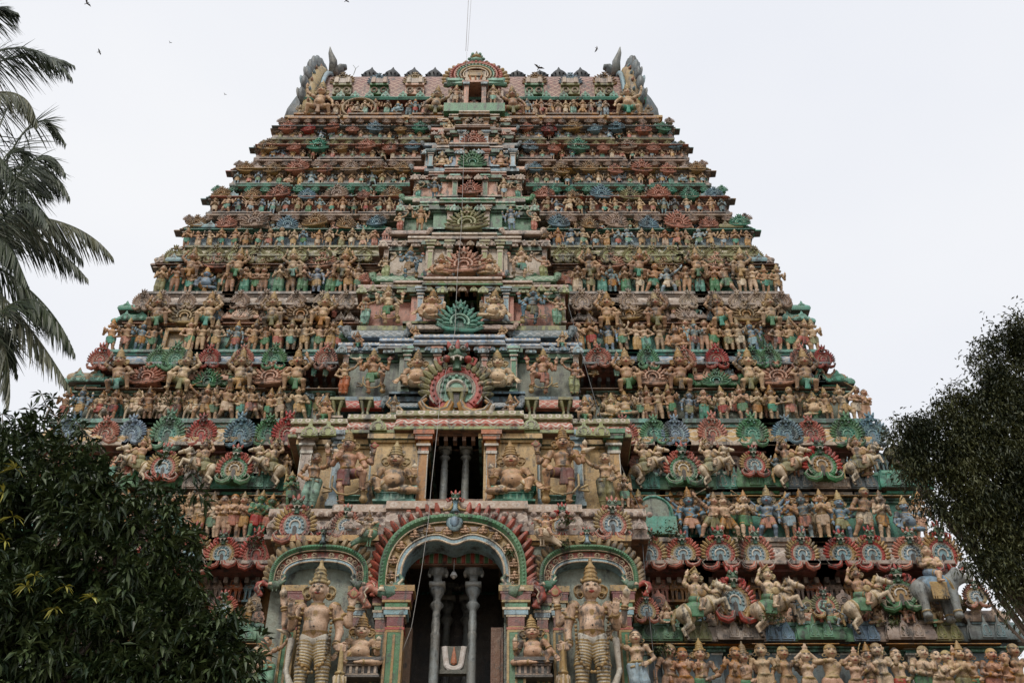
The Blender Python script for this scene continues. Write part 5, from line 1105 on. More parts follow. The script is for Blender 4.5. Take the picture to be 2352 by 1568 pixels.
# stepped capitals and pilasters that carry the arches
def bigpil(px, yt, yb, c, off, w):
    a = pos(px, yb, off); h = zp(yt, off)-a[2]; m = MD()
    m.box(-w*.5, w*.5, -.1, .3, 0, h*.62, 0)
    for e in (-1, 1): m.box(e*w*.5-.03, e*w*.5+.03, -.14, .2, 0, h*.62, 2); 
    m.box(-.03, .03, -.12, 0, .02, h*.6, 2)
    L = [(.62, .64, .55, 2), (.64, .66, .6, 1), (.66, .67, .5, 2), (.67, .745, .52, 3), (.745, .76, .62, 5), (.76, .80, .75, 4), (.80, .82, .85, 5), (.82, .86, .7, 0), (.86, .88, .9, 2), (.88, .93, .92, 3), (.93, .95, 1.0, 3), (.95, 1.0, 1.1, 2)]
    for z0, z1, k, cc in L: m.box(-w*k, w*k, -.1-.12*(k-.5), .3, z0*h, z1*h, cc)
    kid('pilaster', mesh_from(m, 'pilaster_big', [c, 'brick', 'gold', 'maroon', 'sky', 'cream']), CBX[0], Matrix.Translation(a))
for px in (893, 1186): bigpil(px, 1368, 1640, 'green', CB[0]['off']+.22, .40)
for px in (858, 1250): bigpil(px, 1376, 1640, 'green', CB[0]['off']+.40, .26)
for px in (640, 1450): bigpil(px, 1368, 1640, 'green', CB[0]['off']+.30, .30)
for px in (800, 1290): bigpil(px, 1370, 1640, 'wall', CB[0]['off']+.45, .26)
for px, w, c, cc in ((762, .24, 'sky', 'sky'), (850, .22, 'sky', 'slate'), (965, .26, 'ochre', 'orange'), (1127, .26, 'ochre', 'orange'), (1232, .22, 'sky', 'slate'), (1332, .24, 'sky', 'sky'), (688, .3, 'lilac', 'pinkw'), (1418, .3, 'ochre', 'green')): pil(px, 1168, 1014, c, CB[1]['off']+(.22 if 900 < px < 1200 else .42), w, CBX[1], cc)
for j, L in {2: ((930, 'green'), (1000, 'salmon'), (1112, 'salmon'), (1180, 'green')), 3: ((962, 'sky'), (1010, 'blue'), (1118, 'blue'), (1162, 'sky')), 4: ((985, 'lime'), (1030, 'lime'), (1112, 'lime'), (1148, 'lime')), 5: ((1032, 'pinkw'), (1118, 'pinkw')), 6: ((1044, 'green'), (1114, 'green')), 7: ((1052, 'salmon'), (1116, 'salmon'), (988, 'sky'), (1178, 'sky')), 8: ((1060, 'sky'), (1116, 'sky')), 9: ((1068, 'ochre'), (1116, 'ochre'))}.items():
    for px, cc in L: pil(px, CB[j]['r'][0], CB[j]['r'][2]+1, cc, CB[j]['off']+CB[j]['s']-.34, .17, CBX[j], {'sky': 'sky', 'green': 'mint', 'lime': 'olive', 'ochre': 'gold', 'blue': 'slate', 'pinkw': 'lilac'}.get(cc, 'salmon'))
for j in (2, 3, 4, 5, 6, 7): 
    for e in (-1, 1):
        c = CB[j]; x0, x1 = c['x']; px = x0+14 if e < 0 else x1-14
        pil(px, c['r'][0], c['r'][2]+1, c['top'], c['off']+c['s']-.12, .14, CBX[j], 'lilac')
# plinths of the seated figures
def plinth(px, yt, yb, wpx, c, off, parent):
    a = pos(px, yb, off); h = zp(yt, off)-a[2]; w = wpx*px2m(yb, off); m = MD()
    for z0, z1, k, y, cc in ((0, .12, 1.0, -.42, 0), (.12, .2, .94, -.38, 1), (.2, .62, .88, -.34, 0), (.62, .72, .94, -.38, 1), (.72, .82, 1.0, -.42, 0), (.82, 1., 1.06, -.46, 0)): m.box(-w*k/2, w*k/2, y, .3, z0*h, z1*h, cc)
    for k in range(6): x = -w*.38+w*.76*k/5; m.box(x-.03, x+.03, -.36, -.2, .24*h, .6*h, 1)
    kid('plinth', mesh_from(m, 'plinth', [c, BEAD['mint'] if c == 'teal' else 'pinkw']), parent, Matrix.Translation(a))
o1 = CB[1]['off']+.35
plinth(907, 1138, 1168, 98, 'teal', o1, CBX[1]); plinth(1180, 1138, 1168, 98, 'teal', o1, CBX[1]); plinth(808, 1157, 1168, 60, 'teal', o1, CBX[1]); plinth(1290, 1157, 1168, 60, 'teal', o1, CBX[1])
plinth(828, 1528, 1570, 92, 'char', CB[0]['off']+.3, CBX[0]); plinth(1226, 1528, 1570, 86, 'char', CB[0]['off']+.3, CBX[0])
plinth(962, 888, 906, 80, 'wall', CB[2]['off']+.3, CBX[2]); plinth(1145, 888, 906, 80, 'wall', CB[2]['off']+.3, CBX[2])
# ornaments of the centre bay
for px, y, w in ((677, 1207, 84), (1408, 1204, 84), (795, 1207, 64), (1290, 1207, 60)): put_kudu(px, y, w, 'o' if w > 70 else 'r', CB[0]['off']-.2, parent=CBX[0])
OG = {}
def ogp(px, y, wpx, c, off, parent, bag=None):
    p = pos(px, y, off); s = wpx*px2m(y, off); pr = proto(('ogee',), lambda: (lambda m: (ogee(m, 0, 0, 1, 1.05, 0, 0, 1), m)[1])(MD()), ('olive', 'white'))
    place(pr, 'leaf_plaque', TM(*p, s=s), (c, 'white'), parent, bag)
for px, y in ((710, 1001), (752, 1000), (868, 988), (961, 975), (1131, 974), (1220, 986), (1342, 1000), (1382, 1001)): ogp(px, y, 40, 'lime', CB[1]['off']-.30, CBX[1])
for j, off_ in ((2, .32), (3, .30), (4, .28), (5, .26), (6, .24), (7, .22)):
    c = CB[j]; x0, x1 = c['x']; n = 6
    for k in range(n):
        x = x0+12+(x1-x0-24)*k/(n-1); ogp(x, c['r'][2]-2, 26-1.8*(j-2), c['top'] if c['top'] != 'blue' else 'sky', c['off']-(.30 if .3 < k/(n-1) < .7 else .14), CBX[j])
ogp(912, 1062, 72, 'mint', CB[1]['off']+.42, CBX[1]); ogp(1174, 1062, 72, 'mint', CB[1]['off']+.42, CBX[1])
# central big fans
put_kudu(1048, 895, 158, 'y', CB[2]['off']-.35, parent=CBX[2]); put_kudu(1057, 742, 112, 't', CB[3]['off']-.40, 'fan', parent=CBX[3])
put_kudu(1065, 612, 100, 's', CB[4]['off']-.32, 'fan', parent=CBX[4]); put_kudu(1074, 516, 104, 'v', CB[5]['off']-.32, 'fan', parent=CBX[5])
put_kudu(1080, 438, 56, 's', CB[6]['off']-.25, 'fan', parent=CBX[6]); put_kudu(1084, 374, 60, 'g', CB[7]['off']-.22, 'fan', parent=CBX[7]); put_kudu(1088, 326, 58, 's', CB[8]['off']-.2, 'fan', parent=CBX[8]); put_kudu(1094, 293, 44, 'l', CB[9]['off']-.2, 'fan', parent=CBX[9])
# barrel roofs beside them
for j, y, L in ((2, 946, ((815, 124, 'r'), (1275, 132, 'r'))), (2, 940, ((930, 60, 'b'), (1165, 66, 'b'))), (3, 785, ((868, 128, 'b'), (1243, 128, 'b'))), (3, 762, ((985, 80, 'l'), (1140, 80, 'l'))), (4, 655, ((915, 104, 'g'), (1222, 104, 'g'))), (4, 640, ((1010, 60, 's'), (1130, 60, 's'))), (5, 546, ((940, 84, 'l'), (1200, 84, 'l'))), (6, 468, ((968, 80, 'g'), (1178, 80, 'g'))), (7, 398, ((988, 76, 's'), (1168, 76, 's'))), (8, 343, ((1004, 60, 'b'), (1160, 60, 'b'))), (9, 306, ((1016, 52, 's'), (1160, 52, 's')))):
    for px, w, c in L: barr(px, y, w, c, CB[j]['off']+(.25 if w > 90 or j > 5 else -.05), CBX[j], rpx=w*.17 if w > 70 else w*.2, horns=True)
# stubby bracket posts on the ledge above the second storey cornice
for px, w in ((772, 20), (838, 20), (1222, 20), (1300, 20), (1048, 30)):
    a = pos(px, 966, CB[1]['off']+.15); s = px2m(966); h = zp(932 if w < 25 else 915)-zp(966); w = w*s; m = MD()
    for e in (-1, 1): m.tube([(e*w*.35, -.1, 0), (e*w*.22, -.1, h*.4), (e*w*.5, -.18, h*.95)], [w*.2, w*.15, w*.24], 0, n=6)
    m.box(-w*.8, w*.8, -.25, .3, h*.95, h*1.1, 0); m.box(-w*.8, w*.8, -.2, .3, -.02, h*.08, 1)
    kid('bracket_post', mesh_from(m, 'bracket_post', ['olive', 'pinkw']), CBX[1], Matrix.Translation(a))
# ------------------------------------------------------------------ crown of the tower
zr = zp(268); W = WZ(zr); yl = YF(zr)
m = MD(); pth = [(-W, yl), (W, yl), (W, yl+7.5), (-W, yl+7.5)]
m.sweep(pth, [(-.6, zr-.45), (-.12, zr-.42), (-.10, zr-.25), (.0, zr-.24), (.0, zr-.14), (.08, zr-.13), (.08, zr), (-.9, zr)], [1, 2, 0, 0, 0, 1, 0], closed=True)
zb = zp(222); p2 = [(-W+1.15, yl+1.0), (W-1.15, yl+1.0), (W-1.15, yl+6.5), (-W+1.15, yl+6.5)]
m.sweep(p2, [(.0, zr-.1), (0, zb-.2), (.1, zb-.2), (.1, zb-.05)], [3, 2, 2], closed=True)
cs = kid('crown_storey', mesh_from(m, 'crown_storey', ['ochre', 'gold', BEAD['gold'], 'deep']), TOWER, TINV)
m = MD(); m.sweep(p2, [(0, zb-.05), (.65, zb-.05), (.72, zb+.05), (.55, zb+.3), (.3, zb+.42), (0, zb+.45), (-1, zb+.46)], [2, 0, 0, 0, 1, 1], closed=True); kid('cornice', mesh_from(m, 'cornice_top', ['teal', 'olive', 'maroon']), cs)
xL, xR = onface(752, 200, 1.6)[0], onface(1428, 200, 1.6)[0]; ze = zb+.5; cy = yl+3.6; R_ = 2.0; tz = np.radians(np.linspace(0, 180, 60)); tgt = math.radians(40.19)+math.atan((784-177)/F)
while max(np.arctan2(ze+R_*np.sin(tz)-CZ, cy-2.75*np.cos(tz))) < tgt: R_ += .03
m = MD(); a = np.radians(np.linspace(-14, 180+14, 26)); cy = yl+3.6
prof = [(cy, R_, t) for t in a]; v = []
pr = [(2.75*math.cos(t), ze+R_*math.sin(t)*(1.0)) for t in a]
m.sweep([(xL, cy), (xR, cy)], pr, 0)
roof = kid('roof', mesh_from(m, 'roof', [SCALE['brick']], smooth=True, angle=60), cs)
for x in (xL-.25, xR+.25):     # gable ends crested with stucco feathers
    e = -1 if x < 0 else 1; m = MD(); arc = [(x, cy-3.0*math.cos(t), ze+R_*1.02*math.sin(t)) for t in np.radians(np.linspace(-20, 200, 22))]
    m.tube(arc, .34, 1, n=7); m.tube([(p[0]-e*.4, p[1], p[2]) for p in arc], .12, 2, n=5)
    for k, p in enumerate(arc):
        m.blob((p[0]-e*.02, p[1]-.15, p[2]+.05), (.10, .40, .10), 3 if k % 2 else 2, nu=5, nv=4)
    for k in range(9):
        t = math.radians(-4+k*11.); f = 1+.012*k; m.blob((x+e*(.30-.03*k), cy-3.2*math.cos(t)*f, ze+R_*1.02*f*math.sin(t)+.1), (.19, .30, .46+.02*k), 0, axis=(e*.12, -.35, 1.), nu=8, nv=6, taper=-.15)
    for k in range(7):
        t = math.radians(-4+k*13.); m.blob((x+e*(.46-.03*k), cy-3.32*math.cos(t), ze+R_*1.03*math.sin(t)+.1), (.05, .16, .34), 2 if k % 2 else 4, axis=(e*.18, -.3, 1.), nu=6, nv=5)
    m.plate(np.array([(-.95, 0), (.95, 0), (.9, .8), (.5, 1.5), (0, 2.1), (-.4, 1.5), (-.8, .8)])*(.60, 1.05)+(x+e*.45, zb-1.2), yl+.6, yl+1.3, 0, 0)
    zt_ = ze+R_
    m.tube([(x-e*.5, cy-1.6, zt_-.5), (x-e*.45, cy-1.8, zt_+.2), (x-e*.3, cy-2.0, zt_+.6), (x-e*.25, cy-2.1, zt_+.95)], [.24, .2, .11, .02], 4, n=7)
    m.tube([(x-e*.4, cy-1.2, zt_-.4), (x-e*.6, cy-1.4, zt_-.1), (x-e*.85, cy-1.5, zt_+.10), (x-e*1.0, cy-1.5, zt_+.14), (x-e*1.05, cy-1.5, zt_+.0)], [.2, .22, .2, .14, .05], 0, n=8, flat=1.3)
    kid('gable_crest', mesh_from(m, 'gable_crest', ['slate', 'gold', 'sky', 'salmon', 'stone'], smooth=True), cs)
m = MD()
for k in range(int(W*4)): 
    x = -W+.4+(2*W-.8)*k/(int(W*4)-1); m.blob((x, yl-.09, zr-.06), (.07, .06, .06), 0, nu=6, nv=4)
kid('bead_row', mesh_from(m, 'bead_row', ['gold'], smooth=True), cs)
for px, c in ((785, 'h'), (870, 'b'), (952, 'h'), (1227, 'h'), (1310, 'b'), (1388, 'h')):
    put_kudu(px, 188, 50, c, .55, 'fan', parent=cs); q = pos(px, 222, .55); s = px2m(222)
    m = MD(); w = 44*s; m.box(-w/2, w/2, -.15, .8, 0, .5, 0); m.box(-w*.45, w*.45, -.3, .8, .62, .95, 1); m.box(-w*.5, w*.5, -.28, .8, .5, .62, 0)
    for e in (-.25, .25): m.tube(np.array(arcpts(w*.15, 0, 360, 10, .16, .24))+(e*w, -.2, 0), .04, 2, n=4)
    for e in (-.3, .3): m.box(e*w-.08, e*w+.08, -.36, -.2, .60, .97, 2)
    kid('dormer', mesh_from(m, 'dormer', [('green', 'salmon', 'olive')[int(px) % 3], 'lilac', 'pinkw']), cs, Matrix.Translation(q))
for px in (782, 815, 848, 885, 925, 965, 1000, 1180, 1215, 1255, 1295, 1345, 1380, 1410): ogp(px, 222, 20, 'teal', .25, cs)
for k, px in enumerate((754, 792, 830, 868, 908, 946, 984, 1192, 1232, 1270, 1308, 1348, 1388, 1426)): pil(px, 266, 236, 'lilac' if k % 2 else 'sky', .85, .16, cs, 'white')
for px in (852, 901, 950, 998, 1188, 1240, 1284, 1334):      # finials behind the ridge
    q = at(px, 178, cy+.2); q[2] = CZ+math.tan(tgt)*cy-.12; hh = max(.5, at(px, 155 if 850 < px < 1000 or px > 1250 else 161, cy+.2)[2]-q[2])
    m = MD(); m.lathe([(.16, -.9), (.30, -.5), (.50, -.2), (.56, .05), (.50, .28), (.34, .5), (.16, .72), (.07, .88), (.02, 1.0)], 0, n=14)
    for a_ in np.linspace(0, 6.28, 17): m.blob((.60*math.cos(a_), .60*math.sin(a_), .04), (.06, .06, .05), 0, nu=5, nv=4)
    kid('finial', mesh_from(m, 'finial', [mat('finial_black', (.014, .016, .018), 0, rough=.6, weather=False)], smooth=True), cs, Matrix.Translation(q)@Matrix.Diagonal((.9, .9, hh, 1)))
# great crest ornament in the middle of the roof
cp = pos(1093, 183, -.15); cw = 140*px2m(183, -.15)
m = MD(); m.plate(arcpts(.42, -30, 210, 26)[:, (0, 2)], -.05, .5, 1, 1)
for R, n_, L, ww, y, c in ((.50, 21, .07, .040, .0, 0), (.41, 25, .035, .030, -.08, 1)):
    for a_ in np.linspace(-22, 202, n_): c_, s_ = math.cos(math.radians(a_)), math.sin(math.radians(a_)); m.blob((R*c_, y, R*s_*.86), (ww, .04, L), c, axis=(c_, 0, s_+.3), nu=7, nv=5)
for r, t_, c in ((.345, .022, 1), (.30, .022, 2), (.25, .022, 0), (.20, .016, 4)): m.tube(arcpts(r, -30, 210, 24, r*.86)+(0, -.10, 0), t_, c, n=6)
for a_ in np.linspace(-22, 202, 22): m.blob((.315*math.cos(math.radians(a_)), -.13, .27*math.sin(math.radians(a_))), (.017, .02, .017), 4, nu=5, nv=4)
m.box(-.17, .17, -.10, 0, -.22, .08, 4); m.box(-.10, .10, -.115, -.06, -.04, .06, 6); m.box(-.12, .12, -.12, -.08, .05, .075, 0); m.box(-.12, .12, -.12, -.08, -.055, -.03, 0)
for e in (-1, 1): m.tube([(e*.10, -.12, -.06), (e*.07, -.12, -.19)], .012, 5, n=4); m.tube([(e*.2, -.12, -.2), (e*.3, -.14, -.24), (e*.42, -.12, -.22), (e*.46, -.1, -.12)], [.04, .06, .06, .03], 2, n=6); m.box(*sorted((e*.105, e*.125)), -.12, -.08, -.05, .07, 0)
m.blob((0, -.12, -.13), (.015, .02, .06), 5); m.tube([(-.5, -.08, -.24), (-.3, -.14, -.3), (0, -.15, -.31), (.3, -.14, -.3), (.5, -.08, -.24)], .035, 2, n=6)
m.blob((0, .3, -.26), (.42, .42, .10), 7)
m.blob((0, -.02, .46), (.12, .09, .06), 2); m.blob((0, -.06, .52), (.09, .07, .05), 0)
for e in (-1, 1): m.blob((e*.06, -.1, .55), (.03, .03, .035), 2); m.blob((e*.11, -.04, .50), (.04, .03, .03), 2); m.blob((e*.17, -.02, .44), (.035, .03, .035), 0); m.blob((e*.09, -.02, .60), (.018, .02, .03), 2)
m.blob((0, -.04, .60), (.035, .035, .05), 2); m.blob((0, -.04, .655), (.022, .022, .03), 6); m.blob((0, -.04, .69), (.01, .01, .03), 0)
kid('crest_ornament', mesh_from(m, 'crest', ['gold', 'brick', 'mint', 'green', 'cream', 'orange', 'goldd', 'char'], smooth=True, angle=50), cs, TM(*cp, s=cw))
m = MD(); hw = 20*px2m(235); q = pos(1090, 262, -.25); h = zp(207, -.25)-q[2]; 
for e in (-1, 1): m.box(*sorted((e*hw*.75, e*hw*1.25)), -.2, 1.5, 0, h, 0); m.box(*sorted((e*hw*1.3, e*hw*3.2)), .25, 1.5, 0, h*.98, 3); m.box(*sorted((e*hw*.65, e*hw*1.4)), -.3, 0, h*.86, h*.93, 1)
m.box(-hw*.75, hw*.75, .9, 1.0, 0, h, 2); m.box(-hw*1.5, hw*1.5, -.25, 1.5, h*.95, h*1.02, 0); m.box(-hw*3.4, hw*3.4, -.4, .6, -.3, .25, 4)
kid('crown_doorway', mesh_from(m, 'crown_doorway', ['salmon', 'sky', 'dark', 'pinkw', 'green']), cs, Matrix.Translation(q))
put_kudu(1090, 243, 34, 's', -.55, 'fan', parent=cs)
a = pos(822, 268, .1); m = MD(); o = arcpts(.9, -60, 240, 22, 1.05, .9); m.tube(o, .09, 0, n=6); kid('ring_frame', mesh_from(m, 'ring_frame', ['goldd'], smooth=True), cs, Matrix.Translation(a)@Matrix.Diagonal((.8, 1, .62, 1)))

rc = random.Random(8)
for j in range(2, 10):       # plaques, small fans and shrines crowding the middle bay
    c = CB[j]; x0, x1 = c['x']; w = 24-1.4*j; yc = c['r'][2]*.7+c['r'][3]*.3
    n = int((x1-x0)/w/1.3)
    for k in range(n): ogp(x0+(x1-x0)*(k+.5)/n+rc.uniform(-1, 1), yc, w*rc.uniform(.8, 1.1), rc.choice((c['cor'], c['top'], 'goldd')), c['off']-(.30 if .32 < (k+.5)/n < .68 else .12), None, bag=SMALLB)
    yt = c['r'][3]; n = max(4, int((x1-x0)/w/1.5))
    for k in range(n):
        x = x0+6+(x1-x0-12)*(k+.5)/n; q = pos(x, yt, c['off']+.55); sc = w*1.25*px2m(yt); cc = rc.choice(('salmon', 'lilac', 'teal', 'olive', 'sky', 'goldd'))
        if rc.random() < .5: place(PSH, '', Matrix.Translation(q)@Matrix.Diagonal((sc, sc, sc*1.1, 1)), (cc, 'pinkw', 'dark', cc), bag=SMALLB)
        else: put_kudu(x, yt-w*.7, w*1.5, rc.choice('slhvgt'), c['off']+.3, 'fan', bag=SMALLB)

c = CB[0]; x0, x1 = c['x']
for k in range(20):
    x = x0+(x1-x0)*(k+.5)/20; f = (k+.5)/20; fo = -.42 if .35 < f < .65 else -.24 if .19 < f < .81 else -.05
    if not (.30 < f < .70): ogp(x, 1214+rc.uniform(-2, 2), 30*rc.uniform(.8, 1.1), rc.choice(('lilac', 'purple', 'pinkw')), c['off']+fo-.12, None, bag=SMALLB)
    for e in (0, .5): q = pos(x+e*(x1-x0)/20, 1181, c['off']+fo-.12); mb = MD(); mb.blob((0, 0, 0), (.09, .05, .09), 0, nu=8, nv=5); mb.blob((0, -.04, 0), (.04, .03, .04), 1, nu=6, nv=4); SMALLB.put(mb.get(), Matrix.Translation(q), ('lilac', 'pinkw'))
# ------------------------------------------------------------------ the statues
TINY = {}
def tiny(k):
    if k not in TINY:
        m = MD(); A = ARCH[k]; arch_parts(k, True); q = A['S'].mesh(A['h']*2.3, None); TINY[k] = q.get()
    return TINY[k]
build_makara = None
KIND = dict(r='relax', p='pray', q='praylong', l='lady', n='nude', N='nude2', f='fourarm', m='manyarm', s='sword', A='archer', d='dance', t='stride', c='couple', i='sit', I='sitfat', C='calf', h='rider', a='atlas')
POSE = dict(r='standing statue with hand on hip', p='praying statue', q='long-skirted praying statue', l='long-skirted lady with one raised arm', n='lady with both arms overhead', N='lady with bent arm', f='crowned four-armed statue', m='many-armed big-headed statue', s='lunging swordsman', A='striding bowman',
            d='dancing statue', t='striding statue', c='embracing couple', i='cross-legged seated statue', I='pot-bellied seated statue', C='rider on walking horse', h='rider on rearing horse', a='crouching giant')
CLOTH = dict(t='teal', g='green', o='ochre', r='brick', w='cream', k='sky', l='olive', m='mint', x='salmon'); CN = dict(t='teal', g='green', o='ochre', r='red', w='cream', k='sky-blue', l='olive', m='mint', x='pink')
SK = dict(t=('tan', 'tanp', 'tand'), b=('blue', 'sky'), g=('green',), p=('tanp',)); SN = dict(t='tan', b='blue', g='green', p='pink')
ORD = 'first second third fourth fifth sixth seventh eighth ninth tenth eleventh twelfth thirteenth fourteenth fifteenth sixteenth seventeenth eighteenth nineteenth twentieth'.split()+['twenty-first', 'twenty-second', 'twenty-third', 'twenty-fourth', 'twenty-fifth', 'twenty-sixth']
ROWN = ['lowest', 'second', 'third', 'fourth', 'fifth', 'sixth', 'seventh', 'eighth', 'ninth', 'tenth', 'topmost']
ROWS = {0: (1640, 158, '1530NtO 1572Ntk 1612rtg 1680Nto 1715rtg 1752Ntl 1808Ntx 1850ntx 1908Atx 1962ntx 1995ptx 2026Ntr 2065ltr 2122ctg 2168Ntr 2205ptl 2235ltg 2285ctx 2335Nto 588ltk 545Nto 500ptg 440Nto'),
        1: (1241, 106, '1445ptg 1470rtm 1587mbx 1630stl 1668sto 1709ptg 1759mbx 1809ptk 1848fbr 1885ptw 1929mbl 1978ttw 2022pto 2078Ibl 2106rtx 440rtx 458lto 492rtg 532ctx 562pto 588pgr 616pgx 400ptt 345fbr 290rto'),
        2: (971, 77, '1400ItO 1437iot 1468rtg 1490rto 1512Ntg 1543rtg 1578fbl 1613qtt 1660ftr 1706ptg 1735pto 1774rtt 1816ttr 1867Itg 1900rto 1937sto 1968ctw 150rtr 188fbo 225Ctr 262rtr 312Cxw 347rto 372Cxw 404rtr 445Cxw 470sto 492rtg 520ttw 558rtt 580ttr 619rtg 648rtw 690tto'),
        3: (813, 72, '1331qto 1360ptr 1400fbo 1433rtg 1460lto 1483ltt 1514ntx 1552Itw 1575Ntr 1593fbr 1615Nto 1635rtg 1673rtl 1700rtw 1730fbk 1779rtr 1812rtg 1838str 1866rtl 261rtt 290rtx 324fbo 353rtg 440rtg 463Ntl 500rto 542fbr 582rto 613rtg 642rtr 672rtt 703rto 734rtg 760qto 778fbr'),
        4: (679, 64, '1325Qtw 1356rtl 1382qtt 1406fbo 1437qtg 1466rtw 1498ttt 1532sbw 1553rtl 1574Ntw 1605qtt 1638qtg 1669Atg 1702rtw 1727Ntt 1754rtt 1783rto 370qtl 404Ntw 437rtt 476Ibo 532Ntw 566qtt 598ctg 642qtg 672Ntw 697qtg 730fbo 760qtg 778rtt 803pto 826rtg')}
def row_auto(i, y, hp, x0, x1, n, side):
    out = []; rs = random.Random(i*7+side)
    for k in range(n):
        x = x0+(x1-x0)*(k+.5)/n; c = rs.choice('fffrprqqdtstlImp') if k % 2 else rs.choice('rpqtlppd')
        out.append((x+rs.uniform(-2, 2), c, rs.choice('ttttbtb') if c in 'fmd' else rs.choice('tttttb'), rs.choice('tgorxkwlotr')))
    return out
AUTO = {5: (573, 42, 18), 6: (494, 36, 17), 7: (428, 33, 18), 8: (369, 28, 17), 9: (323, 23, 16)}
FY = {5: 516, 6: 450, 7: 391, 8: 341, 9: 298}
BAG2 = Bag(); CNT = {}
def put_row(i, y, hp, items, side, stuff=False):
    items = sorted(items, key=lambda t: t[0]*side)
    for k, (x, kc, sk, cl) in enumerate(items):
        kc = kc if kc in KIND else {'Q': 'q', 'O': 'r'}.get(kc, 'r'); sk = sk if sk in SK else 't'; cl = cl.lower() if cl.lower() in CLOTH else 'o'
        rs = random.Random(int(x*10)+i); off = SET[i]*.28 if i < 5 else -.04 if i < 10 else .25
        kind = KIND[kc]; P3 = pos(x-(hp/2)*(1176-x)/(y+2293), y, off); P3[1] -= .05*(k % 2); H = (at(x, y-hp, P3[1])[2]-at(x, y, P3[1])[2])*rs.uniform(.95, 1.06)*(.80 if kc in 'iI' else 1)
        if kc == 'm': H *= 1.06
        if i == 0: P3[2] = zp(1640, off) 
        H_ = H*(1.0 if kc in 'rpfsdtmA' else .93)
        if kc in 'iI': P3[2] += H*.16
        skin = rs.choice(SK[sk]) if i > 0 else rs.choice(('tanp', 'flesh', 'flesh', 'tan')); 
        if stuff:
            arch_parts(kind, True); g = tiny(kind) if i > 7 else arch_parts(kind, True)[0][2]; s = H_/ARCH[kind]['top']; fl = rs.random() < .5
            BAG2.put(g, Matrix.Translation(P3)@Matrix.Diagonal((-s if fl else s, s, s, 1)), (skin, CLOTH[cl], 'gold', 'dark', 'white', 'red')); continue
        lab = '%s %s in %s, %s from centre, %s flank, %s ledge' % (SN[sk], POSE[kc], CN[cl], ORD[k], 'right' if side > 0 else 'left', ROWN[i])
        statue('horse_rider_statue' if kc == 'C' else 'couple_statue' if kc == 'c' else 'seated_statue' if kc in 'iI' else 'standing_statue', kind, P3, H_, skin, CLOTH[cl], (rs.random() < .5) if kc != 'C' else True, lab, 'statue',
               merged=(i >= 3), rz=rs.uniform(-.25, .25), gold=rs.choice(('gold', 'gold', 'ochre', 'goldd')), white='cream')
for i, (y, hp, s) in ROWS.items():
    items = []
    for t in s.split():
        j = 0
        while t[j].isdigit(): j += 1
        items.append((float(t[:j]), t[j], t[j+1], t[j+2]))
    for side in (1, -1): put_row(i, y, hp, [t for t in items if (t[0] > 1050) == (side > 0)], side)
LX = lambda y: float(np.interp(y, [270, 325, 375, 442, 514, 603], [663, 622, 575, 510, 455, 380])); RX = lambda y: float(np.interp(y, [270, 325, 375, 442, 514, 603], [1521, 1560, 1592, 1648, 1697, 1757]))
for i, (y, hp, n) in AUTO.items():
    a, b = CB[i]['x']
    put_row(i, y, hp, row_auto(i, y, hp, b+4, RX(y)-10, n, 1), 1, i >= 7); put_row(i, y, hp, row_auto(i, y, hp, LX(y)+12, a-4, n, -1), -1, i >= 7)
    # shrines with fans over each pair of figures, all one stucco relief per storey
    rs = random.Random(i); tpl = {5: 'hslbhst', 6: 'bhsvlth', 7: 'shtblsh', 8: 'bsthlsb', 9: 'skhvslt'}[i]
    for (x0, x1) in ((b+8, RX(y)-6), (LX(y)+8, a-8)):
        nn = 7; sp = (x1-x0)/nn
        for k in range(nn):
            x = x0+sp*(k+.5)+rs.uniform(-4, 4); c = tpl[k]; yk = FY[i]; big = (k % 2 == 0)
            put_kudu(x, yk-(4 if big else 0), sp*(.84 if big else .62)*rs.uniform(.85, 1.1)*(.8 if k in (0, nn-1) else 1), rs.choice((c, c, c, 's', 'h', 'b')), -.30, 'fan', bag=SMALLB, hi=i < 8)
            q = pos(x, TIERS[i][1]+1, SET[i]*.45); s = px2m(y)
            place(PMR2, '', Matrix.Translation(q)@Matrix.Diagonal((sp*.95*s/.9, .8, (TIERS[i][1]-TIERS[i][2]+2)*s/.5, 1)), (KCOL[c][0] if c != 'b' else 'sky', 'pinkw' if k % 2 else 'mint', 'dark'), bag=SMALLB)
            for e in (-.36, .36):
                qq = pos(x+e*sp, y, SET[i]*.72); hh = zp(TIERS[i][1])-zp(y); pr = proto(('pilaster_s', i), lambda: pilaster(hh, .13), ('teal', 'mint', 'white'))
                place(pr, '', TM(*qq), (('salmon', 'sky', 'teal', 'lilac')[k % 4], ('pinkw', 'sky', 'mint', 'pinkw')[k % 4], 'white'), bag=SMALLB)
        nc = 12
        for k in range(nc):
            x = x0+(x1-x0)*(k+.5)/nc; put_kudu(x, TIERS[i][3]*.62+TIERS[i][4]*.38, (x1-x0)/nc*.66*rs.uniform(.85, 1.1), {5: 'l', 6: 't', 7: 'l', 8: 'v', 9: 'l'}[i], -.22, 'fan', bag=SMALLB)
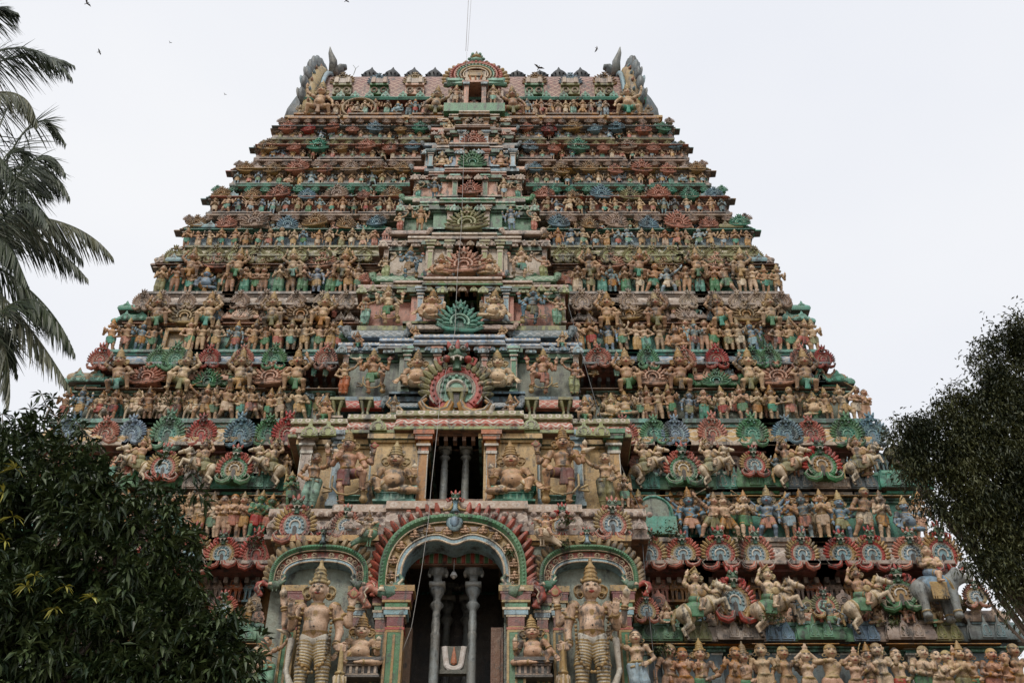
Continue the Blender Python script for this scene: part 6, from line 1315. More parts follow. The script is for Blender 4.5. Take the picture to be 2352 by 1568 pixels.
# crouching giants between the arches, and riders
def lean(px, y, hp): return px-(hp/2)*(1176-px)/(y+2293)
def one(px, y, hp, kind, off, skin, cloth, flip, label, name, cat='statue', Hh=None, merged=False, white='cream', rz=0., extra=None, gold='gold'):
    P3 = pos(lean(px, y, hp), y, off); H = at(px, y-hp, P3[1])[2]-P3[2]; statue(name, kind, P3, H*(Hh or 1)*.97, skin, cloth, flip, label, cat, merged=merged, white=white, rz=rz, extra=extra, gold=gold)
GI = {2: (903, 97, (1441, 1560, 1717, 1845), (282, 421, 558, 686), -.12), 3: (756, 80, (1393, 1507, 1653, 1767), (371, 481, 631, 741), -.12), 4: (642, 67, (1354, 1463, 1600, 1695), (441, 547, 679, 789), -.12)}
for i, (y, hp, R_, L_, off) in GI.items():
    for side, xs in ((1, R_), (-1, L_[::-1])):
        for k, x in enumerate(xs): one(x, y, hp, 'atlas', off, ('tan', 'tand')[k % 2], ('olive', 'teal', 'green', 'ochre')[(k+i) % 4], k % 2 == (side > 0), 'brown crouching giant in %s, %s from centre between %s arches, %s flank %s ledge' % (('olive', 'teal', 'green', 'ochre')[(k+i) % 4], ORD[k], ('pink', 'gold', 'pink')[i-2], 'right' if side > 0 else 'left', ROWN[i]), 'crouching_statue', merged=i > 3)
for px, y, hp, fl, l in ((1602, 1470, 172, False, 'rider with bow on large white rearing horse nearest the lower right arch'), (1768, 1462, 168, False, 'rider with round shield on rearing horse right of the big red arch'), (1985, 1452, 160, False, 'rider on rearing horse left of the green arch and elephant'),
                       (1489, 1118, 112, False, 'swordsman on horse beside the right door guardian'), (1640, 1118, 112, False, 'swordsman on horse between two arches, second of right flank'), (1815, 1118, 112, False, 'swordsman on horse right of the gold arch, third of right flank'), (1975, 1112, 112, False, 'swordsman on horse at the outer right corner below blue arch'),
                       (617, 1118, 112, True, 'rider on horse facing left beside the waving stucco lady'), (467, 1118, 112, True, 'rider on horse facing left, just right of the leafy treetop'), (316, 1110, 108, True, 'rider on horse half hidden by the leafy treetop')):
    one(px, y, hp, 'rider', -.16, 'tanp', 'olive' if y < 1200 else 'green', fl, l, 'horse_rider_statue', Hh=.98, white='cream')
one(2148, 1425, 172, 'elephant', -.2, 'tanp', 'blue', False, 'grey elephant with rider and raised trunk at lower right corner of tower', 'elephant_statue', white='stone', Hh=1.0)
one(1904, 1455, 0.1, 'sit', -.5, 'blue', 'green', False, '', 'seated_statue') if False else None
one(1906, 1448, 74, 'dance', -.75, 'slate', 'green', False, 'small dark blue child figure dancing on broad green leaves', 'standing_statue')
# centre bay
CF = [(728, 1612, 308, 'guardian', -.10, 'flesh', 'white', False, 'huge cream door guardian with striped leggings left of the big opening', 1.02), (1356, 1612, 312, 'guardian', -.10, 'flesh', 'white', True, 'huge cream door guardian with striped leggings right of the big opening', 1.02),
      (828, 1532, 122, 'dwarf', .05, 'tanp', 'ochre', False, 'pot-bellied dwarf seated on dark plinth left of the big opening', 1.), (1226, 1532, 118, 'dwarf', .05, 'tanp', 'ochre', True, 'pot-bellied dwarf seated on dark plinth right of the big opening', 1.),
      (617, 1600, 150, 'flywhisk', .05, 'tanp', 'mint', False, 'small attendant with fly whisk half hidden by tree left of guardian', 1.), (1468, 1610, 175, 'flywhisk', .05, 'tanp', 'sky', True, 'lady in pale blue skirt lifting white fly whisk right of guardian', 1.)]
for px, y, hp, k, o, sk, cl, fl, lb, hh in CF: one(px, y, hp, k, CB[0]['off']+o, sk, cl, fl, lb, 'seated_statue' if k == 'dwarf' else 'guardian_statue' if k == 'guardian' else 'standing_statue', Hh=hh)
o1 = CB[1]['off']
one(806, 1160, 158, 'stamper', o1-.05, 'tanp', 'maroon', False, 'guardian in dark red with raised knee left of the twin grey columns', 'guardian_statue', Hh=1.05); one(1290, 1160, 164, 'stamper', o1-.05, 'tan', 'maroon', True, 'guardian in dark red with raised knee right of the twin grey columns', 'guardian_statue', Hh=1.05)
one(907, 1142, 116, 'dwarf', o1+.05, 'tan', 'cream', False, 'seated pot-bellied guardian on teal plinth left of the twin grey columns', 'seated_statue', Hh=1.05); one(1178, 1142, 116, 'dwarf', o1+.05, 'tan', 'cream', True, 'seated pot-bellied guardian on teal plinth right of the twin grey columns', 'seated_statue', Hh=1.05)
one(716, 1168, 132, 'flywhisk', o1+.05, 'tan', 'mint', False, 'lady in mint skirt raising fly whisk toward guardian with raised knee', 'standing_statue'); one(1390, 1168, 132, 'flywhisk', o1+.05, 'tan', 'olive', True, 'lady in olive skirt raising fly whisk toward guardian with raised knee', 'standing_statue')
one(1434, 1168, 78, 'pray', o1+.25, 'tanp', 'mint', True, 'small praying attendant at right end of the twin column storey', 'standing_statue'); one(672, 1168, 82, 'pray', o1+.25, 'green', 'green', False, 'small green praying attendant at left end of the twin column storey', 'standing_statue')
one(845, 1258, 82, 'parrot', CB[0]['off']-.5, 'tanp', 'green', False, 'archer riding a big green parrot left of the great arch top', 'parrot_rider_statue'); one(1250, 1258, 78, 'swan', CB[0]['off']-.5, 'tanp', 'cream', True, 'archer riding a white swan right of the great arch top', 'swan_rider_statue')
SNAME = ['', '', 'third storey with the crested arch', 'fourth storey with teal fan', 'fifth storey with pink fan', 'sixth storey with olive fan', 'seventh storey', 'eighth storey', 'ninth storey', 'tenth storey']
SPEC = {2: (906, 94, (860, 1243), (793, 1317), ('green', 'brick'), ('orange', 'lime'), (960, 1144), 76, 'tan'), 3: (746, 80, (897, 1220), (841, 1278), ('green', 'olive'), ('mint', 'mint'), (990, 1132), 60, 'tan'), 4: (641, 66, (941, 1197), (888, 1248), ('goldd', 'teal'), ('lime', 'lime'), (1010, 1124), 44, 'tan'),
        5: (530, 50, (965, 1176), (920, 1226), ('ochre', 'sky'), ('brick', 'brick'), None, 0, ''), 6: (456, 40, (1000, 1158), (962, 1190), ('ochre', 'sky'), ('teal', 'teal'), None, 0, ''), 7: (387, 34, (1015, 1150), None, ('brick', 'ochre'), None, None, 0, ''), 8: (336, 24, (1018, 1140), None, ('ochre', 'teal'), None, None, 0, ''), 9: (300, 20, (1032, 1134), None, ('ochre', 'teal'), None, None, 0, '')}
for j, (y, hp, G, Ld, gc, lc, Dw, dh, _) in SPEC.items():
    o = CB[j]['off']
    for k, x in enumerate(G):
        blue = (j, k) in ((3, 1), (4, 0), (5, 1), (6, 0)); kd = 'stamper' if j < 5 else ('fourarm' if j < 7 else 'sit'); sd = ('left', 'right')[k]
        one(x, y, hp, kd, o+.02, 'blue' if blue else ('tan', 'tanp')[k], gc[k], k == 1, '%s four-armed guardian %s of the opening on the %s' % ('blue' if blue else 'tan', sd, SNAME[j]), 'guardian_statue', merged=j > 3, Hh=1.05)
    if Ld:
        for k, x in enumerate(Ld): one(x, y, hp*.82, 'flywhisk', o+.12, ('tan', 'tanp')[k], lc[k], k == 1, 'slim lady attendant at outer %s end of the %s' % (('left', 'right')[k], SNAME[j]), 'standing_statue', merged=j > 3)
    if Dw:
        for k, x in enumerate(Dw): one(x, y-(12 if j == 2 else 9 if j == 3 else 6), dh*1.06, 'dwarf', o-.22, 'tan', 'cream', k == 1, 'pot-bellied seated figure just %s of the opening on the %s' % (('left', 'right')[k], SNAME[j]), 'seated_statue', merged=j > 3, Hh=1.05)
for x, y, hp, j, lb in ((905, 968, 58, 1, 'left of crested arch'), (1175, 966, 58, 1, 'right of crested arch'), (745, 972, 62, 1, 'outer left end'), (1343, 972, 62, 1, 'outer right end'), (955, 786, 36, 2, 'left of the teal fan'), (1155, 786, 36, 2, 'right of the teal fan'), (824, 800, 38, 2, 'left end beside blue roof'), (1291, 800, 38, 2, 'right end beside blue roof')):
    one(x, y, hp, 'atlas', CB[j]['off']+(.05 if j == 1 else -.1), 'tan', 'green' if j == 1 else 'teal', x > 1050, 'little sitting dwarf with raised arm on cornice above %s storey, %s' % (('', 'second', 'third')[j], lb), 'seated_statue', merged=True, Hh=1.0)
# crown of the tower
one(735, 268, 70, 'bigatlas', -.1, 'tan', 'tand', False, 'big crouching giant with raised hand at left end of the roof storey', 'crouching_statue', Hh=1.02); one(1440, 268, 66, 'bigatlas', -.1, 'tan', 'teal', True, 'big crouching giant at right end of the roof storey', 'crouching_statue', Hh=1.02)
one(1001, 268, 62, 'bigatlas', -.1, 'tand', 'olive', True, 'brown crouching giant left of the crowning arch doorway', 'crouching_statue'); one(1180, 268, 62, 'bigatlas', -.1, 'tand', 'olive', False, 'brown crouching giant right of the crowning arch doorway', 'crouching_statue')
one(1045, 243, 42, 'fourarm', -.2, 'tanp', 'cream', False, 'cream four-armed figure left of the crowning doorway', 'standing_statue', merged=True); one(1132, 243, 42, 'fourarm', -.2, 'tanp', 'mint', True, 'cream four-armed figure right of the crowning doorway', 'standing_statue', merged=True)
one(690, 268, 24, 'atlas', 0, 'goldd', 'goldd', False, 'small brown crouching figure at extreme left corner of the roof storey', 'crouching_statue', merged=True); one(1487, 270, 26, 'atlas', 0, 'goldd', 'goldd', True, 'small brown crouching figure at extreme right corner of the roof storey', 'crouching_statue', merged=True)
put_row(10, 268, 33, [(x, k, s_, c) for x, k, s_, c in ((772, 'q', 't', 'w'), (788, 'f', 't', 'o'), (804, 'q', 't', 'x'), (822, 'i', 't', 'r'), (840, 'q', 't', 'm'), (866, 'f', 't', 'r'), (888, 'q', 't', 'm'), (915, 'I', 'b', 'w'), (938, 'q', 't', 'k'), (955, 'f', 'b', 'r'), (975, 'q', 't', 'x'))], -1) if True else None
put_row(10, 268, 33, [(1196, 'q', 't', 'x'), (1212, 'f', 'b', 'o'), (1228, 'q', 't', 'w'), (1246, 'd', 't', 'r'), (1264, 'A', 't', 'o'), (1282, 'q', 't', 'x'), (1298, 'f', 't', 'w'), (1316, 'q', 't', 'm'), (1338, 's', 't', 'o'), (1356, 'r', 't', 'r'), (1375, 'f', 'b', 'w'), (1392, 'q', 't', 'k')], 1)
rf = random.Random(21)
for i in range(0, 10):      # smaller figures that fill the gaps of every tier
    y, hp = (ROWS[i][0], ROWS[i][1]) if i < 5 else (AUTO[i][0], AUTO[i][1]); t = TIERS[i]; a, b = BAYPX[i]
    for x0, x1, sd in ((edge(i, t[3], -1)+6, a-4, -1), (b+4, edge(i, t[3], 1)-6, 1)):
        for row in (0, 1):
            yb, H0, off, w = ((t[2]-3, hp*(.50 if i else .42), SET[i]*.05-.05, hp*.36), (y-hp*.12, hp*.86, SET[i]*.62, hp*.34))[row]
            if row and i in (0,): continue
            n = int((x1-x0)/w)
            for k in range(n):
                if rf.random() < (.12 if row == 0 else .35): continue
                x = x0+(x1-x0)*(k+.5)/n+rf.uniform(-.2, .2)*w; kd = rf.choice(('relax', 'pray', 'praylong', 'lady', 'dance', 'sword', 'stride', 'fourarm', 'archer', 'couple') if row else ('sit', 'sitfat', 'atlas', 'dance', 'relax', 'pray', 'lady', 'sword', 'sit', 'fourarm'))
                P3 = pos(x, yb, off); H = (at(x, yb-H0, P3[1])[2]-P3[2])*rf.uniform(.85, 1.12)*(.75 if kd.startswith('sit') else 1); g = tiny(kd); s_ = H/ARCH[kd]['top']; fl = rf.choice((-1, 1))
                BAG2.put(g, Matrix.Translation(P3)@Matrix.Rotation(rf.uniform(-.4, .4), 4, 'Z')@Matrix.Rotation(.12, 4, 'X')@Matrix.Diagonal((fl*s_*1.12, s_, s_, 1)), (rf.choice(('tan', 'tanp', 'tand', 'tan', 'sky', 'salmon', 'goldd')), rf.choice(tuple(CLOTH.values())), rf.choice(('gold', 'goldd', 'ochre')), 'dark', 'cream', 'red'))
for b_, n_ in ((BAG2, 'small_statues'), (SMALLB, 'stucco_relief')):
    o = b_.done(n_, None if n_ == 'small_statues' else TOWER, kind='stuff')
    if n_ == 'small_statues': tag(o, 'crowd of tiny painted statues filling the upper ledges and the gaps between bigger statues', 'statues')
    else: o.matrix_basis = TINV
# ------------------------------------------------------------------ ground, trees, birds, wires
gm = MD(); gm.add([(-400, -200, 0), (400, -200, 0), (400, 600, 0), (-400, 600, 0)], [(0, 1, 2, 3)], 0)
tag(link('ground', mesh_from(gm, 'ground', [mat('earth', (.22, .17, .12), .2)])), kind='structure')
def leafmat(n, a, b, rough=.45, tr=.15):
    m = bpy.data.materials.new(n); m.use_nodes = True; t = m.node_tree; p = t.nodes['Principled BSDF']; g = t.nodes.new('ShaderNodeNewGeometry'); ns = t.nodes.new('ShaderNodeTexNoise'); ns.inputs['Scale'].default_value = tr if tr > .5 else 2.2
    t.links.new(g.outputs['Position'], ns.inputs[0]); r = t.nodes.new('ShaderNodeValToRGB'); r.color_ramp.elements[0].color = (*a, 1); r.color_ramp.elements[1].color = (*b, 1); r.color_ramp.elements[0].position = .3; r.color_ramp.elements[1].position = .7
    ad = t.nodes.new('ShaderNodeMath'); ad.operation = 'ADD'; wn = t.nodes.new('ShaderNodeMath'); wn.operation = 'MULTIPLY_ADD'; wn.inputs[1].default_value = .5; wn.inputs[2].default_value = -.25
    t.links.new(g.outputs['Random Per Island'], wn.inputs[0]); t.links.new(ns.outputs[0], ad.inputs[0]); t.links.new(wn.outputs[0], ad.inputs[1]); t.links.new(ad.outputs[0], r.inputs[0]); t.links.new(r.outputs[0], p.inputs['Base Color'])
    p.inputs['Roughness'].default_value = rough; p.inputs['Specular IOR Level'].default_value = .35; return m
def leaves(pts, dirs, L, wdt, rng, droop=.5, fold=.25, seg=2):
    """elongated leaves; pts n,3 roots, dirs n,3; returns MD"""
    n = len(pts); d = dirs/np.linalg.norm(dirs, axis=1)[:, None]; up = np.tile([0., 0, 1], (n, 1))+rng.normal(0, .35, (n, 3)); s = np.cross(d, up); s /= np.linalg.norm(s, axis=1)[:, None]+1e-6; nn = np.cross(s, d)
    L = L*rng.uniform(.7, 1.2, n); wv = wdt*rng.uniform(.8, 1.2, n); L_ = L[:, None]; w_ = wv[:, None]
    a = pts; b = pts+d*L_*.45; c = pts+d*L_*.95; b = b-np.array([0, 0, 1])*L_*droop*.12; c = c-np.array([0, 0, 1])*L_*droop*.5
    bl = b+s*w_*.5+nn*w_*fold; br_ = b-s*w_*.5+nn*w_*fold
    V = np.stack([a, bl, c, b, br_], 1).reshape(-1, 3); k = np.arange(n)*5
    q = np.concatenate([np.stack([k, k+3, k+2, k+1], 1), np.stack([k, k+4, k+2, k+3], 1)]); m = MD(); m.add(V, q, 0); return m
def crown_points(blobs, n, rng, shell=.55):
    out = []; vol = np.array([b[3]*b[4]*b[5] for b in blobs])**.66; cnt = rng.multinomial(n, vol/vol.sum())
    for b, c in zip(blobs, cnt):
        v = rng.normal(0, 1, (c, 3)); v /= np.linalg.norm(v, axis=1)[:, None]; r = shell+(1-shell)*rng.rand(c)**.7
        out.append(np.c_[v*r[:, None]*np.array(b[3:6])+np.array(b[:3]), v])
    o = np.concatenate(out); return o[:, :3], o[:, 3:]
def limb(m, a, b, r0, r1, rng, n=6):
    a, b = np.array(a, float), np.array(b, float); t = np.linspace(0, 1, n)[:, None]; p = a+(b-a)*t; p[1:-1] += rng.normal(0, .06*np.linalg.norm(b-a)/n*2, (n-2, 3)); m.tube(p, np.linspace(r0, r1, n), 0, n=7); return p
rng = np.random.RandomState(5); bark = mat('bark', (.14, .10, .07), .25)
def clumps(pts, out, rng, nc, rad):
    i = rng.choice(len(pts), nc, replace=False); C = pts[i]; j = rng.randint(0, nc, len(pts)); r = rad*rng.uniform(.5, 1.3, nc)[j]
    v = rng.normal(0, .5, (len(pts), 3))*r[:, None]; return C[j]+v, out[i][j]*.6+v/(r[:, None]+1e-6)*.5
# mango tree, near left
YT = 13.5
def tb(px, py, r, y=YT, ry=None): p = at(px, py, y); return (p[0], p[1], p[2], r, ry or r, r)
MB_ = [tb(-40, 1330, 1.55), tb(130, 1210, 1.15), tb(285, 1260, 1.0), tb(250, 1420, 1.2), tb(410, 1500, .95), tb(60, 1090, .75), tb(190, 1080, .45), tb(350, 1190, .52), tb(470, 1420, .50), tb(120, 1500, 1.5), tb(330, 1620, 1.2), tb(-80, 1150, 1.1), tb(485, 1600, .72), tb(-250, 1400, 2.0), tb(-200, 1650, 2.2), tb(180, 1750, 2.0, 14.2), tb(395, 1300, .38), tb(520, 1500, .42)]
pts, out = crown_points(MB_, 5600, rng, .5); pts, out = clumps(pts, out, rng, 620, .30)
nl = 11; P0 = np.repeat(pts, nl, 0); O0 = np.repeat(out, nl, 0)
D0 = O0*.55+rng.normal(0, .62, P0.shape)+np.array([0, 0, -.12]); P0 = P0+rng.normal(0, .035, P0.shape)
root = tag(link('mango_tree', None), 'dense dark tree with long drooping leaves in front of the tower\'s lower left', 'tree'); tp = at(-250, 1500, YT); root.location = (tp[0], YT, 0)
TI = Matrix.Translation((-tp[0], -YT, 0))
lm = leaves(P0, D0, .20, .052, rng, .55)
link('crown', mesh_from(lm, 'mango_crown', [leafmat('mango_leaf', (.014, .030, .010), (.066, .092, .03), .40)], smooth=False), root, TI)
tm = MD(); fork = np.array([tp[0]+.2, YT+.3, 3.4]); limb(tm, (tp[0], YT, -.1), fork, .42, .32, rng)
for b in MB_: limb(tm, fork, b[:3], .20, .04, rng, 7); 
link('trunk', mesh_from(tm, 'mango_trunk', [bark], smooth=True), root, TI)
# pale young leaf sprays and the loose twig above the crown
ym = []; yl_ = [(60, 1345), (150, 1345), (125, 1395), (80, 1320), (8, 1130), (30, 1185), (12, 1240), (35, 1075), (210, 1370)]
for k, (x, y) in enumerate(yl_):
    p = at(x, y, YT-(1.6 if x > 40 else 1.3)+.15); n = 9; P1 = np.tile(p, (n, 1)); a_ = rng.uniform(0, 6.28, n); D1 = np.c_[np.cos(a_), -.4+.3*rng.rand(n), np.sin(a_)*.5-.2]; ym.append(leaves(P1, D1, .13 if x > 40 else .20, .032, rng, .9))
m = MD(); [m.put(g) for g in ym]; link('young_leaves', mesh_from(m, 'young_leaves', [leafmat('young_leaf', (.22, .20, .03), (.32, .30, .05))]), root, TI)
m = MD(); tw = MD()
for x0, y0, x1, y1 in ((150, 1010, 95, 905), (95, 985, 120, 915), (60, 1010, 70, 940), (30, 1040, 35, 960), (200, 1010, 175, 965), (10, 1020, 5, 950), (240, 1040, 190, 985), (120, 1000, 160, 930), (45, 990, 15, 985)):
    p = limb(tw, at(x0, y0, YT), at(x1, y1, YT), .014, .006, rng, 5)
    for q, nq in ((p[-1], 12), (p[-2], 7), (p[-3], 7)): P1 = np.tile(q, (nq, 1)); a_ = rng.uniform(0, 6.28, nq); m.put(leaves(P1, np.c_[np.cos(a_), rng.normal(0, .4, nq), np.sin(a_)*.8-.1], .19, .042, rng, .6))
link('twigs', mesh_from(tw, 'twigs', [bark], smooth=True), root, TI); link('twig_leaves', mesh_from(m, 'twig_leaves', [leafmat('mango_leaf2', (.014, .030, .010), (.035, .06, .018))]), root, TI)
# fine-leaved tree, right
YR = 19.0
RB = [tb(x, y, r, YR+((x*7) % 5)*.25, ry=r*.55) for x, y, r in ((2345, 800, .36), (2335, 870, .62), (2300, 960, .75), (2380, 960, .9), (2150, 1035, .45), (2215, 1030, .5), (2100, 1030, .24), (2205, 965, .28), (2230, 935, .35), (2270, 1080, .95), (2205, 1110, .38), (2262, 1180, .42), (2345, 1200, .8), (2310, 1250, .38), (2330, 1320, .42), (2352, 1370, .32), (2400, 1150, 1.0), (2240, 1160, .5), (2345, 1290, .5), (2275, 880, .3), (2120, 1075, .3), (2470, 950, .9), (2480, 1200, .9), (2150, 1160, .20), (2300, 1300, .22))]
RE = [(2070, 1000), (2062, 1030), (2085, 1065), (2100, 985), (2140, 975), (2115, 1105), (2150, 1145), (2185, 1190), (2215, 1225), (2245, 1265), (2180, 940), (2195, 915), (2235, 895), (2262, 850), (2270, 805), (2290, 780), (2320, 755), (2345, 742), (2275, 1310), (2300, 1350), (2325, 1380), (2345, 1400), (2150, 1000), (2240, 1290)]
RB += [tb(x, y, .10+.12*((x*3+y) % 7)/7, YR+((x*7) % 5)*.25) for x, y in RE]
pts, out = crown_points(RB, 7200, rng, .55); pts, out = clumps(pts, out, rng, 400, .27); nl = 13; P0 = np.repeat(pts, nl, 0)+rng.normal(0, .10, (len(pts)*nl, 3)); D0 = np.repeat(out, nl, 0)*.4+rng.normal(0, .6, P0.shape)+(0, 0, -.25)
tp = at(2750, 1400, YR); root = tag(link('neem_tree', None), 'dark fine-leaved tree rising beyond the tower\'s lower right corner', 'tree'); root.location = (tp[0], YR, 0); TI = Matrix.Translation((-tp[0], -YR, 0))
link('crown', mesh_from(leaves(P0, D0, .12, .036, rng, .5), 'neem_crown', [leafmat('neem_leaf', (.012, .020, .007), (.075, .080, .026), .5, 1.1)]), root, TI)
tm = MD(); fork = np.array([tp[0]-.6, YR, 6.]); limb(tm, (tp[0], YR, -.1), fork, .55, .38, rng)
for b in RB[::2]: limb(tm, fork+(0, .8, 0), np.array(b[:3])+(0, .3, 0), .09, .015, rng, 8)
link('trunk', mesh_from(tm, 'neem_trunk', [bark], smooth=True), root, TI)
# coconut palm at the left edge
YP = 15.0; hub = at(-120, 640, YP); root = tag(link('coconut_palm', None), 'coconut palm whose long feathery fronds reach in from the left edge', 'palm tree'); root.location = (hub[0]-.4, YP, 0); TI = Matrix.Translation((-hub[0]+.4, -YP, 0))
palm = leafmat('palm_leaf', (.014, .026, .010), (.045, .06, .025), .45); dry = leafmat('palm_leaf_pale', (.04, .05, .025), (.11, .11, .06), .45)
def frond(tip, ctrl, k, drop=1., pale=False, base=None):
    base = hub+rng.normal(0, .12, 3) if base is None else base; n = 95; t = np.linspace(0, 1, n)[:, None]; p = (1-t)**2*base+2*t*(1-t)*ctrl+t*t*tip
    m = MD(); m.tube(p[::4], np.linspace(.035, .006, len(p[::4])), 0, n=5); tg = np.gradient(p, axis=0); tg /= np.linalg.norm(tg, axis=1)[:, None]
    for sgn in (-1, 1):
        for i in range(8, n):
            f = i/n; L = (.95*math.sin(math.pi*min(1, f*.80+.16)))*rng.uniform(.85, 1.08); side = np.cross(tg[i], (0, 0, 1)); side /= np.linalg.norm(side)+1e-6
            d = side*sgn*.45*(1 if drop < 1.2 else .5)+tg[i]*(.55+.5*f)+np.array([0, 0, -.62*drop])+rng.normal(0, .09, 3); d /= np.linalg.norm(d)
            q = p[i]+rng.normal(0, .004, 3); ts = np.linspace(0, 1, 4)[:, None]; c = q+d*L*ts+np.array([0, 0, -.20*L])*ts**2; wv = np.cross(d, (rng.normal(0, .3), 1, rng.normal(0, .3))); wv /= np.linalg.norm(wv); wd = np.array([.008, .014, .010, .001])[:, None]*wv
            m.add(np.concatenate([c-wd, c+wd]), [(0, 1, 5, 4), (1, 2, 6, 5), (2, 3, 7, 6)], 0)
    link('frond', mesh_from(m, 'frond', [dry if pale else palm]), root, TI)
fr_ = [((165, 180), (60, 60), 1., 0, 0), ((168, 150), (20, 95), 1., 0, .5), ((85, 290), (60, 170), 1.2, 1, -.4), ((160, 455), (90, 320), 1.3, 0, .3), ((258, 590), (150, 480), 1.0, 1, -.3), ((200, 640), (60, 500), 1.2, 0, .6), ((170, 810), (100, 670), 1.25, 0, .2), ((160, 890), (20, 690), 1.2, 1, -.2), ((20, 930), (30, 760), 1.3, 1, 0), ((40, 30), (-40, 10), .9, 0, 0), ((120, 450), (20, 330), 1.2, 0, 1.), ((60, 650), (-20, 460), 1.2, 0, -.6), ((100, 560), (20, 430), 1.1, 0, .8), ((30, 560), (-60, 380), 1.2, 0, .9), ((110, 520), (40, 380), 1.3, 0, -.8), ((150, 400), (70, 260), 1.35, 0, -.3), ((70, 380), (10, 240), 1.3, 0, .4), ((190, 600), (60, 470), 1.1, 0, .2), ((90, 720), (0, 540), 1.3, 0, .5), ((150, 330), (40, 150), 1.0, 0, .7), ((60, 250), (0, 140), 1.3, 0, 1.1), ((130, 760), (60, 600), 1.3, 0, -.5), ((40, 860), (0, 640), 1.3, 0, .4)]
ctrs = [None]*len(fr_)
for k, (tp_, ct, dr, pl, dy) in enumerate(fr_): frond(at(tp_[0], tp_[1], YP+dy), at(ct[0], ct[1], YP+dy*.5)+(0, 0, .25), k, dr, pl, base=at(-130, {0: 180, 1: 230, 2: 260, 9: 60, 17: 200, 18: 200}.get(k, 420+22*k), YP))
tm = MD(); limb(tm, (hub[0]-.4, YP, -.1), at(-140, 150, YP), .24, .16, rng, 12); link('trunk', mesh_from(tm, 'palm_trunk', [bark], smooth=True), root, TI)
# ---- birds
def flybird(px, py, Y, s, bank, yaw, flap, label):
    m = MD(); m.blob((0, 0, 0), (.12, .30, .10), 0, nu=8, nv=6); m.blob((0, -.32, .04), (.07, .10, .07), 0); m.add([(-.03, .25, 0), (.03, .25, 0), (.10, .55, 0), (-.10, .55, 0)], [(0, 1, 2, 3)], 0); m.blob((0, -.43, .03), (.02, .06, .02), 0, nu=5, nv=4)
    for e in (-1, 1):
        z = flap; pts = [(e*.05, -.15), (e*.4, -.28), (e*.95, -.02), (e*.45, .10), (e*.06, .16)]
        v = [(x, y, abs(x)*z) for x, y in pts]; m.add([(x, y, zz+.012) for x, y, zz in v], [(0, 1, 3, 4)], 0, [(1, 2, 3)], 0); m.add([(x, y, zz-.012) for x, y, zz in v], [(4, 3, 1, 0)], 0, [(3, 2, 1)], 0)
    p = at(px, py, Y); o = link('bird', mesh_from(m, 'bird', ['char'], smooth=True), None, Matrix.Translation(p)@Matrix.Rotation(yaw, 4, 'Z')@Matrix.Rotation(bank, 4, 'Y')@Matrix.Diagonal((s, s, s, 1))); tag(o, label, 'bird')
flybird(200, 8, 26, .22, .2, 1.2, .5, 'dark bird flying at top left corner of sky, near upper edge'); flybird(228, 120, 28, .17, .1, 1.5, .15, 'dark bird gliding in upper left sky, the lower of the near pair'); flybird(795, 2, 30, .2, .1, .9, .5, 'bird cut by the top edge above the roof\'s left end')
flybird(390, 98, 42, .13, .4, .5, .8, 'tiny distant bird in left sky, higher of two'); flybird(516, 217, 42, .12, .4, .5, .8, 'tiny distant bird in left sky, lower of two'); flybird(1371, 112, 36, .22, 1.0, 2.2, .6, 'bird with upswept wings flying over the roof\'s right half'); flybird(1237, 156, 38, .34, .3, .3, .45, 'bird with outspread wings hovering just above the finials')
p = pos(1118, 964, CB[1]['off']-.25); statue('pigeon', 'pigeon', (p[0], p[1], p[2]), .42, 'white', 'white', False, 'white pigeon perched on the cornice below the crested arch', 'pigeon', merged=True, rz=.6, white='stone', gold='white')
# ---- wires
def wire(name, pts, r, label, m_='wire_white', rgb=(.55, .52, .48)):
    m = MD(); m.tube(np.array(pts), r, 0, n=5); o = link(name, mesh_from(m, name, [mat(m_, rgb, 0, weather=False)], smooth=True)); tag(o, label, 'cable'); return o
wire('cable', [at(1070, 118, 34), at(1073, 60, 33.2), at(1076, 0, 32.4), at(1079, -60, 31.6)], .012, 'pale cable rising from the roof crest out of the top, thicker of the pair')
wire('cable', [at(1074, 118, 34.1), at(1078, 60, 33.3), at(1082, 0, 32.4), at(1086, -60, 31.6)], .008, 'thin pale cable rising beside the thicker one from the roof crest')
ws = []
for x, y, o in ((1072, 120, -.6), (1072, 255, -.7), (1066, 330, -1.0), (1060, 520, -1.35), (1050, 640, -1.5), (1045, 760, -1.7), (1012, 905, -1.8), (1004, 990, -2.2), (990, 1120, -2.2), (984, 1195, -2.2), (968, 1310, -1.95), (945, 1440, -1.6), (905, 1545, -1.4), (880, 1600, -1.4)): ws.append(pos(x, y, o))
wire('drop_cable', ws, .0075, 'long thin wire hanging down the middle of the tower front', 'wire_grey', (.32, .30, .28))
ws = [pos(x, y, o) for x, y, o in ((1305, 700, -1.4), (1330, 790, -1.3), (1370, 930, -1.3), (1410, 1030, -1.3), (1470, 1170, -1.2), (1482, 1330, -1.3), (1505, 1540, -1.2), (1512, 1640, -1.2))]
wire('drop_cable', ws, .012, 'dark wire hanging down the right of the middle statues', 'wire_dark', (.05, .05, .05))
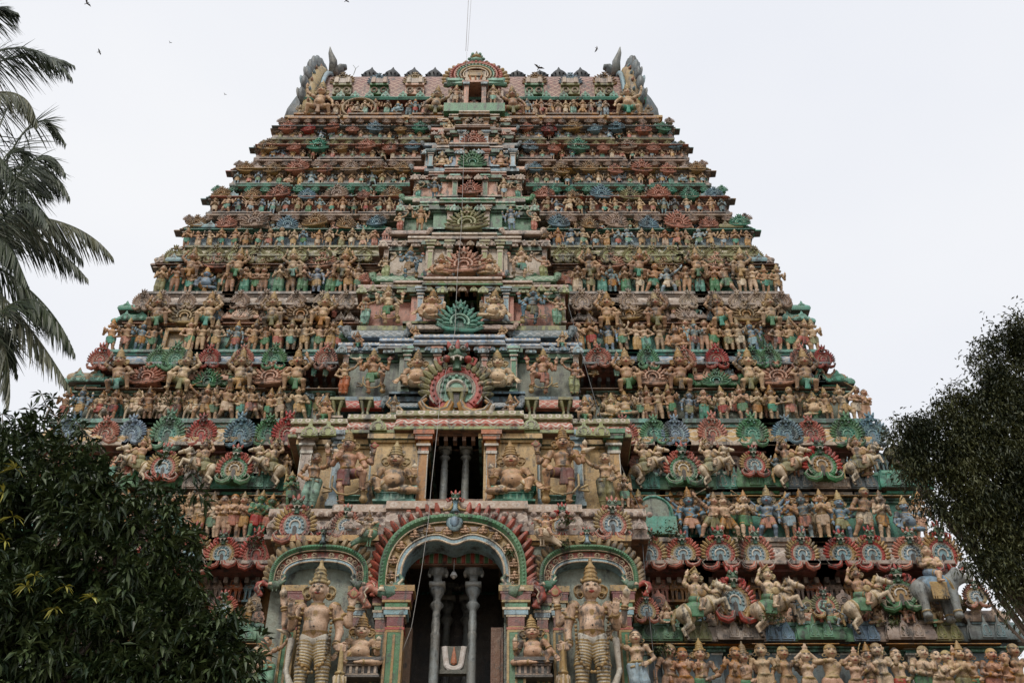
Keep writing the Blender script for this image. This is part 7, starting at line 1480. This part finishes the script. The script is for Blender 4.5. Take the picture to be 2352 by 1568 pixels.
m = MD(); q = at(812, 172, 35.0); m.tube([q, at(817, 158, 35.0)], .02, 0, n=5); m.tube([at(817, 158, 35.0), at(811, 150, 35.)], .012, 0, n=4); m.tube([at(817, 158, 35.0), at(824, 152, 35.)], .012, 0, n=4); tag(link('antenna', mesh_from(m, 'antenna', ['stone'])), 'thin forked rod on the roof beside the left gable crest', 'antenna')
# ---- weeds rooted in the stucco
def weed(px, py, w_, off, label, n=90):
    p = pos(px, py, off); s = w_*px2m(py); P1 = p+np.c_[rng.normal(0, s*.32, n), rng.normal(0, .10, n), np.abs(rng.normal(0, s*.25, n))]; D1 = rng.normal(0, .6, (n, 3))+(0, -.4, .35)
    m = leaves(P1, D1, .14, .05, rng, .7); st_ = MD()
    for k in range(6): st_.tube([p+(0, .1, -.05), (p+P1[k*7])/2+(0, 0, .03), P1[k*7]], .008, 0, n=4)
    o = link('weed', None); o.location = p; TI_ = Matrix.Translation(-Vector(p)); link('leaves', mesh_from(m, 'weed_leaves', [WL]), o, TI_); link('stems', mesh_from(st_, 'weed_stems', [bark]), o, TI_); tag(o, label, 'weed')
WL = leafmat('weed_leaf', (.035, .05, .015), (.08, .10, .03), .6)
for px, y, w_, off, lb in ((1540, 1228, 52, -.5, 'weed on pedestal beside the arched niche'), (1700, 1240, 22, -.5, 'small weed under the olive-skirted statue\'s feet'), (1780, 1425, 46, -.6, 'weed sprawling over the rearing horse\'s rump'), (1500, 1235, 30, -.5, 'weed at the foot of the round niche pedestal'),
                         (1292, 1255, 30, -1.9, 'weed on top of the right guardian arch'), (1300, 1200, 18, -2.0, 'sprig on red flames of the great arch'), (385, 925, 40, -.4, 'round weed clump on left flank below the pink fan'), (628, 975, 44, -.4, 'weed on the teal cornice of the left flank'), (1525, 1500, 40, -.8, 'weed over the statue beside the waving lady'), (2050, 1435, 26, -.5, 'weed above the lady with arms overhead'), (590, 1250, 40, -.5, 'weed below the green twin statues'), (1170, 1275, 14, -1.9, 'tiny sprig beside the great arch shoulder')): weed(px, y, w_, off, lb, 60)
